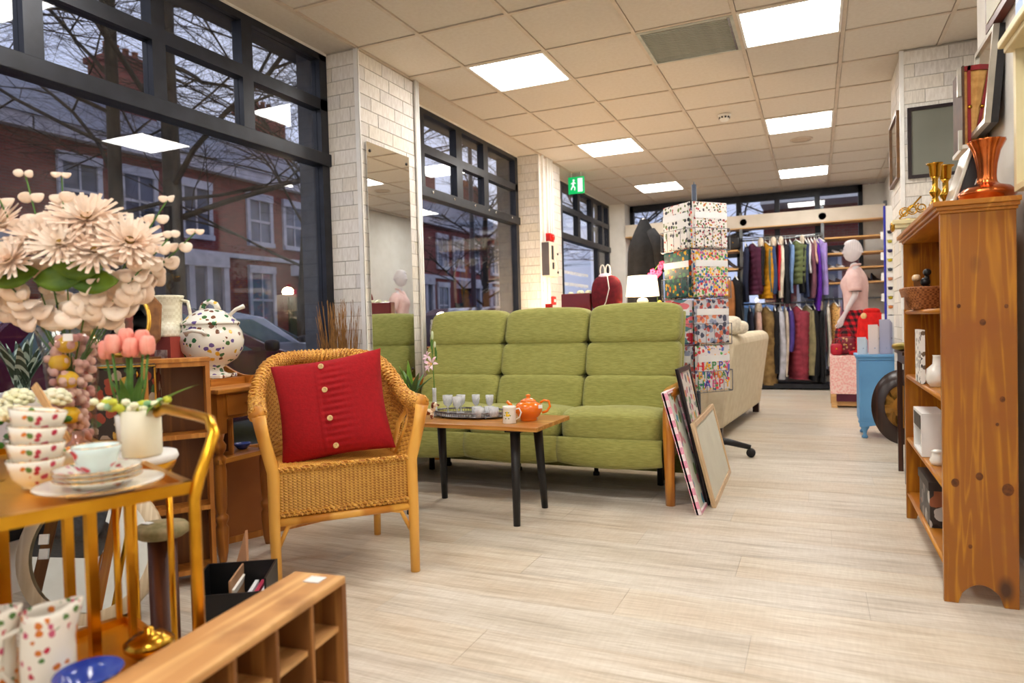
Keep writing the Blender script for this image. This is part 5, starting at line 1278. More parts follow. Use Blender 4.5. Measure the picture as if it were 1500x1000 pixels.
for i in range(60):
    u_ = rr4.uniform(-1, .8); a = rr4.uniform(0, 2*PI); r_ = rr4.uniform(0, .03)
    gs_[i % 3].soft(ax.x*u_*.08+r_*math.cos(a), ax.y*u_*.08+r_*math.sin(a)-.02, .105+r_*.6+.02*abs(u_), .022, .02, .018, .9, T(), 5)
for g, m_, n_ in zip(gs_, (M_wr2, mat('lime_flower', col(212, 214, 80), .7, var=col(190, 200, 60), scale=20), mat('mint_flower', col(176, 204, 170), .7, var=col(120, 170, 120), scale=20)), ('white_flowers', 'lime_flowers', 'green_flowers')):
    part(g, n_, m_, t)['kind'] = 'stuff'
g = G(); blade(g, .03, .0, .1, .6, 1.2, .1, .04); part(g, 'leaf', M_gl, t)
# pink tulips in pot
t = thing('tulip_pot', 'pink tulips with green stems in a small pot in front of the oval portrait', 'flowers', (-1.62, 1.215, .704))
G().lathe([(0, 0), (.03, 0), (.036, .09), (.033, .09), (.028, .01), (0, .01)], 18).build('pot', M_china, t)
M_tul = mat('tulip_pink', col(240, 140, 124), .6, var=col(248, 176, 160), scale=18)
for i, (u_, z_) in enumerate(((-.055, .25), (-.03, .265), (-.005, .28), (.015, .255), (.035, .275), (.055, .26), (.0, .255))):
    p = ax*u_+tow*(.02 if i % 2 else -.01)
    s_ = G().tube([(p.x*.3, p.y*.3, .06), (p.x*.8, p.y*.8, .16), (p.x, p.y, z_-.015)], .0035, 6).build('stem', M_stem, t)
    g = G()
    for k in range(5): a = 2*PI*k/5; g.soft(p.x+.008*math.cos(a), p.y+.008*math.sin(a), z_+.008, .022, .022, .05, .85, T(), 7)
    part(g, 'tulip_bloom', M_tul, t)
for i in range(5): g = G(); blade(g, 0, 0, .07, i*1.3, .35, .13, .022); part(g, 'leaf', M_stem, t, thick=.001)
# lower tray: jugs and bowl near camera
def jug(lab, x, y, z, s, m_, rz):
    t = thing('china_jug', lab, 'jug', (x, y, z), rz, 'rose-sprigged jugs on the lower cart shelf', )
    t.scale = (s,)*3
    def f(u, v):
        th = 2*PI*v; r_ = .034+.008*math.sin(u*3.2)+.004*u; sp_ = max(0, math.cos(th))**6*.022*max(0, u-.75)*4
        return ((r_+sp_)*math.cos(th), r_*math.sin(th), .22*u+.012*max(0, math.cos(th))**3*max(0, u-.8)*5)
    g = G().grid(f, 16, 32, cv=True); part(g, 'body', m_, t, thick=.003)
    G().lathe([(0, 0), (.034, 0), (.034, .004), (0, .004)], 24).build('base', m_, t)
    G().tube([(-.04, 0, .19), (-.07, 0, .18), (-.075, 0, .12), (-.036, 0, .06)], .005, 8).build('handle', m_, t)
jug('rose-sprigged white jug nearer the blue bowl', -1.262, .768, .307, .95, M_rose, .9)
jug('rose-sprigged white jug at the very left edge', -1.345, .715, .307, .95, M_rose, .7)
t = thing('blue_bowl', 'cobalt blue and white bowl at the bottom left', 'bowl', (-1.165, .775, .355))
G().lathe([(0, 0), (.02, 0), (.022, .008), (.045, .05), (.055, .062), (.053, .064), (.04, .05), (.018, .014), (0, .012)], 32).build('bowl_body', mat('cobalt_glaze', col(24, 52, 150), .15, coat=.4, var=col(60, 90, 180), scale=14), t)
G().lathe([(0, .0145), (.016, .0155), (.028, .03), (.027, .031), (0, .016)], 24).build('white_inside', M_china, t)
tag(G().box(-1.215, -1.115, .73, .83, .307, .354).build('wooden_block', M_edge), 'wooden block under the cobalt bowl', 'block')
t = thing('brass_dish', 'small polished brass lidded dish on the lower cart shelf', 'dish', (-1.33, 1.02, .307))
G().lathe([(0, 0), (.03, 0), (.05, .02), (.05, .03), (.03, .045), (.01, .05), (.01, .06), (0, .062)], 28).build('dish_body', M_brass, t)
# spool stool
t = thing('spool_stand', 'dark turned wooden spool stand with mossy worn round top', 'stand', (-1.79, 1.43, -.07))
M_spool = wood('dark_spool_wood', col(110, 56, 24), col(70, 32, 12), 3, 'z', .4)
G().lathe([(0, .07), (.09, .07), (.09, .095), (.04, .10), (.04, .47), (0, .47)], 28).build('stem', M_spool, t)
M_moss = mat('mossy_wood', col(120, 112, 72), .8, var=col(164, 146, 110), scale=22, bump=.4)
G().lathe([(.012, .505), (.014, .47), (.06, .468), (.075, .478), (.077, .492), (.068, .503), (.02, .508)], 32).build('round_top', M_moss, t)
G().cb(-.035, -.02, .509, .03, .02, .002).build('price_tag', MATS['white_paper'], t)
# black box of records
t = thing('record_box', 'black open box holding paperbacks and sleeves on the floor', 'box', (-1.70, 1.62, 0), math.radians(32))
g = G().box(-.11, .11, -.09, .09, 0, .008).box(-.11, -.104, -.09, .09, .008, .24).box(.104, .11, -.09, .09, .008, .24).box(-.104, .104, .084, .09, .008, .24).box(-.104, .104, -.09, -.084, .008, .20); g.build('box_wall', M_blk, t)
tag(G().box(-.002, .004, -.083, .083, .01, .235).build('divider_card', mat('brown_card', col(168, 130, 96), .8, var=col(150, 112, 80), scale=10), t), None, None)
RB = Matrix.Translation((-1.70, 1.62, .009)) @ Matrix.Rotation(math.radians(32), 4, 'Z')
for i, (x, cl, la) in enumerate(((-.05, (240, 236, 228), 'white slim book leaning in the left half of the black box'), (.035, (236, 236, 240), 'white slim book standing in the right half of the black box'), (.055, (190, 60, 90), 'pink-spined book between two white ones in the black box'), (.075, (240, 240, 244), 'white book nearest the right side of the black box'))):
    tl = -.25 if i == 0 else -.04
    g = G().box(x, x+.012, -.07, .07, 0, .20 if i == 0 else .17); o = g.build('book', mat('book_cover_%d' % i, col(*cl), .6, var=col(*[max(0, c-14) for c in cl]), scale=12)); 
    o.matrix_world = RB @ Matrix.Translation((x, 0, .003)) @ Matrix.Rotation(-tl, 4, 'Y') @ Matrix.Translation((-x, 0, 0)); tag(o, la, 'book', 'books in the black box')
# plank leaning near the shelf unit
tag(G().prism([(0, 0), (.13, 0), (.13, .28), (.09, .18), (.05, .08)], 0, .012, 'y', T(-2.03, 1.86, 0)).build('wood_offcut', mat('pink_wood', col(214, 166, 128), .6, var=col(190, 140, 104), scale=6)), 'pinkish wedge of wood standing beside the shelf unit foot', 'board')
# leaning drawing-board panel between shelf unit and chair
t = thing('hardboard_picture_back', 'large brown framed panel leaning under the washstand', 'panel', (-2.49, 2.56, 0), math.radians(68))
M_pan = mat('tan_hardboard', col(170, 104, 50), .5, var=col(150, 88, 40), scale=3)
G().box(-.38, .30, .0, .01, .03, .43).build('board', M_pan, t); G().box(-.4, .32, -.008, .016, 0, .03).box(-.4, .32, -.008, .016, .43, .45).box(-.4, -.38, -.008, .016, .03, .43).box(.3, .32, -.008, .016, .03, .43).build('moulding', M_edge, t)
t = thing('small_empty_frame', 'small golden wooden frame standing behind the leaning panel', 'picture frame', (-2.50, 2.26, .45), math.radians(15))
G().box(-.11, .11, 0, .012, 0, .015).box(-.11, .11, 0, .012, .165, .18).box(-.11, -.09, 0, .012, .015, .165).box(.09, .11, 0, .012, .015, .165).build('frame', M_edge, t); G().box(-.09, .09, .006, .01, .015, .165).build('panel', M_dk, t)
tag(G().box(-2.7, -2.35, 2.17, 2.47, .43, .45).build('lower_shelf', M_ws), 'low wooden shelf board under the washstand', 'shelf')
for i, (x, y) in enumerate(((-2.47, 2.42), (-2.55, 2.35), (-2.62, 2.43))):
    t = thing('china_dish', ['blue and white dish under the washstand at front', 'white dish under the washstand in the middle', 'blue and white dish under the washstand at back'][i], 'dish', (x, y, .45)); G().lathe([(0, 0), (.02, 0), (.04, .025), (.039, .028), (.018, .006), (0, .005)], 20).build('dish_body', M_china if i == 1 else MATS['cobalt_glaze'], t)
# willow twigs
t = thing('willow_twigs', 'bundle of dried brown willow twigs against the white pillar', 'dried twigs', (-2.72, 3.48, 0))
G().lathe([(0, 0), (.08, 0), (.11, .3), (.1, .3), (.07, .02), (0, .02)], 18).build('pot', MATS['grey_pot'], t)
g = G(); rt = random.Random(4)
for i in range(150):
    a = rt.uniform(0, 2*PI); r0_ = rt.uniform(0, .06); r1 = rt.uniform(.02, .17); h = rt.uniform(.9, 1.19)
    p = [(r0_*math.cos(a), r0_*math.sin(a), .1)]
    for k in range(1, 7): f = k/6; w_ = .02*math.sin(f*9+i); p.append((math.cos(a)*(r0_+(r1-r0_)*f**.7)*.8+w_, math.sin(a)*(r0_+(r1-r0_)*f**.7)*.8-w_+(0 if f < .9 else .03*math.sin(i)), .1+(h-.1)*f))
    g.tube(p, [.0026]*5+[.002, .0012], 3)
part(g, 'twigs', mat('willow_bark', col(164, 116, 56), .8, var=col(120, 80, 34), scale=12), t)['kind'] = 'stuff'

# ---- on the washstand: tureen, jug, red box
M_bot = dots('botanical_china', col(242, 238, 226), [col(70, 110, 60), col(226, 180, 50), col(120, 80, 60), col(110, 90, 150), col(60, 120, 80)], scale=40, thr=.46, rough=.15, gaps=.5)
t = thing('soup_tureen', 'lidded white china tureen painted with plants and butterflies', 'tureen', (-2.60, 2.38, .787), math.radians(20), )
t.scale = (.97, .97, .92)
G().lathe([(0, 0), (.085, 0), (.09, .01), (.055, .03), (.05, .05), (.07, .065), (.115, .095), (.145, .145), (.15, .19), (.142, .235), (.128, .262), (.132, .27), (.12, .272), (.13, .235), (.138, .19), (.05, .07), (0, .06)], 44).build('bowl', M_bot, t)
ld = G().lathe([(.134, .27), (.134, .282), (.12, .292), (.1, .315), (.06, .342), (.028, .352), (0, .355)], 44).build('lid', M_bot, t)
G().tube([(-.04, 0, .345), (-.03, 0, .375), (0, 0, .39), (.03, 0, .375), (.04, 0, .345)], [.016, .014, .013, .014, .016], 10).build('lid_handle', M_bot, ld)
G().tube([(-.045, -.13, .22), (-.04, -.158, .235), (0, -.165, .243), (.04, -.158, .235), (.045, -.13, .22)], .01, 10).build('side_handle', M_china, t)
G().tube([(-.045, .13, .22), (-.04, .158, .235), (0, .165, .243), (.04, .158, .235), (.045, .13, .22)], .01, 10).build('side_handle', M_china, t)
G().box(-.085, .085, -.085, .085, 0, .018).build('square_foot', M_bot, t, bev=.004)
G().tube([(.09, .0, .31), (.13, 0, .345), (.17, 0, .36)], [.009, .01, .012], 8).build('ladle_handle', M_china, ld)
tag(G().box(-2.7, -2.5, 2.28, 2.48, .7555, .786).build('tureen_plinth', M_ws), 'low wooden block under the painted tureen', 'block')
t = thing('cream_jug', 'cream crackle jug with pulled spout behind the tureen', 'jug', (-2.76, 2.27, .985), math.radians(200))
M_crm = mat('cream_crackle', col(236, 230, 206), .3, var=col(224, 216, 188), scale=70, kind='check')
def jf(u, v):
    th = 2*PI*v; prof = [(0, .11), (.2, .10), (.35, .07), (.5, .068), (.8, .07), (1, .08)]
    for i in range(5):
        if u <= prof[i+1][0]: w_ = (u-prof[i][0])/(prof[i+1][0]-prof[i][0]); r_ = prof[i][1]*(1-w_)+prof[i+1][1]*w_; break
    sp_ = max(0, math.cos(th))**8*.035*max(0, u-.7)*3.3
    return ((r_+sp_)*math.cos(th), r_*math.sin(th), .19*u)
part(G().grid(jf, 20, 40, cv=True), 'body', M_crm, t, thick=.004)
G().lathe([(0, 0), (.11, 0), (.11, .004), (0, .004)], 28).build('base', M_crm, t)
G().tube([(-.07, 0, .17), (-.11, 0, .16), (-.12, 0, .1), (-.09, 0, .05)], .008, 8).build('handle', M_crm, t)
t = thing('red_box', 'dusty red printed box under the cream jug', 'box', (-2.76, 2.26, .757))
G().box(-.12, .12, -.07, .12, 0, .227).build('box_body', mat('dusty_red', col(176, 76, 62), .7, var=col(160, 64, 54), scale=8), t)
G().box(.02, .1, -.073, -.07, .07, .17).build('pale_panel', mat('pale_print', col(226, 206, 190), .7, var=col(150, 100, 90), scale=40), t)
G().box(-.1, -.02, -.0735, -.07, .07, .17).build('tan_panel', mat('tan_print', col(190, 110, 60), .7, var=col(150, 80, 44), scale=30, kind='check'), t)
# oval portrait, floral box, succulent, grey chair on the left
t = thing('oval_portrait', 'old oval portrait of a dark-haired woman in a tan octagonal frame', 'picture', (-2.66, 1.955, .905), math.radians(28), rx=math.radians(-10))
pl8 = [(.21*math.cos(PI/8+i*PI/4)*.82, .15+.21*math.sin(PI/8+i*PI/4)*.93) for i in range(8)]
G().prism(pl8, 0, .02, 'y').build('frame', mat('tan_gesso', col(150, 100, 52), .6, var=col(120, 76, 38), scale=30, bump=.5), t, bev=.004)
G().lathe([(.105, 0), (.115, .006), (.125, 0)], 40, T(0, 0, .15, rx=PI/2), sy=1.2, cap=False).build('oval_slip', M_giltrim, t)
G().lathe([(0, .002), (.112, .002)], 40, T(0, 0, .15, rx=PI/2), sy=1.2).build('picture_ground', mat('dark_ground', col(56, 54, 52), .5, var=col(72, 68, 62), scale=6), t)
g = G().soft(.0, -.006, .13, .05, .006, .07, .9, T(), 8); g.build('painted_face', mat('skin_paint', col(220, 190, 160), .6, var=col(200, 160, 130), scale=12), t)
g = G().soft(.012, -.005, .165, .085, .006, .07, .9, T(), 8); g.soft(.03, -.005, .13, .05, .005, .07, .9, T(), 8); g.build('painted_hair', mat('hair_paint', col(92, 66, 50), .7, var=col(140, 60, 50), scale=30), t)
g = G().soft(.0, -.004, .07, .13, .006, .06, .9, T(), 8); g.build('painted_dress', mat('dress_paint', col(120, 100, 90), .7, var=col(90, 76, 70), scale=20), t)
t = thing('lacquer_box', 'dark floral lacquer box with gilt edges under the oval portrait', 'box', (-2.51, 1.82, .602), math.radians(40))
M_lac = dots('lacquer_floral', col(44, 28, 22), [col(150, 60, 40), col(196, 150, 60), col(170, 150, 130), col(60, 90, 50)], scale=24, thr=.5, rough=.25)
G().box(-.16, .16, -.08, .08, 0, .27).build('box_body', M_lac, t, bev=.004); G().box(-.165, .165, -.085, .085, .27, .285).build('lid', M_lac, t, bev=.003)
g = G(); g.beam((-.165, -.086, .277), (.165, -.086, .277), .006); g.beam((-.162, -.083, 0), (-.162, -.083, .27), .006); g.beam((.162, -.083, 0), (.162, -.083, .27), .006); g.build('gilt_edging', M_giltrim, t)
G().tube([(.1, -.088, .26), (.105, -.1, .245), (.1, -.088, .23)], .004, 6).build('clasp', M_brass, t)
# console they stand on
tt_ = thing('side_console', 'low wooden console behind the gold cart under the left window', 'table', (-2.66, 1.3, 0))
G().box(-.22, .2, -.17, .78, .58, .60).build('tabletop', M_edge, tt_); G().box(-.2, .17, -.15, .75, .52, .58).build('apron', M_dk, tt_)
for x in (-.18, .15):
    for y in (-.13, .72): G().box(x-.02, x+.02, y-.02, y+.02, 0, .52).build('leg', M_dk, tt_)
# the portrait stands on the console; a box lifts it
tag(G().box(-2.80, -2.54, 1.96, 2.06, .602, .904).build('plain_box', M_dk), 'plain dark wooden box under the oval portrait', 'box')
t = thing('striped_succulent', 'striped pale-edged succulent in a white pot at the left', 'plant', (-2.66, 1.57, .602))
G().box(-.06, .06, -.06, .06, 0, .2).build('white_pot', M_box, t, bev=.004)
M_suc = mat('striped_leaf', col(50, 72, 58), .5, var=col(176, 196, 186), scale=3, kind='stripe', stretch=(4, 4, 0), lo=.6, hi=.75)
for i in range(16):
    g = G(); blade(g, 0, 0, .19, i*2.4, .25+.07*(i % 6), .2+.02*(i % 4), .03); part(g, 'leaf', M_suc, t, thick=.002)
t = thing('grey_chair', 'grey upholstered chair back with orange wooden post at the left edge', 'chair', (-2.31, 1.09, 0), 0)
G().soft(-.22, 0, .68, .42, .06, .62, .25, n=14).build('backrest', mat('grey_fabric', col(96, 98, 104), .95, var=col(80, 82, 88), scale=60, bump=.4), t)
G().soft(-.22, -.25, .42, .46, .46, .1, .25, n=14).build('seat', MATS['grey_fabric'], t)
for (x, y, h) in ((.02, 0, 1.01), (-.46, 0, 1.01), (.02, -.45, .4), (-.46, -.45, .4)): G().box(x-.018, x+.018, y-.022, y+.022, 0, h).build('leg', M_oak, t, bev=.003)
# ================================================================= BEHIND THE SOFA
t = thing('display_counter', 'white display counter hidden behind the green sofa', 'counter', (-1.75, 5.28, 0))
G().box(-.62, .70, -.2, .2, .08, 1.02).box(-.6, .68, -.18, .18, 0, .08).build('counter_body', M_wall, t); G().box(-.64, .72, -.22, .22, 1.02, 1.05).build('countertop', M_palef, t, bev=.003)
M_shade = mat('lamp_shade_fabric', col(252, 246, 232), .8, emit=col(255, 236, 200), es=1.7)
def lamp(lab, x, y, z, s=1.0, pw=14):
    t = thing('table_lamp', lab, 'lamp', (x, y, z))
    G().lathe([(0, 0), (.05, 0), (.055, .01), (.04, .03), (.03, .06), (.045, .10), (.03, .12), (.008, .125), (.008, .15), (0, .15)], 20).build('base', M_china, t)
    G().lathe([(.125, .135), (.108, .29)], 32, cap=False).build('shade', M_shade, t, thick=.003)
    l = bpy.data.lights.new('bulb', 'POINT'); l.energy = pw; l.color = (1, .72, .42); l.shadow_soft_size = .05
    o = bpy.data.objects.new('bulb', l); C.objects.link(o); o.parent = t; o.location = (0, 0, .32)
    return t
lamp('white table lamp with glowing drum shade on the counter behind the sofa', -1.21, 5.22, 1.05)
# lamp shining up the middle pillar
lamp('warm little table lamp behind the sofa by the middle pillar', -2.2, 6.45, .78, pw=50)
tag(G().box(-2.45, -2.0, 6.25, 6.65, .0, .78).build('corner_stand', M_edge), 'wooden stand behind the sofa by the middle pillar', 'table')
M_burg = mat('burgundy_wool', col(112, 12, 28), .85, var=col(88, 6, 20), scale=30, bump=.3)
t = thing('burgundy_backpack', 'burgundy rounded backpack with white cord and cream loop ears', 'bag', (-1.49, 5.22, 1.052))
G().soft(0, 0, .15, .24, .16, .32, .7, n=16).build('bag_body', M_burg, t)
G().tube([(.03, -.085, .3), (.045, -.095, .2), (.02, -.1, .1), (-.03, -.095, .01)], .004, 6).build('cord', M_china, t)
for s in (-1, 1): 
    g = G(); g.tube([(-.01+s*.022+.018*math.cos(a), 0, .345+.045*math.sin(a)) for a in [i*PI/9 for i in range(18)]], .006, 6, closed=True); part(g, 'loop_ear', M_china, t)
g = G().soft(-.01, 0, .30, .1, .1, .05, .8, n=8); part(g, 'pink_collar', M_pink, t)
t = thing('maroon_suitcase', 'maroon hard case with white roses on top behind the sofa', 'case', (-1.72, 5.20, 1.052))
G().box(-.13, .11, -.04, .04, 0, .175).build('case_shell', mat('maroon_gloss', col(120, 28, 34), .3, coat=.4, var=col(96, 18, 26), scale=3), t, bev=.01)
g = G(); rose(g, (.02, 0, .18), .03); rose(g, (-.06, 0, .175), .022); rose(g, (.085, 0, .18), .026); part(g, 'white_roses', M_wr2, t)
t = thing('orchid', 'magenta orchid sprays behind the white table lamp', 'flowers', (-1.13, 5.38, 1.051))
G().lathe([(0, 0), (.035, 0), (.045, .08), (.04, .08), (0, .07)], 16).build('pot', M_china, t)
g = G(); g.tube([(0, 0, .07), (.0, 0, .25), (-.02, 0, .34), (.03, 0, .40)], .003, 5); g.build('stem', M_stem, t)
M_mag = mat('magenta_petal', col(190, 30, 86), .6, var=col(160, 16, 66), scale=30)
for (x, z) in ((-.03, .33), (0, .30), (.03, .36), (-.05, .30), (.045, .385), (.02, .32)):
    g = G(); 
    for i in range(5): a = 2*PI*i/5; g.soft(x+.014*math.cos(a), -.01, z+.014*math.sin(a), .022, .006, .022, .9, T(), 5)
    part(g, 'orchid_bloom', M_mag, t)
t = thing('yellow_soft_toy', 'small yellow plush chick peeking over the sofa back by the spinner', 'toy', (-1.075, 5.2, 1.051)); g = G().soft(0, 0, .04, .05, .05, .07, .9, n=8).soft(0, 0, .08, .036, .036, .036, 1, n=8); part(g, 'plush_body', mat('yellow_plush', col(238, 200, 80), .9, var=col(220, 180, 60), scale=30, bump=.6), t); G().soft(0, -.02, .08, .014, .014, .01, 1, n=5).build('beak', M_or, t)
tag(G().soft(-1.05, 5.28, 1.075, .035, .035, .05, .8, n=8).build('pink_trinket', M_pink), 'tiny pink trinket beside the yellow plush chick', 'ornament')
t = thing('yellow_black_box', 'yellow and black striped box at the pillar foot behind the sofa', 'box', (-2.03, 5.35, 1.05))
G().box(-.09, .09, -.05, .05, 0, .06).build('box_body', mat('yellow_card', col(244, 204, 20), .5, var=col(236, 190, 10), scale=4), t); g = G(); [g.box(x, x+.008, -.0515, -.05, .005, .055) for x in (-.07, -.04, -.01, .02, .05)]; g.box(-.092, .092, -.052, .052, .056, .066); g.build('black_stripe', M_blk, t)
tag(G().box(-2.05, -2.0, 5.33, 5.37, 1.117, 1.16).build('red_cube', mat('red_plastic', col(214, 30, 24), .4, var=col(190, 20, 18), scale=8)), 'small red cube standing on the yellow and black box', 'box')
# fire panel on middle pillar
t = thing('fire_panel', 'grey and cream alarm panel on the middle pillar', 'alarm panel', (-2.665, 7.0, 1.5))
G().box(0, .09, -.14, .14, 0, .37).build('panel_case', mat('panel_cream', col(222, 212, 196), .5, var=col(210, 198, 182), scale=5), t, bev=.004)
G().box(.0, .085, -.142, -.138, .01, .36).build('dark_side', mat('panel_grey', col(92, 88, 92), .5, var=col(76, 72, 78), scale=5), t)
g = G().box(.09, .093, -.08, -.02, .18, .33).box(.09, .093, -.06, -.01, .08, .15); g.build('display', M_blk, t)
g = G(); g.tube([(.095, .0, .2), (.1, .03, .15), (.1, .06, .1), (.095, .02, .04)], .003, 5); g.build('loose_cord', M_trim, t)
g = G(); [g.lathe([(0, .01), (.012, .01), (.012, 0)], 10, T(.09, .1, z, ry=PI/2)) for z in (.05, .25)]; g.build('key_switch', M_blk, t)
t = thing('alarm_beacon', 'red square alarm sounder above the grey alarm panel', 'alarm', (-2.665, 7.02, 1.88)); G().box(0, .07, -.06, .06, 0, .09).build('beacon_case', MATS['red_plastic'], t, bev=.01); G().lathe([(0, .02), (.03, .015), (.035, 0)], 14, T(.07, 0, .045, ry=PI/2)).build('lens', mat('red_lens', col(220, 50, 40), .15, var=col(200, 30, 26), scale=6), t)
t = thing('call_point', 'small red fire call point low on the middle pillar', 'alarm', (-2.665, 7.1, 1.2)); G().box(0, .05, -.045, .045, 0, .09).build('case', MATS['red_plastic'], t, bev=.006); G().box(.05, .052, -.025, .025, .03, .06).build('white_window', M_trim, t)
# black dress form
M_blkc = mat('black_cloth', col(16, 16, 20), .9, var=col(26, 26, 30), scale=20, bump=.3)
t = thing('dress_form', 'headless dress form draped in a long black cape', 'mannequin', (-1.64, 7.2, 0))
def capef(u, v):
    th = 2*PI*v; z = 2.06-1.7*u
    r_ = (.04 if u < .02 else .045+.125*min(1, (u-.02)/.16)**.75+.03*u); r_ *= 1+.07*math.sin(th*7+u*3)*min(1, u*3)
    return (r_*math.cos(th), r_*.7*math.sin(th), z)
part(G().grid(capef, 30, 40, cv=True), 'black_cape', M_blkc, t)
part(G().tube([(.08, -.04, 1.93), (.17, -.07, 1.78), (.2, -.1, 1.5)], [.05, .075, .06], 10), 'sleeve', M_blkc, t)
G().lathe([(0, 0), (.17, 0), (.17, .015), (.02, .03), (.018, .5), (0, .5)], 24).build('stand', M_wire, t); G().lathe([(.02, 2.03), (.03, 2.05), (.015, 2.07), (0, 2.075)], 14).build('neck_cap', M_silv, t)

# ================================================================= CREAM ARMCHAIR
M_cf = mat('cream_upholstery', col(224, 212, 186), .9, var=col(214, 200, 172), scale=14, bump=.25, bscale=120)
t = thing('cream_sofa', 'cream upholstered sofa with its back to the aisle behind the spinner', 'sofa', (-.625, 6.76, 0), math.radians(-4.6))
# local: the back panel runs along y at x about 0, the seat lies towards -x
def bk_(u, v):
    y = -.98+1.96*u; z = .10+.73*v; e = 1 if .04 < u < .96 else .96
    return (.13*v**1.3*e+.01*math.sin(u*PI), y, z)
g = G(); g.prism([(0, .10), (.03, .3), (.065, .55), (.10, .78), (.095, .83), (.05, .86), (-.02, .87), (-.08, .84), (-.12, .6), (-.16, .10)], -.98, .92, 'y'); part(g, 'back_panel', M_cf, t, bev=.025)
for s in (-1, 1):
    part(G().soft(-.48, s*.87, .36, .80, .22, .56, .3, n=14), 'arm', M_cf, t); part(G().soft(-.50, s*.87, .60, .86, .26, .14, .6, n=12), 'armrest', M_cf, t)
    part(G().soft(-.52, s*.38, .42, .66, .75, .2, .3, n=14), 'seat_cushion', M_cf, t); part(G().soft(-.2, s*.38, .66, .2, .74, .42, .4, n=14), 'back_cushion', M_cf, t)
G().box(-.85, -.05, -.94, .94, .1, .34).build('base', M_cf, t, bev=.02)
for x in (-.80, -.045):
    for y in (-.93, .93): G().box(x-.03, x+.03, y-.03, y+.03, 0, .11).build('foot', mat('dark_foot', col(48, 24, 18), .4, var=col(38, 18, 14), scale=8), t)
M_throw = mat('knit_cream', col(238, 230, 212), .95, var=col(224, 214, 194), scale=40, kind='voronoi', bump=.8, bscale=60); M_mint = mat('knit_mint', col(172, 206, 190), .95, var=col(150, 190, 172), scale=40, kind='voronoi', bump=.8)
tag(G().soft(-.70, 6.02, .94, .26, .34, .16, .6, n=12).soft(-.62, 6.08, .92, .2, .3, .12, .7, n=10).build('knitted_throw', M_throw), 'bundled cream knitted throw on top of the cream sofa back', 'blanket')
tag(G().soft(-.82, 5.98, 1.0, .15, .16, .12, .7, n=10).build('knitted_throw', M_mint), 'mint knitted throw peeking behind the cream one on the sofa back', 'blanket')

# ================================================================= BACK RACK
M_post = mat('steel_post', col(128, 132, 136), .4, .6, var=col(108, 112, 116), scale=10); M_shelf = wood('pale_shelf', col(222, 176, 118), col(198, 150, 92), 3, 'x', .5)
t = thing('shop_rack', 'wall rack of steel posts with shelves and two hanging rails', 'rack', (0, 10.4, 0))
for x in (-2.05, -.965, .10, .86): G().box(x-.02, x+.02, -.02, .03, 0, 2.5).build('post', M_post, t)
G().box(-2.65, .86, -.03, .25, 2.27, 2.285).build('canopy_underside', M_shelf, t)
G().box(-2.65, .86, -.035, -.02, 2.285, 2.46).build('canopy_board', M_ccab if False else mat('beige_board', col(216, 204, 188), .6, var=col(206, 194, 176), scale=4), t)
for z in (1.95, 1.69, 1.42): G().box(-2.0, -.985, -.28, .12, z-.015, z+.005).build('shelf', M_shelf, t)
for z in (2.03, 1.82, 1.625, 1.43): G().box(.12, .84, -.28, .12, z-.012, z+.008).build('shelf', M_shelf, t)
for z, a, b in ((2.09, -.965, .10), (1.19, -.965, .10), (1.22, .10, .84), (1.25, -2.05, -.965)): G().tube([(a, -.1, z), (b, -.1, z)], .013, 10).build('hanging_rail', M_post, t)
G().tube([(-.965, -.1, 2.12), (.1, -.1, 2.12)], .008, 8).build('hanging_rail', M_post, t)
for x in (-.93, .1): G().lathe([(0, -.02), (.045, -.02), (.05, 0), (0, .0)], 16, T(x, -.035, 2.36, rx=PI/2)).build('round_knob', M_post, t)
G().box(-2.05, .86, -.3, .1, .02, .08).build('plinth', M_black, t)

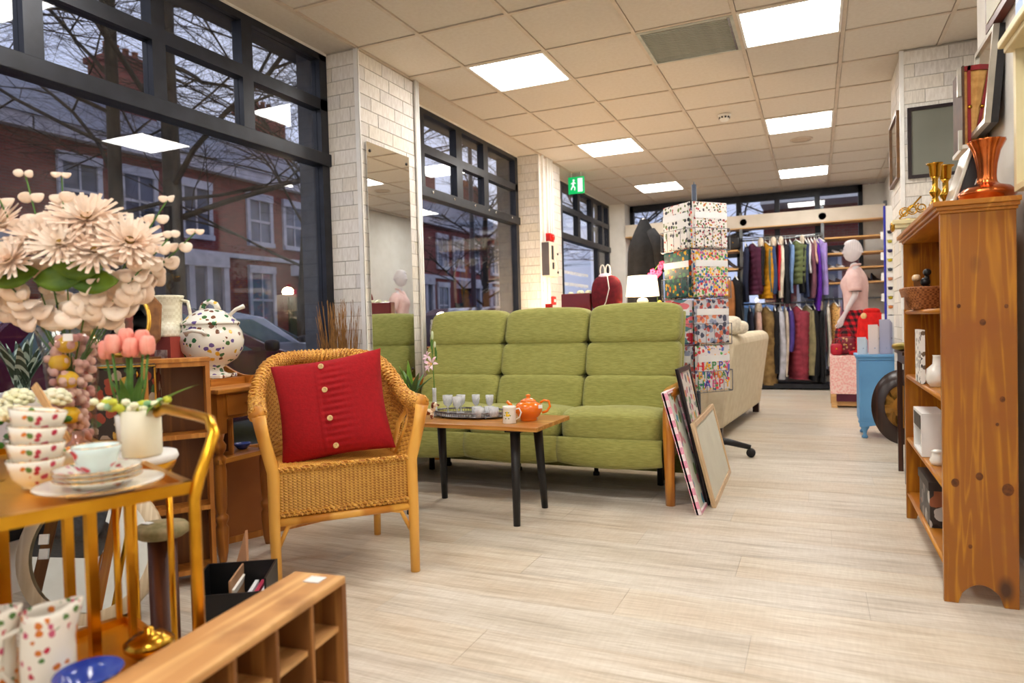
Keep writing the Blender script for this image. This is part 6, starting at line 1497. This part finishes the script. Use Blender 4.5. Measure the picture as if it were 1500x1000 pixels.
def garment(lab, x, top, bot, w_, cl, grp, kind='plain', dpt=.42, lean=0, y=10.29, cl2=None, m_=None):
    """garment on a hanger, hanging edge-on from the rail: shoulder slope along y, thin along x"""
    t = thing('hanging_garment', lab, 'clothing', (x, y, 0), lean, grp)
    c1 = col(*cl); c2 = col(*(cl2 or [int(v*.8) for v in cl]))
    nm = 'cloth_%d_%d_%d' % tuple(cl)
    m = m_ or mat(nm, c1, .9, var=c2, scale=9, bump=.3, bscale=60)
    q = {'puffer': 9, 'fur': 0}.get(kind, 0); H_ = top-.07-bot; rr_ = random.Random(int(x*999)+int(top*77))
    ph = rr_.uniform(0, 6)
    def bf(u, v):
        th = 2*PI*v; z = top-.05-H_*u; sh = min(1, (u/.16)) if u < .16 else 1
        ry = dpt/2*(.22+.78*sh**.8)*(1+.05*u); rx = w_/2*(.35+.65*min(1, u/.12))*(1+.12*u)
        if q: k = 1+.0; pf = abs(math.sin(u*H_/.075*PI)); rx *= .86+.22*pf; ry *= .97+.05*pf
        else: rx *= 1+.14*math.sin(th*5+ph+u*2); 
        if kind == 'fur': rx *= 1+rr_.uniform(-.22, .22); ry *= 1+rr_.uniform(-.08, .08)
        c_ = math.cos(th); s_ = math.sin(th)
        return (rx*c_+.01*math.sin(u*5+ph), ry*math.copysign(abs(s_)**.7, s_)-.0, z)
    nu = 46 if q else 22
    g = G().grid(bf, nu, 24, cv=True); b = part(g, 'garment_body', m, t)
    if kind != 'vest' and kind != 'fur':
        g = G(); pts = []; rs = []
        n = 26 if q else 9
        for i in range(n+1):
            f = i/n; pts.append((w_*.12+.012*math.sin(f*4+ph), -dpt*.40-.03*math.sin(f*PI*.8), top-.12-H_*.86*f)); 
            rs.append(w_*.40*(1-.3*f)*((.85+.25*abs(math.sin(f*H_*.86/.075*PI))) if q else 1)*(.7 if i == 0 else 1))
        g.tube(pts, rs, 10); part(g, 'sleeve', m, t)
    if kind == 'hood' or kind == 'furcollar':
        part(G().soft(0, -.06, top-.06, w_*1.1, .2, .16, .8, n=10), 'hood', mat('fur_collar', col(214, 200, 180), .95, var=col(190, 172, 148), scale=40, bump=1), t)
    g = G().tube([(0, -.17, top-.1), (0, 0, top-.03), (0, .17, top-.1)], .008, 6).tube([(0, 0, top-.03), (0, 0, top+.0), (0, .012, top+.02), (0, .02, top+.005)], .003, 5); part(g, 'hanger', M_trim, t)
    return t
UP = 'jackets on the upper back rail'; LO = 'coats on the lower back rail'
up = [(-.90, 1.20, .07, (28, 34, 60), 'plain', 'navy coat at the left end of the upper rail'), (-.80, 1.30, .15, (78, 24, 54), 'puffer', 'plum quilted puffer jacket on the upper rail'),
 (-.70, 1.42, .07, (24, 22, 26), 'hood', 'black jacket with fur hood beside the mustard coat'), (-.635, 1.24, .11, (212, 148, 16), 'puffer', 'mustard yellow coat on the upper rail'),
 (-.575, 1.32, .05, (92, 108, 96), 'plain', 'grey-green jacket right of the mustard coat'), (-.53, 1.30, .07, (52, 74, 116), 'furcollar', 'slate blue coat with big cream hood'),
 (-.475, 1.34, .035, (200, 30, 50), 'plain', 'thin bright red top on the upper rail'), (-.43, 1.24, .06, (232, 220, 198), 'furcollar', 'cream teddy coat with fur collar'),
 (-.37, 1.16, .08, (22, 24, 32), 'plain', 'long black coat right of the cream teddy coat'), (-.315, 1.30, .05, (120, 150, 196), 'plain', 'light denim-blue jacket on the upper rail'),
 (-.24, 1.42, .13, (106, 116, 72), 'puffer', 'olive green quilted puffer jacket'), (-.165, 1.30, .05, (20, 20, 22), 'furcollar', 'black coat with brown fur collar right of the olive puffer'),
 (-.12, 1.24, .05, (44, 56, 90), 'plain', 'navy blue jacket beside the white blouse'), (-.085, 1.56, .03, (240, 240, 240), 'plain', 'white blouse hanging above a navy hem'),
 (-.045, 1.22, .06, (126, 78, 92), 'plain', 'dusty mauve knit on the upper rail'), (-.005, 1.70, .03, (236, 190, 170), 'plain', 'pale peach top on the upper rail'),
 (.02, 1.05, .045, (98, 30, 168), 'plain', 'long vivid purple dress at right of the upper rail'), (.055, 1.26, .06, (172, 148, 216), 'plain', 'lavender dress at right of the upper rail')]
for i, (x, bz, w_, cl, kd, lb) in enumerate(up): garment(lb, x, 2.09 if i != 16 else 2.08, bz, w_, cl, UP, kd, lean=R.uniform(-.05, .05)+(.42 if kd == 'puffer' or i in (17,) else .12))
lo = [(-.86, .25, .07, (30, 34, 54), 'plain', 'dark navy coat at the left end of the lower rail'), (-.745, .18, .09, (214, 178, 168), 'furcollar', 'pale pink coat with fur pompom on the lower rail'), (-.64, .04, .20, (150, 122, 74), 'fur', 'long shaggy brown fur gilet on the lower rail'),
 (-.53, .20, .08, (24, 22, 26), 'plain', 'black coat between the fur gilet and pale cardigan'), (-.455, .12, .10, (200, 200, 210), 'plain', 'pale grey cardigan on the lower rail'), (-.395, .16, .045, (228, 212, 190), 'plain', 'cream cable-knit cardigan on the lower rail'),
 (-.335, .5, .07, (86, 66, 150), 'plain', 'violet blue hooded top on the lower rail'), (-.24, .12, .17, (160, 58, 74), 'puffer', 'dusty red quilted puffer coat on the lower rail'), (-.12, .18, .12, (152, 142, 104), 'plain', 'khaki jacket on the lower rail'), (-.03, .10, .09, (18, 18, 22), 'plain', 'black coat right of the khaki jacket'), (.04, .08, .07, (24, 24, 28), 'furcollar', 'black coat at the right end of the lower rail')]
for i, (x, bz, w_, cl, kd, lb) in enumerate(lo): garment(lb, x, 1.19, bz, w_, cl, LO, kd, dpt=.44, lean=(.42 if kd in ('puffer', 'fur') or cl[0] == 152 else .15), cl2=(104, 78, 42) if kd == 'fur' else None)
RT = 'dresses on the right-hand lower rail'
M_leo = dots('leopard_print', col(214, 164, 96), [col(44, 28, 20), col(80, 48, 24)], scale=34, thr=.3)
garment('ivory dress left of the leopard print one', .16, 1.22, .3, .05, (226, 216, 200), RT); garment('leopard print dress by the pink table', .225, 1.22, .22, .09, (214, 164, 96), RT, m_=M_leo, lean=.3); garment('mauve pink dress right of the leopard print', .29, 1.22, .35, .05, (176, 120, 140), RT); garment('charcoal dress behind the mannequin skirt', .36, 1.22, .3, .06, (60, 56, 60), RT); garment('grey floral dress behind the mannequin', .44, 1.22, .4, .06, (140, 136, 134), RT)
LR = 'long dark garments on the left-hand rail'
for i, (x, c_, lb, bz) in enumerate(((-1.02, (14, 14, 18), 'long black satin dress left of the plum puffer', .9), (-1.12, (178, 116, 64), 'caramel suede coat beside the gift wrap spinner', .8), (-1.25, (60, 76, 120), 'denim blue garment behind the spinner', .8), (-1.4, (20, 20, 26), 'black garment hidden behind the spinner', .8))):
    garment(lb, x, 1.62 if i < 2 else 1.25, bz, .1, c_, LR, y=10.05 if i < 2 else 10.29, lean=.3)
# shoes and bags on the shelves
def shoe(lab, x, y, z, rz, cl, heel=0, grp='shoes on the back shelves', boot=0):
    t = thing('shoe', lab, 'shoe', (x, y, z), rz, grp); m = mat('shoe_%d_%d_%d' % cl, col(*cl), .4, var=col(*[int(v*.85) for v in cl]), scale=14)
    def f(u, v):
        xx = -.12+.24*u; w_ = .036*(math.sin(PI*min(.97, max(.06, u)))**.5)*(1 if u < .6 else 1.1); h = .018+(.05*(1-u)**1.2 if not boot else .07*(1-u)**.8)+.0
        base = heel*max(0, 1-u*1.7)**1.3; th = PI*v; return (xx, w_*math.cos(th), base+h*math.sin(th)**.7)
    part(G().grid(f, 12, 10), 'upper', m, t)
    g = G(); g.grid(lambda u, v: (-.12+.24*u, .038*(v*2-1)*(math.sin(PI*min(.97, max(.06, u)))**.5), heel*max(0, 1-u*1.7)**1.3), 12, 5); part(g, 'sole', M_trim if cl[0] > 150 else M_blk, t, thick=.01)
    if heel: G().beam((-.105, 0, heel), (-.11, 0, 0), .014).build('heel', m, t)
    return t
zz = {1: 1.633, 2: 1.438, 0: 1.828, 3: 2.038}
S_ = [(.18, 0, (40, 36, 36), 'black-and-white pump, left of the pair on the second shelf'), (.26, 0, (196, 190, 186), 'pale grey trainer beside the black-and-white pump'), (.36, 0, (180, 172, 168), 'pale grey trainer nearest the mannequin face'),
      (.20, 1, (236, 232, 228), 'white trainer on the third shelf, left one'), (.31, 1, (238, 234, 230), 'white trainer on the third shelf, right one'), (.19, 2, (120, 96, 90), 'taupe sandal on the lowest shelf, left one'), (.30, 2, (130, 102, 94), 'taupe sandal on the lowest shelf, right one'),
      (.64, 2, (26, 24, 26), 'black heeled shoe right of the mannequin, left one'), (.73, 2, (30, 26, 28), 'black heeled shoe right of the mannequin, right one')]
for x, k, cl, lb in S_: shoe(lb, x, 10.27, zz[k]+.001, -PI/2+.35, cl, heel=.05 if cl[0] < 50 and k == 2 else 0)
shoe('black and tan high heel on the left-hand shelf', -1.03, 10.25, 1.7, -.2, (50, 36, 34), heel=.09); shoe('tan high heel behind the spinner edge', -1.16, 10.27, 1.7, -.3, (196, 150, 110), heel=.09)
def handbag(lab, x, y, z, sx, sy, sz, cl, rz=0, m_=None):
    t = thing('handbag', lab, 'handbag', (x, y, z), rz); m = m_ or mat('bag_%d_%d_%d' % cl, col(*cl), .4, var=col(*[int(v*.8) for v in cl]), scale=14)
    part(G().soft(0, 0, sz/2, sx, sy, sz, .5, n=12), 'bag_body', m, t); part(G().tube([(sx*.35*math.cos(a), 0, sz*.9+sz*.5*math.sin(a)) for a in [i*PI/10 for i in range(11)]], .006, 6), 'handle', m, t)
    G().soft(0, -sy/2, sz*.55, .02, .01, .015, .5, n=5).build('clasp', M_brass, t); return t
handbag('black handbag on the top left-hand shelf', -1.06, 10.25, 1.956, .2, .12, .2, (24, 22, 26)); handbag('grey metallic handbag on the top left-hand shelf', -1.28, 10.27, 1.956, .18, .1, .16, (120, 120, 126))
# folded jeans
for i in range(4): tag(G().soft(-1.16, 10.25, 1.441+.028*i, .34, .3, .03, .3, n=8).build('folded_jeans', mat('denim_%d' % i, col(60+12*i, 80+12*i, 130+8*i), .9, var=col(50+12*i, 70+10*i, 116+8*i), scale=30)), ['bottom folded jeans on the left-hand shelf', 'second folded jeans up on the left-hand shelf', 'third folded jeans up on the left-hand shelf', 'top folded jeans on the left-hand shelf'][i], 'clothing', 'folded jeans by the spinner')

# ================================================================= MANNEQUIN
M_man = mat('mannequin_white', col(226, 220, 224), .35, var=col(214, 208, 214), scale=3)
mn = thing('mannequin', 'white mannequin in pink short-sleeved blouse and red tartan skirt', 'mannequin', (.42, 8.8, .04), math.radians(-12))
# local: facing -x
def skin(name, pts, edges, radii, root, m_, parent, sub=2):
    me = bpy.data.meshes.new(name); me.from_pydata(pts, edges, []); o = bpy.data.objects.new(name, me); C.objects.link(o)
    md = o.modifiers.new('skin', 'SKIN'); lay = me.skin_vertices[0].data if me.skin_vertices else None
    if lay is None:
        bm = bmesh.new(); bm.from_mesh(me); bm.verts.layers.skin.verify(); bm.to_mesh(me); bm.free(); lay = me.skin_vertices[0].data
    for i, r_ in enumerate(radii): lay[i].radius = r_ if isinstance(r_, tuple) else (r_, r_)
    lay[root].use_root = True
    s = o.modifiers.new('sub', 'SUBSURF'); s.levels = s.render_levels = sub; me.materials.append(m_)
    dg = bpy.context.evaluated_depsgraph_get(); dg.update(); m2 = bpy.data.meshes.new_from_object(o.evaluated_get(dg)); bpy.data.objects.remove(o)
    m2.polygons.foreach_set('use_smooth', [True]*len(m2.polygons)); o = bpy.data.objects.new(name, m2); C.objects.link(o); o.parent = parent
    if not m2.materials: m2.materials.append(m_)
    return o
P_ = [(0,0,.95), (0,0,1.12), (0,0,1.28), (0,0,1.42), (-.005,0,1.50), (-.02,0,1.56),   # 0-5 spine, neck
      (0,.15,1.42), (.03,.20,1.20), (-.02,.21,1.02), (-.05,.20,.93),   # 6-9 far arm
      (0,-.15,1.42), (.035,-.21,1.19), (-.07,-.20,.99), (-.115,-.19,.91),   # 10-13 near arm to palm
      (0,.08,.90), (-.02,.085,.50), (.0,.085,.1), (-.06,.085,.03), (0,-.08,.90), (-.01,-.085,.50), (.02,-.085,.1), (-.05,-.085,.03)]
E_ = [(0,1),(1,2),(2,3),(3,4),(4,5),(3,6),(6,7),(7,8),(8,9),(3,10),(10,11),(11,12),(12,13),(0,14),(14,15),(15,16),(16,17),(0,18),(18,19),(19,20),(20,21)]
Rd = [(.10,.13),(.085,.11),(.09,.13),(.07,.12),.045,.045,.05,.036,.025,.026,.05,.036,.025,.026,.075,.05,.03,.025,.075,.05,.03,.025]
# fingers
def fingers(base, dirv, side, thumb):
    global P_, E_, Rd
    b = Vector(P_[base]); d = Vector(dirv).normalized(); s = Vector(side).normalized()
    for k, (o_, L_) in enumerate(((-.024, .062), (-.008, .075), (.008, .072), (.024, .058))):
        i = len(P_); curl = Vector((-.012, 0, 0))
        P_ += [tuple(b+s*o_+d*.03), tuple(b+s*o_*1.1+d*(.03+L_*.5)), tuple(b+s*o_*1.1+d*(.03+L_)+curl*1.5)]; E_ += [(base, i), (i, i+1), (i+1, i+2)]; Rd += [.010, .008, .006]
    i = len(P_); t_ = Vector(thumb); P_ += [tuple(b+t_*.022+d*-.01), tuple(b+t_*.04+d*.03)]; E_ += [(base, i), (i, i+1)]; Rd += [.011, .007]
fingers(13, (-.35, 0, -1), (1, .15, -.2), (-1, .2, -.1)); fingers(9, (-.25, 0, -1), (1, -.1, -.2), (-1, -.2, 0))
bd = skin('body', P_, E_, Rd, 0, M_man, mn)
# head with modelled profile
def headf(u, v):
    th = 2*PI*v; ph = -PI/2+PI*u; z = math.sin(ph); c_ = math.cos(ph); x = -math.cos(th)*c_; y = math.sin(th)*c_
    X = x*.098; Y = y*.075; Z = z*.122
    if x < 0 and z < .1: X += .018*min(1, (.1-z))*abs(x)*-.0
    if z < -.2: X -= .012*(-.2-z); Y *= 1-.3*(-.2-z)
    front = max(0, -x)
    X -= .016*math.exp(-((Z+.012)/.016)**2)*math.exp(-(Y/.013)**2)*front*1.3   # nose
    X -= .007*math.exp(-((Z+.05)/.008)**2)*math.exp(-(Y/.022)**2)*front       # lips
    X -= .006*math.exp(-((Z+.09)/.014)**2)*math.exp(-(Y/.02)**2)*front        # chin
    X += .007*math.exp(-((Z-.012)/.012)**2)*math.exp(-((abs(Y)-.03)/.014)**2)*front   # eye sockets
    X -= .004*math.exp(-((Z-.034)/.01)**2)*math.exp(-((abs(Y)-.03)/.02)**2)*front
    return (X, Y, Z)
g = G().grid(headf, 48, 56, T(-.025, 0, 1.69, rz=0), cv=True); part(g, 'head', M_man, mn)
g = G()
for s in (-1, 1): g.soft(-.02, s*.073, 1.69, .035, .012, .055, .8, n=8)
part(g, 'ear', M_man, mn)
M_cap = mat('hair_cap_white', col(232, 226, 230), .5, var=col(222, 216, 222), scale=14, kind='stripe', stretch=(1,3,2))
def cap(u, v):
    th = 2*PI*v; ph = PI/2*u; z = math.cos(ph*.95); c_ = math.sin(ph*.95); x = -math.cos(th)*c_; lo = -.0
    return (-.02+x*.1+.006, math.sin(th)*c_*.079, 1.70+z*.122+.06*max(0, -x)*u-.05*max(0, x)*u)
part(G().grid(cap, 14, 40, cv=True), 'moulded_hair', M_cap, mn)
M_blouse = mat('pink_blouse', col(236, 204, 200), .8, var=col(226, 188, 186), scale=14, bump=.3, bscale=40)
def bl(u, v):
    th = 2*PI*v; z = 1.50-.54*u; pr_ = [(0, .055, .06), (.1, .09, .13), (.22, .12, .17), (.4, .135, .155), (.7, .125, .14), (.88, .125, .145), (1, .1, .12)]
    for i in range(6):
        if u <= pr_[i+1][0]+1e-9: w_ = (u-pr_[i][0])/(pr_[i+1][0]-pr_[i][0]); rx = pr_[i][1]*(1-w_)+pr_[i+1][1]*w_; ry = pr_[i][2]*(1-w_)+pr_[i+1][2]*w_; break
    k = 1+.03*math.sin(th*9+u*5)*u; bust = .03*math.exp(-((u-.32)/.13)**2)*max(0, math.cos(th))
    return (-(rx*k+bust)*math.cos(th), ry*k*math.sin(th), z)
part(G().grid(bl, 26, 44, cv=True), 'blouse', M_blouse, mn)
for s in (-1, 1):
    part(G().tube([(0, s*.13, 1.44), (.012, s*.18, 1.36), (.03, s*.215, 1.25), (.032, s*.22, 1.22)], [.06, .078, .072, .068], 16), 'sleeve', M_blouse, mn)
    G().tube([(.031+.062*math.cos(a), s*.216+.058*math.sin(a), 1.222) for a in [i*PI/10 for i in range(20)]], .006, 6, closed=True).build('cuff_piping', mat('grey_piping', col(120, 104, 108), .7, var=col(100, 86, 90), scale=9), mn)
G().tube([(-.10, 0, 1.40), (-.075, -.035, 1.46), (-.02, -.062, 1.52), (.05, -.02, 1.535), (.05, .02, 1.535), (-.02, .062, 1.52), (-.075, .035, 1.46)], .012, 8, closed=True).build('collar', M_blouse, mn)
def tart():
    nm = 'red_tartan'; m = bpy.data.materials.new(nm); m.use_nodes = True; n = m.node_tree; L = n.links; p = n.nodes['Principled BSDF']; p.inputs['Roughness'].default_value = .9
    t = n.nodes.new('ShaderNodeTexCoord'); s = n.nodes.new('ShaderNodeSeparateXYZ'); L.new(t.outputs['Object'], s.inputs[0])
    def st(sock, f):
        a = n.nodes.new('ShaderNodeMath'); a.operation = 'MULTIPLY'; a.inputs[1].default_value = f; L.new(sock, a.inputs[0]); b = n.nodes.new('ShaderNodeMath'); b.operation = 'PINGPONG'; b.inputs[1].default_value = 1; L.new(a.outputs[0], b.inputs[0])
        c_ = n.nodes.new('ShaderNodeMath'); c_.operation = 'GREATER_THAN'; c_.inputs[1].default_value = .5; L.new(b.outputs[0], c_.inputs[0]); return c_.outputs[0]
    ax_ = n.nodes.new('ShaderNodeMath'); ax_.operation = 'ADD'; L.new(s.outputs['X'], ax_.inputs[0]); L.new(s.outputs['Y'], ax_.inputs[1])
    h = st(s.outputs['Z'], 30); v = st(ax_.outputs[0], 30); ad = n.nodes.new('ShaderNodeMath'); ad.operation = 'ADD'; L.new(h, ad.inputs[0]); L.new(v, ad.inputs[1]); dv = n.nodes.new('ShaderNodeMath'); dv.operation = 'MULTIPLY'; dv.inputs[1].default_value = .5; L.new(ad.outputs[0], dv.inputs[0])
    rp = n.nodes.new('ShaderNodeValToRGB'); rp.color_ramp.interpolation = 'CONSTANT'; rp.color_ramp.elements[0].color = col(206, 20, 34); rp.color_ramp.elements[1].position = .8; rp.color_ramp.elements[1].color = col(24, 14, 20); e = rp.color_ramp.elements.new(.4); e.color = col(120, 14, 28)
    L.new(dv.outputs[0], rp.inputs['Fac']); L.new(rp.outputs['Color'], p.inputs['Base Color']); return m
def sk(u, v):
    th = 2*PI*v; z = 1.03-.62*u; r_ = .115+.10*min(1, u*2.5)**.7+.03*u; k = 1+.035*math.sin(th*14)*min(1, u*2); return (-r_*.95*k*math.cos(th), (r_+.01)*k*math.sin(th), z)
part(G().grid(sk, 24, 100, cv=True), 'tartan_skirt', tart(), mn)
G().lathe([(0, -.04), (.19, -.04), (.19, -.028), (.02, -.02), (.012, .6), (0, .6)], 28, T(.03, 0, 0)).build('base_plate', M_silv, mn)

# ---- pink table with things
t = thing('draped_table', 'low wooden table draped with pink crocheted blanket', 'table', (.42, 8.42, 0))
for x in (-.25, .25):
    for y in (-.2, .2): G().box(x-.03, x+.03, y-.03, y+.03, 0, .53).build('leg', M_shelf, t)
G().box(-.27, .27, -.22, .22, .53, .55).build('tabletop', M_shelf, t); G().box(-.26, .26, -.21, .21, .02, .12).build('lower_board', M_shelf, t)
M_cro = mat('pink_crochet', col(244, 178, 172), .95, var=col(250, 214, 206), scale=50, kind='voronoi', bump=1, bscale=50)
tag(G().box(-.285, .285, -.235, -.222, .15, .56).box(-.285, -.272, -.222, .22, .17, .56).box(-.285, .285, -.235, .235, .552, .562).build('crochet_blanket', M_cro, None, bev=.005), 'pink crocheted blanket draped over the low table', 'blanket').location = (.42, 8.42, 0)
tag(G().box(-.23, .27, -.232, -.224, .07, .15).build('maroon_cloth', mat('maroon_cloth', col(96, 40, 56), .9, var=col(80, 30, 46), scale=9), None), 'dark maroon cloth edge hanging below the pink blanket', 'cloth').location = (.42, 8.42, 0)
M_redp = dots('red_pattern_bag', col(120, 20, 40), [col(200, 160, 110), col(30, 24, 30), col(200, 40, 60)], scale=30, thr=.34)
handbag('red and black patterned handbag under the mannequin hand', .30, 8.38, .564, .20, .12, .2, (120, 20, 40), m_=M_redp)
handbag('bright red small handbag left of the patterned one', .20, 8.30, .564, .12, .1, .13, (190, 24, 50))
tag(G().soft(.40, 8.26, .59, .16, .08, .05, .7, n=10).build('red_slipper', mat('red_felt', col(190, 20, 36), .9, var=col(160, 12, 28), scale=14)), 'red felt slipper at the front of the pink draped table', 'shoe')
t = thing('red_child_dress', 'bright red dress with round cream button on a small form', 'clothing', (.55, 8.36, .564))
M_rd2 = mat('bright_red_wool', col(222, 24, 20), .85, var=col(200, 14, 14), scale=20, bump=.3)
def rd(u, v):
    th = 2*PI*v; z = .48-.48*u; r_ = .05+.075*min(1, u*5)**.5+.04*u; k = 1+.05*math.sin(th*8)*u; return (r_*k*math.cos(th), r_*.8*k*math.sin(th), z)
part(G().grid(rd, 18, 48, cv=True), 'dress_body', M_rd2, t); part(G().soft(0, 0, .47, .17, .14, .07, .8, n=10), 'gathered_top', M_rd2, t)
G().lathe([(0, .01), (.03, .008), (.034, 0)], 16, T(-.08, -.075, .42, rx=PI/2, rz=-.6)).build('round_button', MATS['cream_button'], t)
# blue cabinet
M_bluep = mat('sky_blue_paint', col(104, 164, 214), .5, var=col(94, 152, 204), scale=4)
t = thing('blue_cabinet', 'small sky-blue painted cabinet on curved feet', 'cabinet', (.51, 6.38, 0))
G().box(-.2, .2, -.19, .19, .13, .655).build('cabinet_body', M_bluep, t, bev=.004); G().box(-.22, .22, -.21, .21, .655, .675).box(-.21, .21, -.2, .2, .635, .655).build('top_board', M_bluep, t, bev=.003)
G().prism([(-.2, .13)]+[(-.2+.4*i/16, .13-.035*abs(math.cos(i/16*PI))) for i in range(17)]+[(.2, .13)], -.19, -.17, 'y').build('apron', M_bluep, t)
for x in (-.16, .16):
    for y in (-.15, .15): G().lathe([(.018, 0), (.024, .012), (.012, .03), (.018, .06), (.034, .09), (.03, .11), (.034, .13)], 14, T(x, y, 0)).build('foot', M_bluep, t)
dr = G().box(-.18, .18, -.196, -.19, .16, .62).build('door', M_bluep, t, bev=.002)
for i, (x, w_, h, z, cl, lb) in enumerate(((-.17, .07, .14, -.1, (206, 220, 232), 'pale blue leaflets at the left of the blue cabinet top'), (-.085, .075, .24, -.08, (232, 216, 212), 'tall cream and pink booklets on the blue cabinet'), (.0, .08, .28, -.06, (176, 176, 200), 'lilac-grey covered booklet leaning on the blue cabinet'), (.085, .12, .31, .0, (240, 238, 234), 'tall white picture card at the back of the blue cabinet'))):
    o = thing('leaflet_stack', lb, 'leaflets', (.51+x, 6.38+z, .676), .25-.1*i, 'printed leaflets on the blue cabinet')
    for k in range(3): G().box(-w_/2+.012*k, w_/2-.004+.01*k, .01*k, .01*k+.006, 0, h-.012*k).build('leaflet', dots('leaflet_print_%d' % i, col(*cl), [col(150, 160, 190), col(210, 170, 170), col(120, 120, 130)], scale=22, thr=.22, gaps=.5), o)
# sunglasses rack
t = thing('sunglasses_rack', 'tall white sunglasses rack with blue edge post', 'display rack', (.70, 8.0, 0))
G().box(-.035, .08, -.015, .015, 0.0, 2.10).build('white_panel', M_trim, t); G().box(-.055, -.037, -.02, .02, 0, 2.10).build('blue_post', mat('cobalt_post', col(44, 52, 176), .4, var=col(36, 42, 156), scale=6), t)
gc_ = [(30, 30, 36), (190, 180, 60), (40, 36, 90), (210, 190, 40), (60, 66, 76), (196, 130, 90), (50, 40, 60), (180, 160, 30), (220, 140, 80), (40, 40, 44), (90, 150, 220), (60, 60, 66)]
sg = []
for i in range(12):
    z = 1.83-.095*i; m = mat('lens_%d' % i, col(*gc_[i]), .15, var=col(*[int(v*.7) for v in gc_[i]]), scale=20)
    g_ = thing('sunglasses', ['black', 'olive', 'indigo', 'lemon', 'slate', 'tan', 'plum', 'khaki', 'amber', 'jet black', 'sky blue', 'grey'][i]+' lensed sunglasses, number %s from the top of the white rack' % ['one', 'two', 'three', 'four', 'five', 'six', 'seven', 'eight', 'nine', 'ten', 'eleven', 'twelve'][i], 'sunglasses', (.725, 7.965, z), 0, 'sunglasses on the rack')
    for s in (-1, 1): G().soft(s*.027, 0, 0, .044, .01, .036, .8, n=7).build('lens', m, g_)
    G().tube([(-.052, 0, .012), (0, -.003, .012), (.052, 0, .012)], .003, 5).tube([(-.052, 0, .01), (-.05, .02, .01)], .002, 4).build('frame', M_blk, g_)
for i in range(5): tag(G().box(.615, .642, 7.972, 7.976, 1.76-.21*i, 1.84-.21*i).build('price_card', M_label), 'small white price card %s along the blue post' % ['topmost', 'second down', 'midway', 'fourth down', 'lowest'][i], 'card', 'white cards on the sunglasses rack')
# dark oval frame + side table with brass pan
M_dkw = wood('dark_walnut', col(70, 34, 18), col(40, 18, 10), 3, 'z', .3)
t = thing('oval_looking_glass_surround', 'dark walnut oval frame leaning beyond the bookcase', 'picture frame', (.52, 5.25, .375), 0, rx=math.radians(-6))
G().lathe([(.105, 0), (.11, -.012), (.135, -.026), (.165, -.022), (.185, -.006), (.185, .012), (.105, .012)], 44, T(rx=PI/2), sy=1.35, cap=False).build('frame', M_dkw, t)
G().lathe([(0, .006), (.11, .006)], 40, T(rx=PI/2), sy=1.35).build('gold_panel', mat('gold_panel', col(196, 140, 50), .5, var=col(160, 110, 40), scale=6), t)
t = thing('brown_side_table', 'narrow brown wooden table between oval frame and bookcase', 'table', (.555, 4.78, 0))
G().box(-.1, .1, -.22, .22, .755, .775).build('tabletop', M_dkw, t); G().box(-.085, .085, -.2, .2, .70, .755).build('apron', M_dkw, t)
for x in (-.075, .075):
    for y in (-.19, .19): G().box(x-.014, x+.014, y-.014, y+.014, 0, .70).build('leg', M_dkw, t)
t = thing('brass_warmer', 'rounded brass warming pan lying on the narrow brown table', 'pan', (.53, 4.78, .776))
G().lathe([(0, 0), (.08, 0), (.105, .012), (.11, .028), (.105, .04), (.06, .048), (0, .05)], 36).build('pan_body', mat('aged_brass', col(150, 130, 60), .35, .9, var=col(110, 96, 44), scale=10), t)
G().lathe([(.02, .05), (.03, .06), (.02, .085), (.028, .12), (.012, .13), (0, .132)], 18, T(.0, 0, 0)).build('finial', MATS['aged_brass'], t)
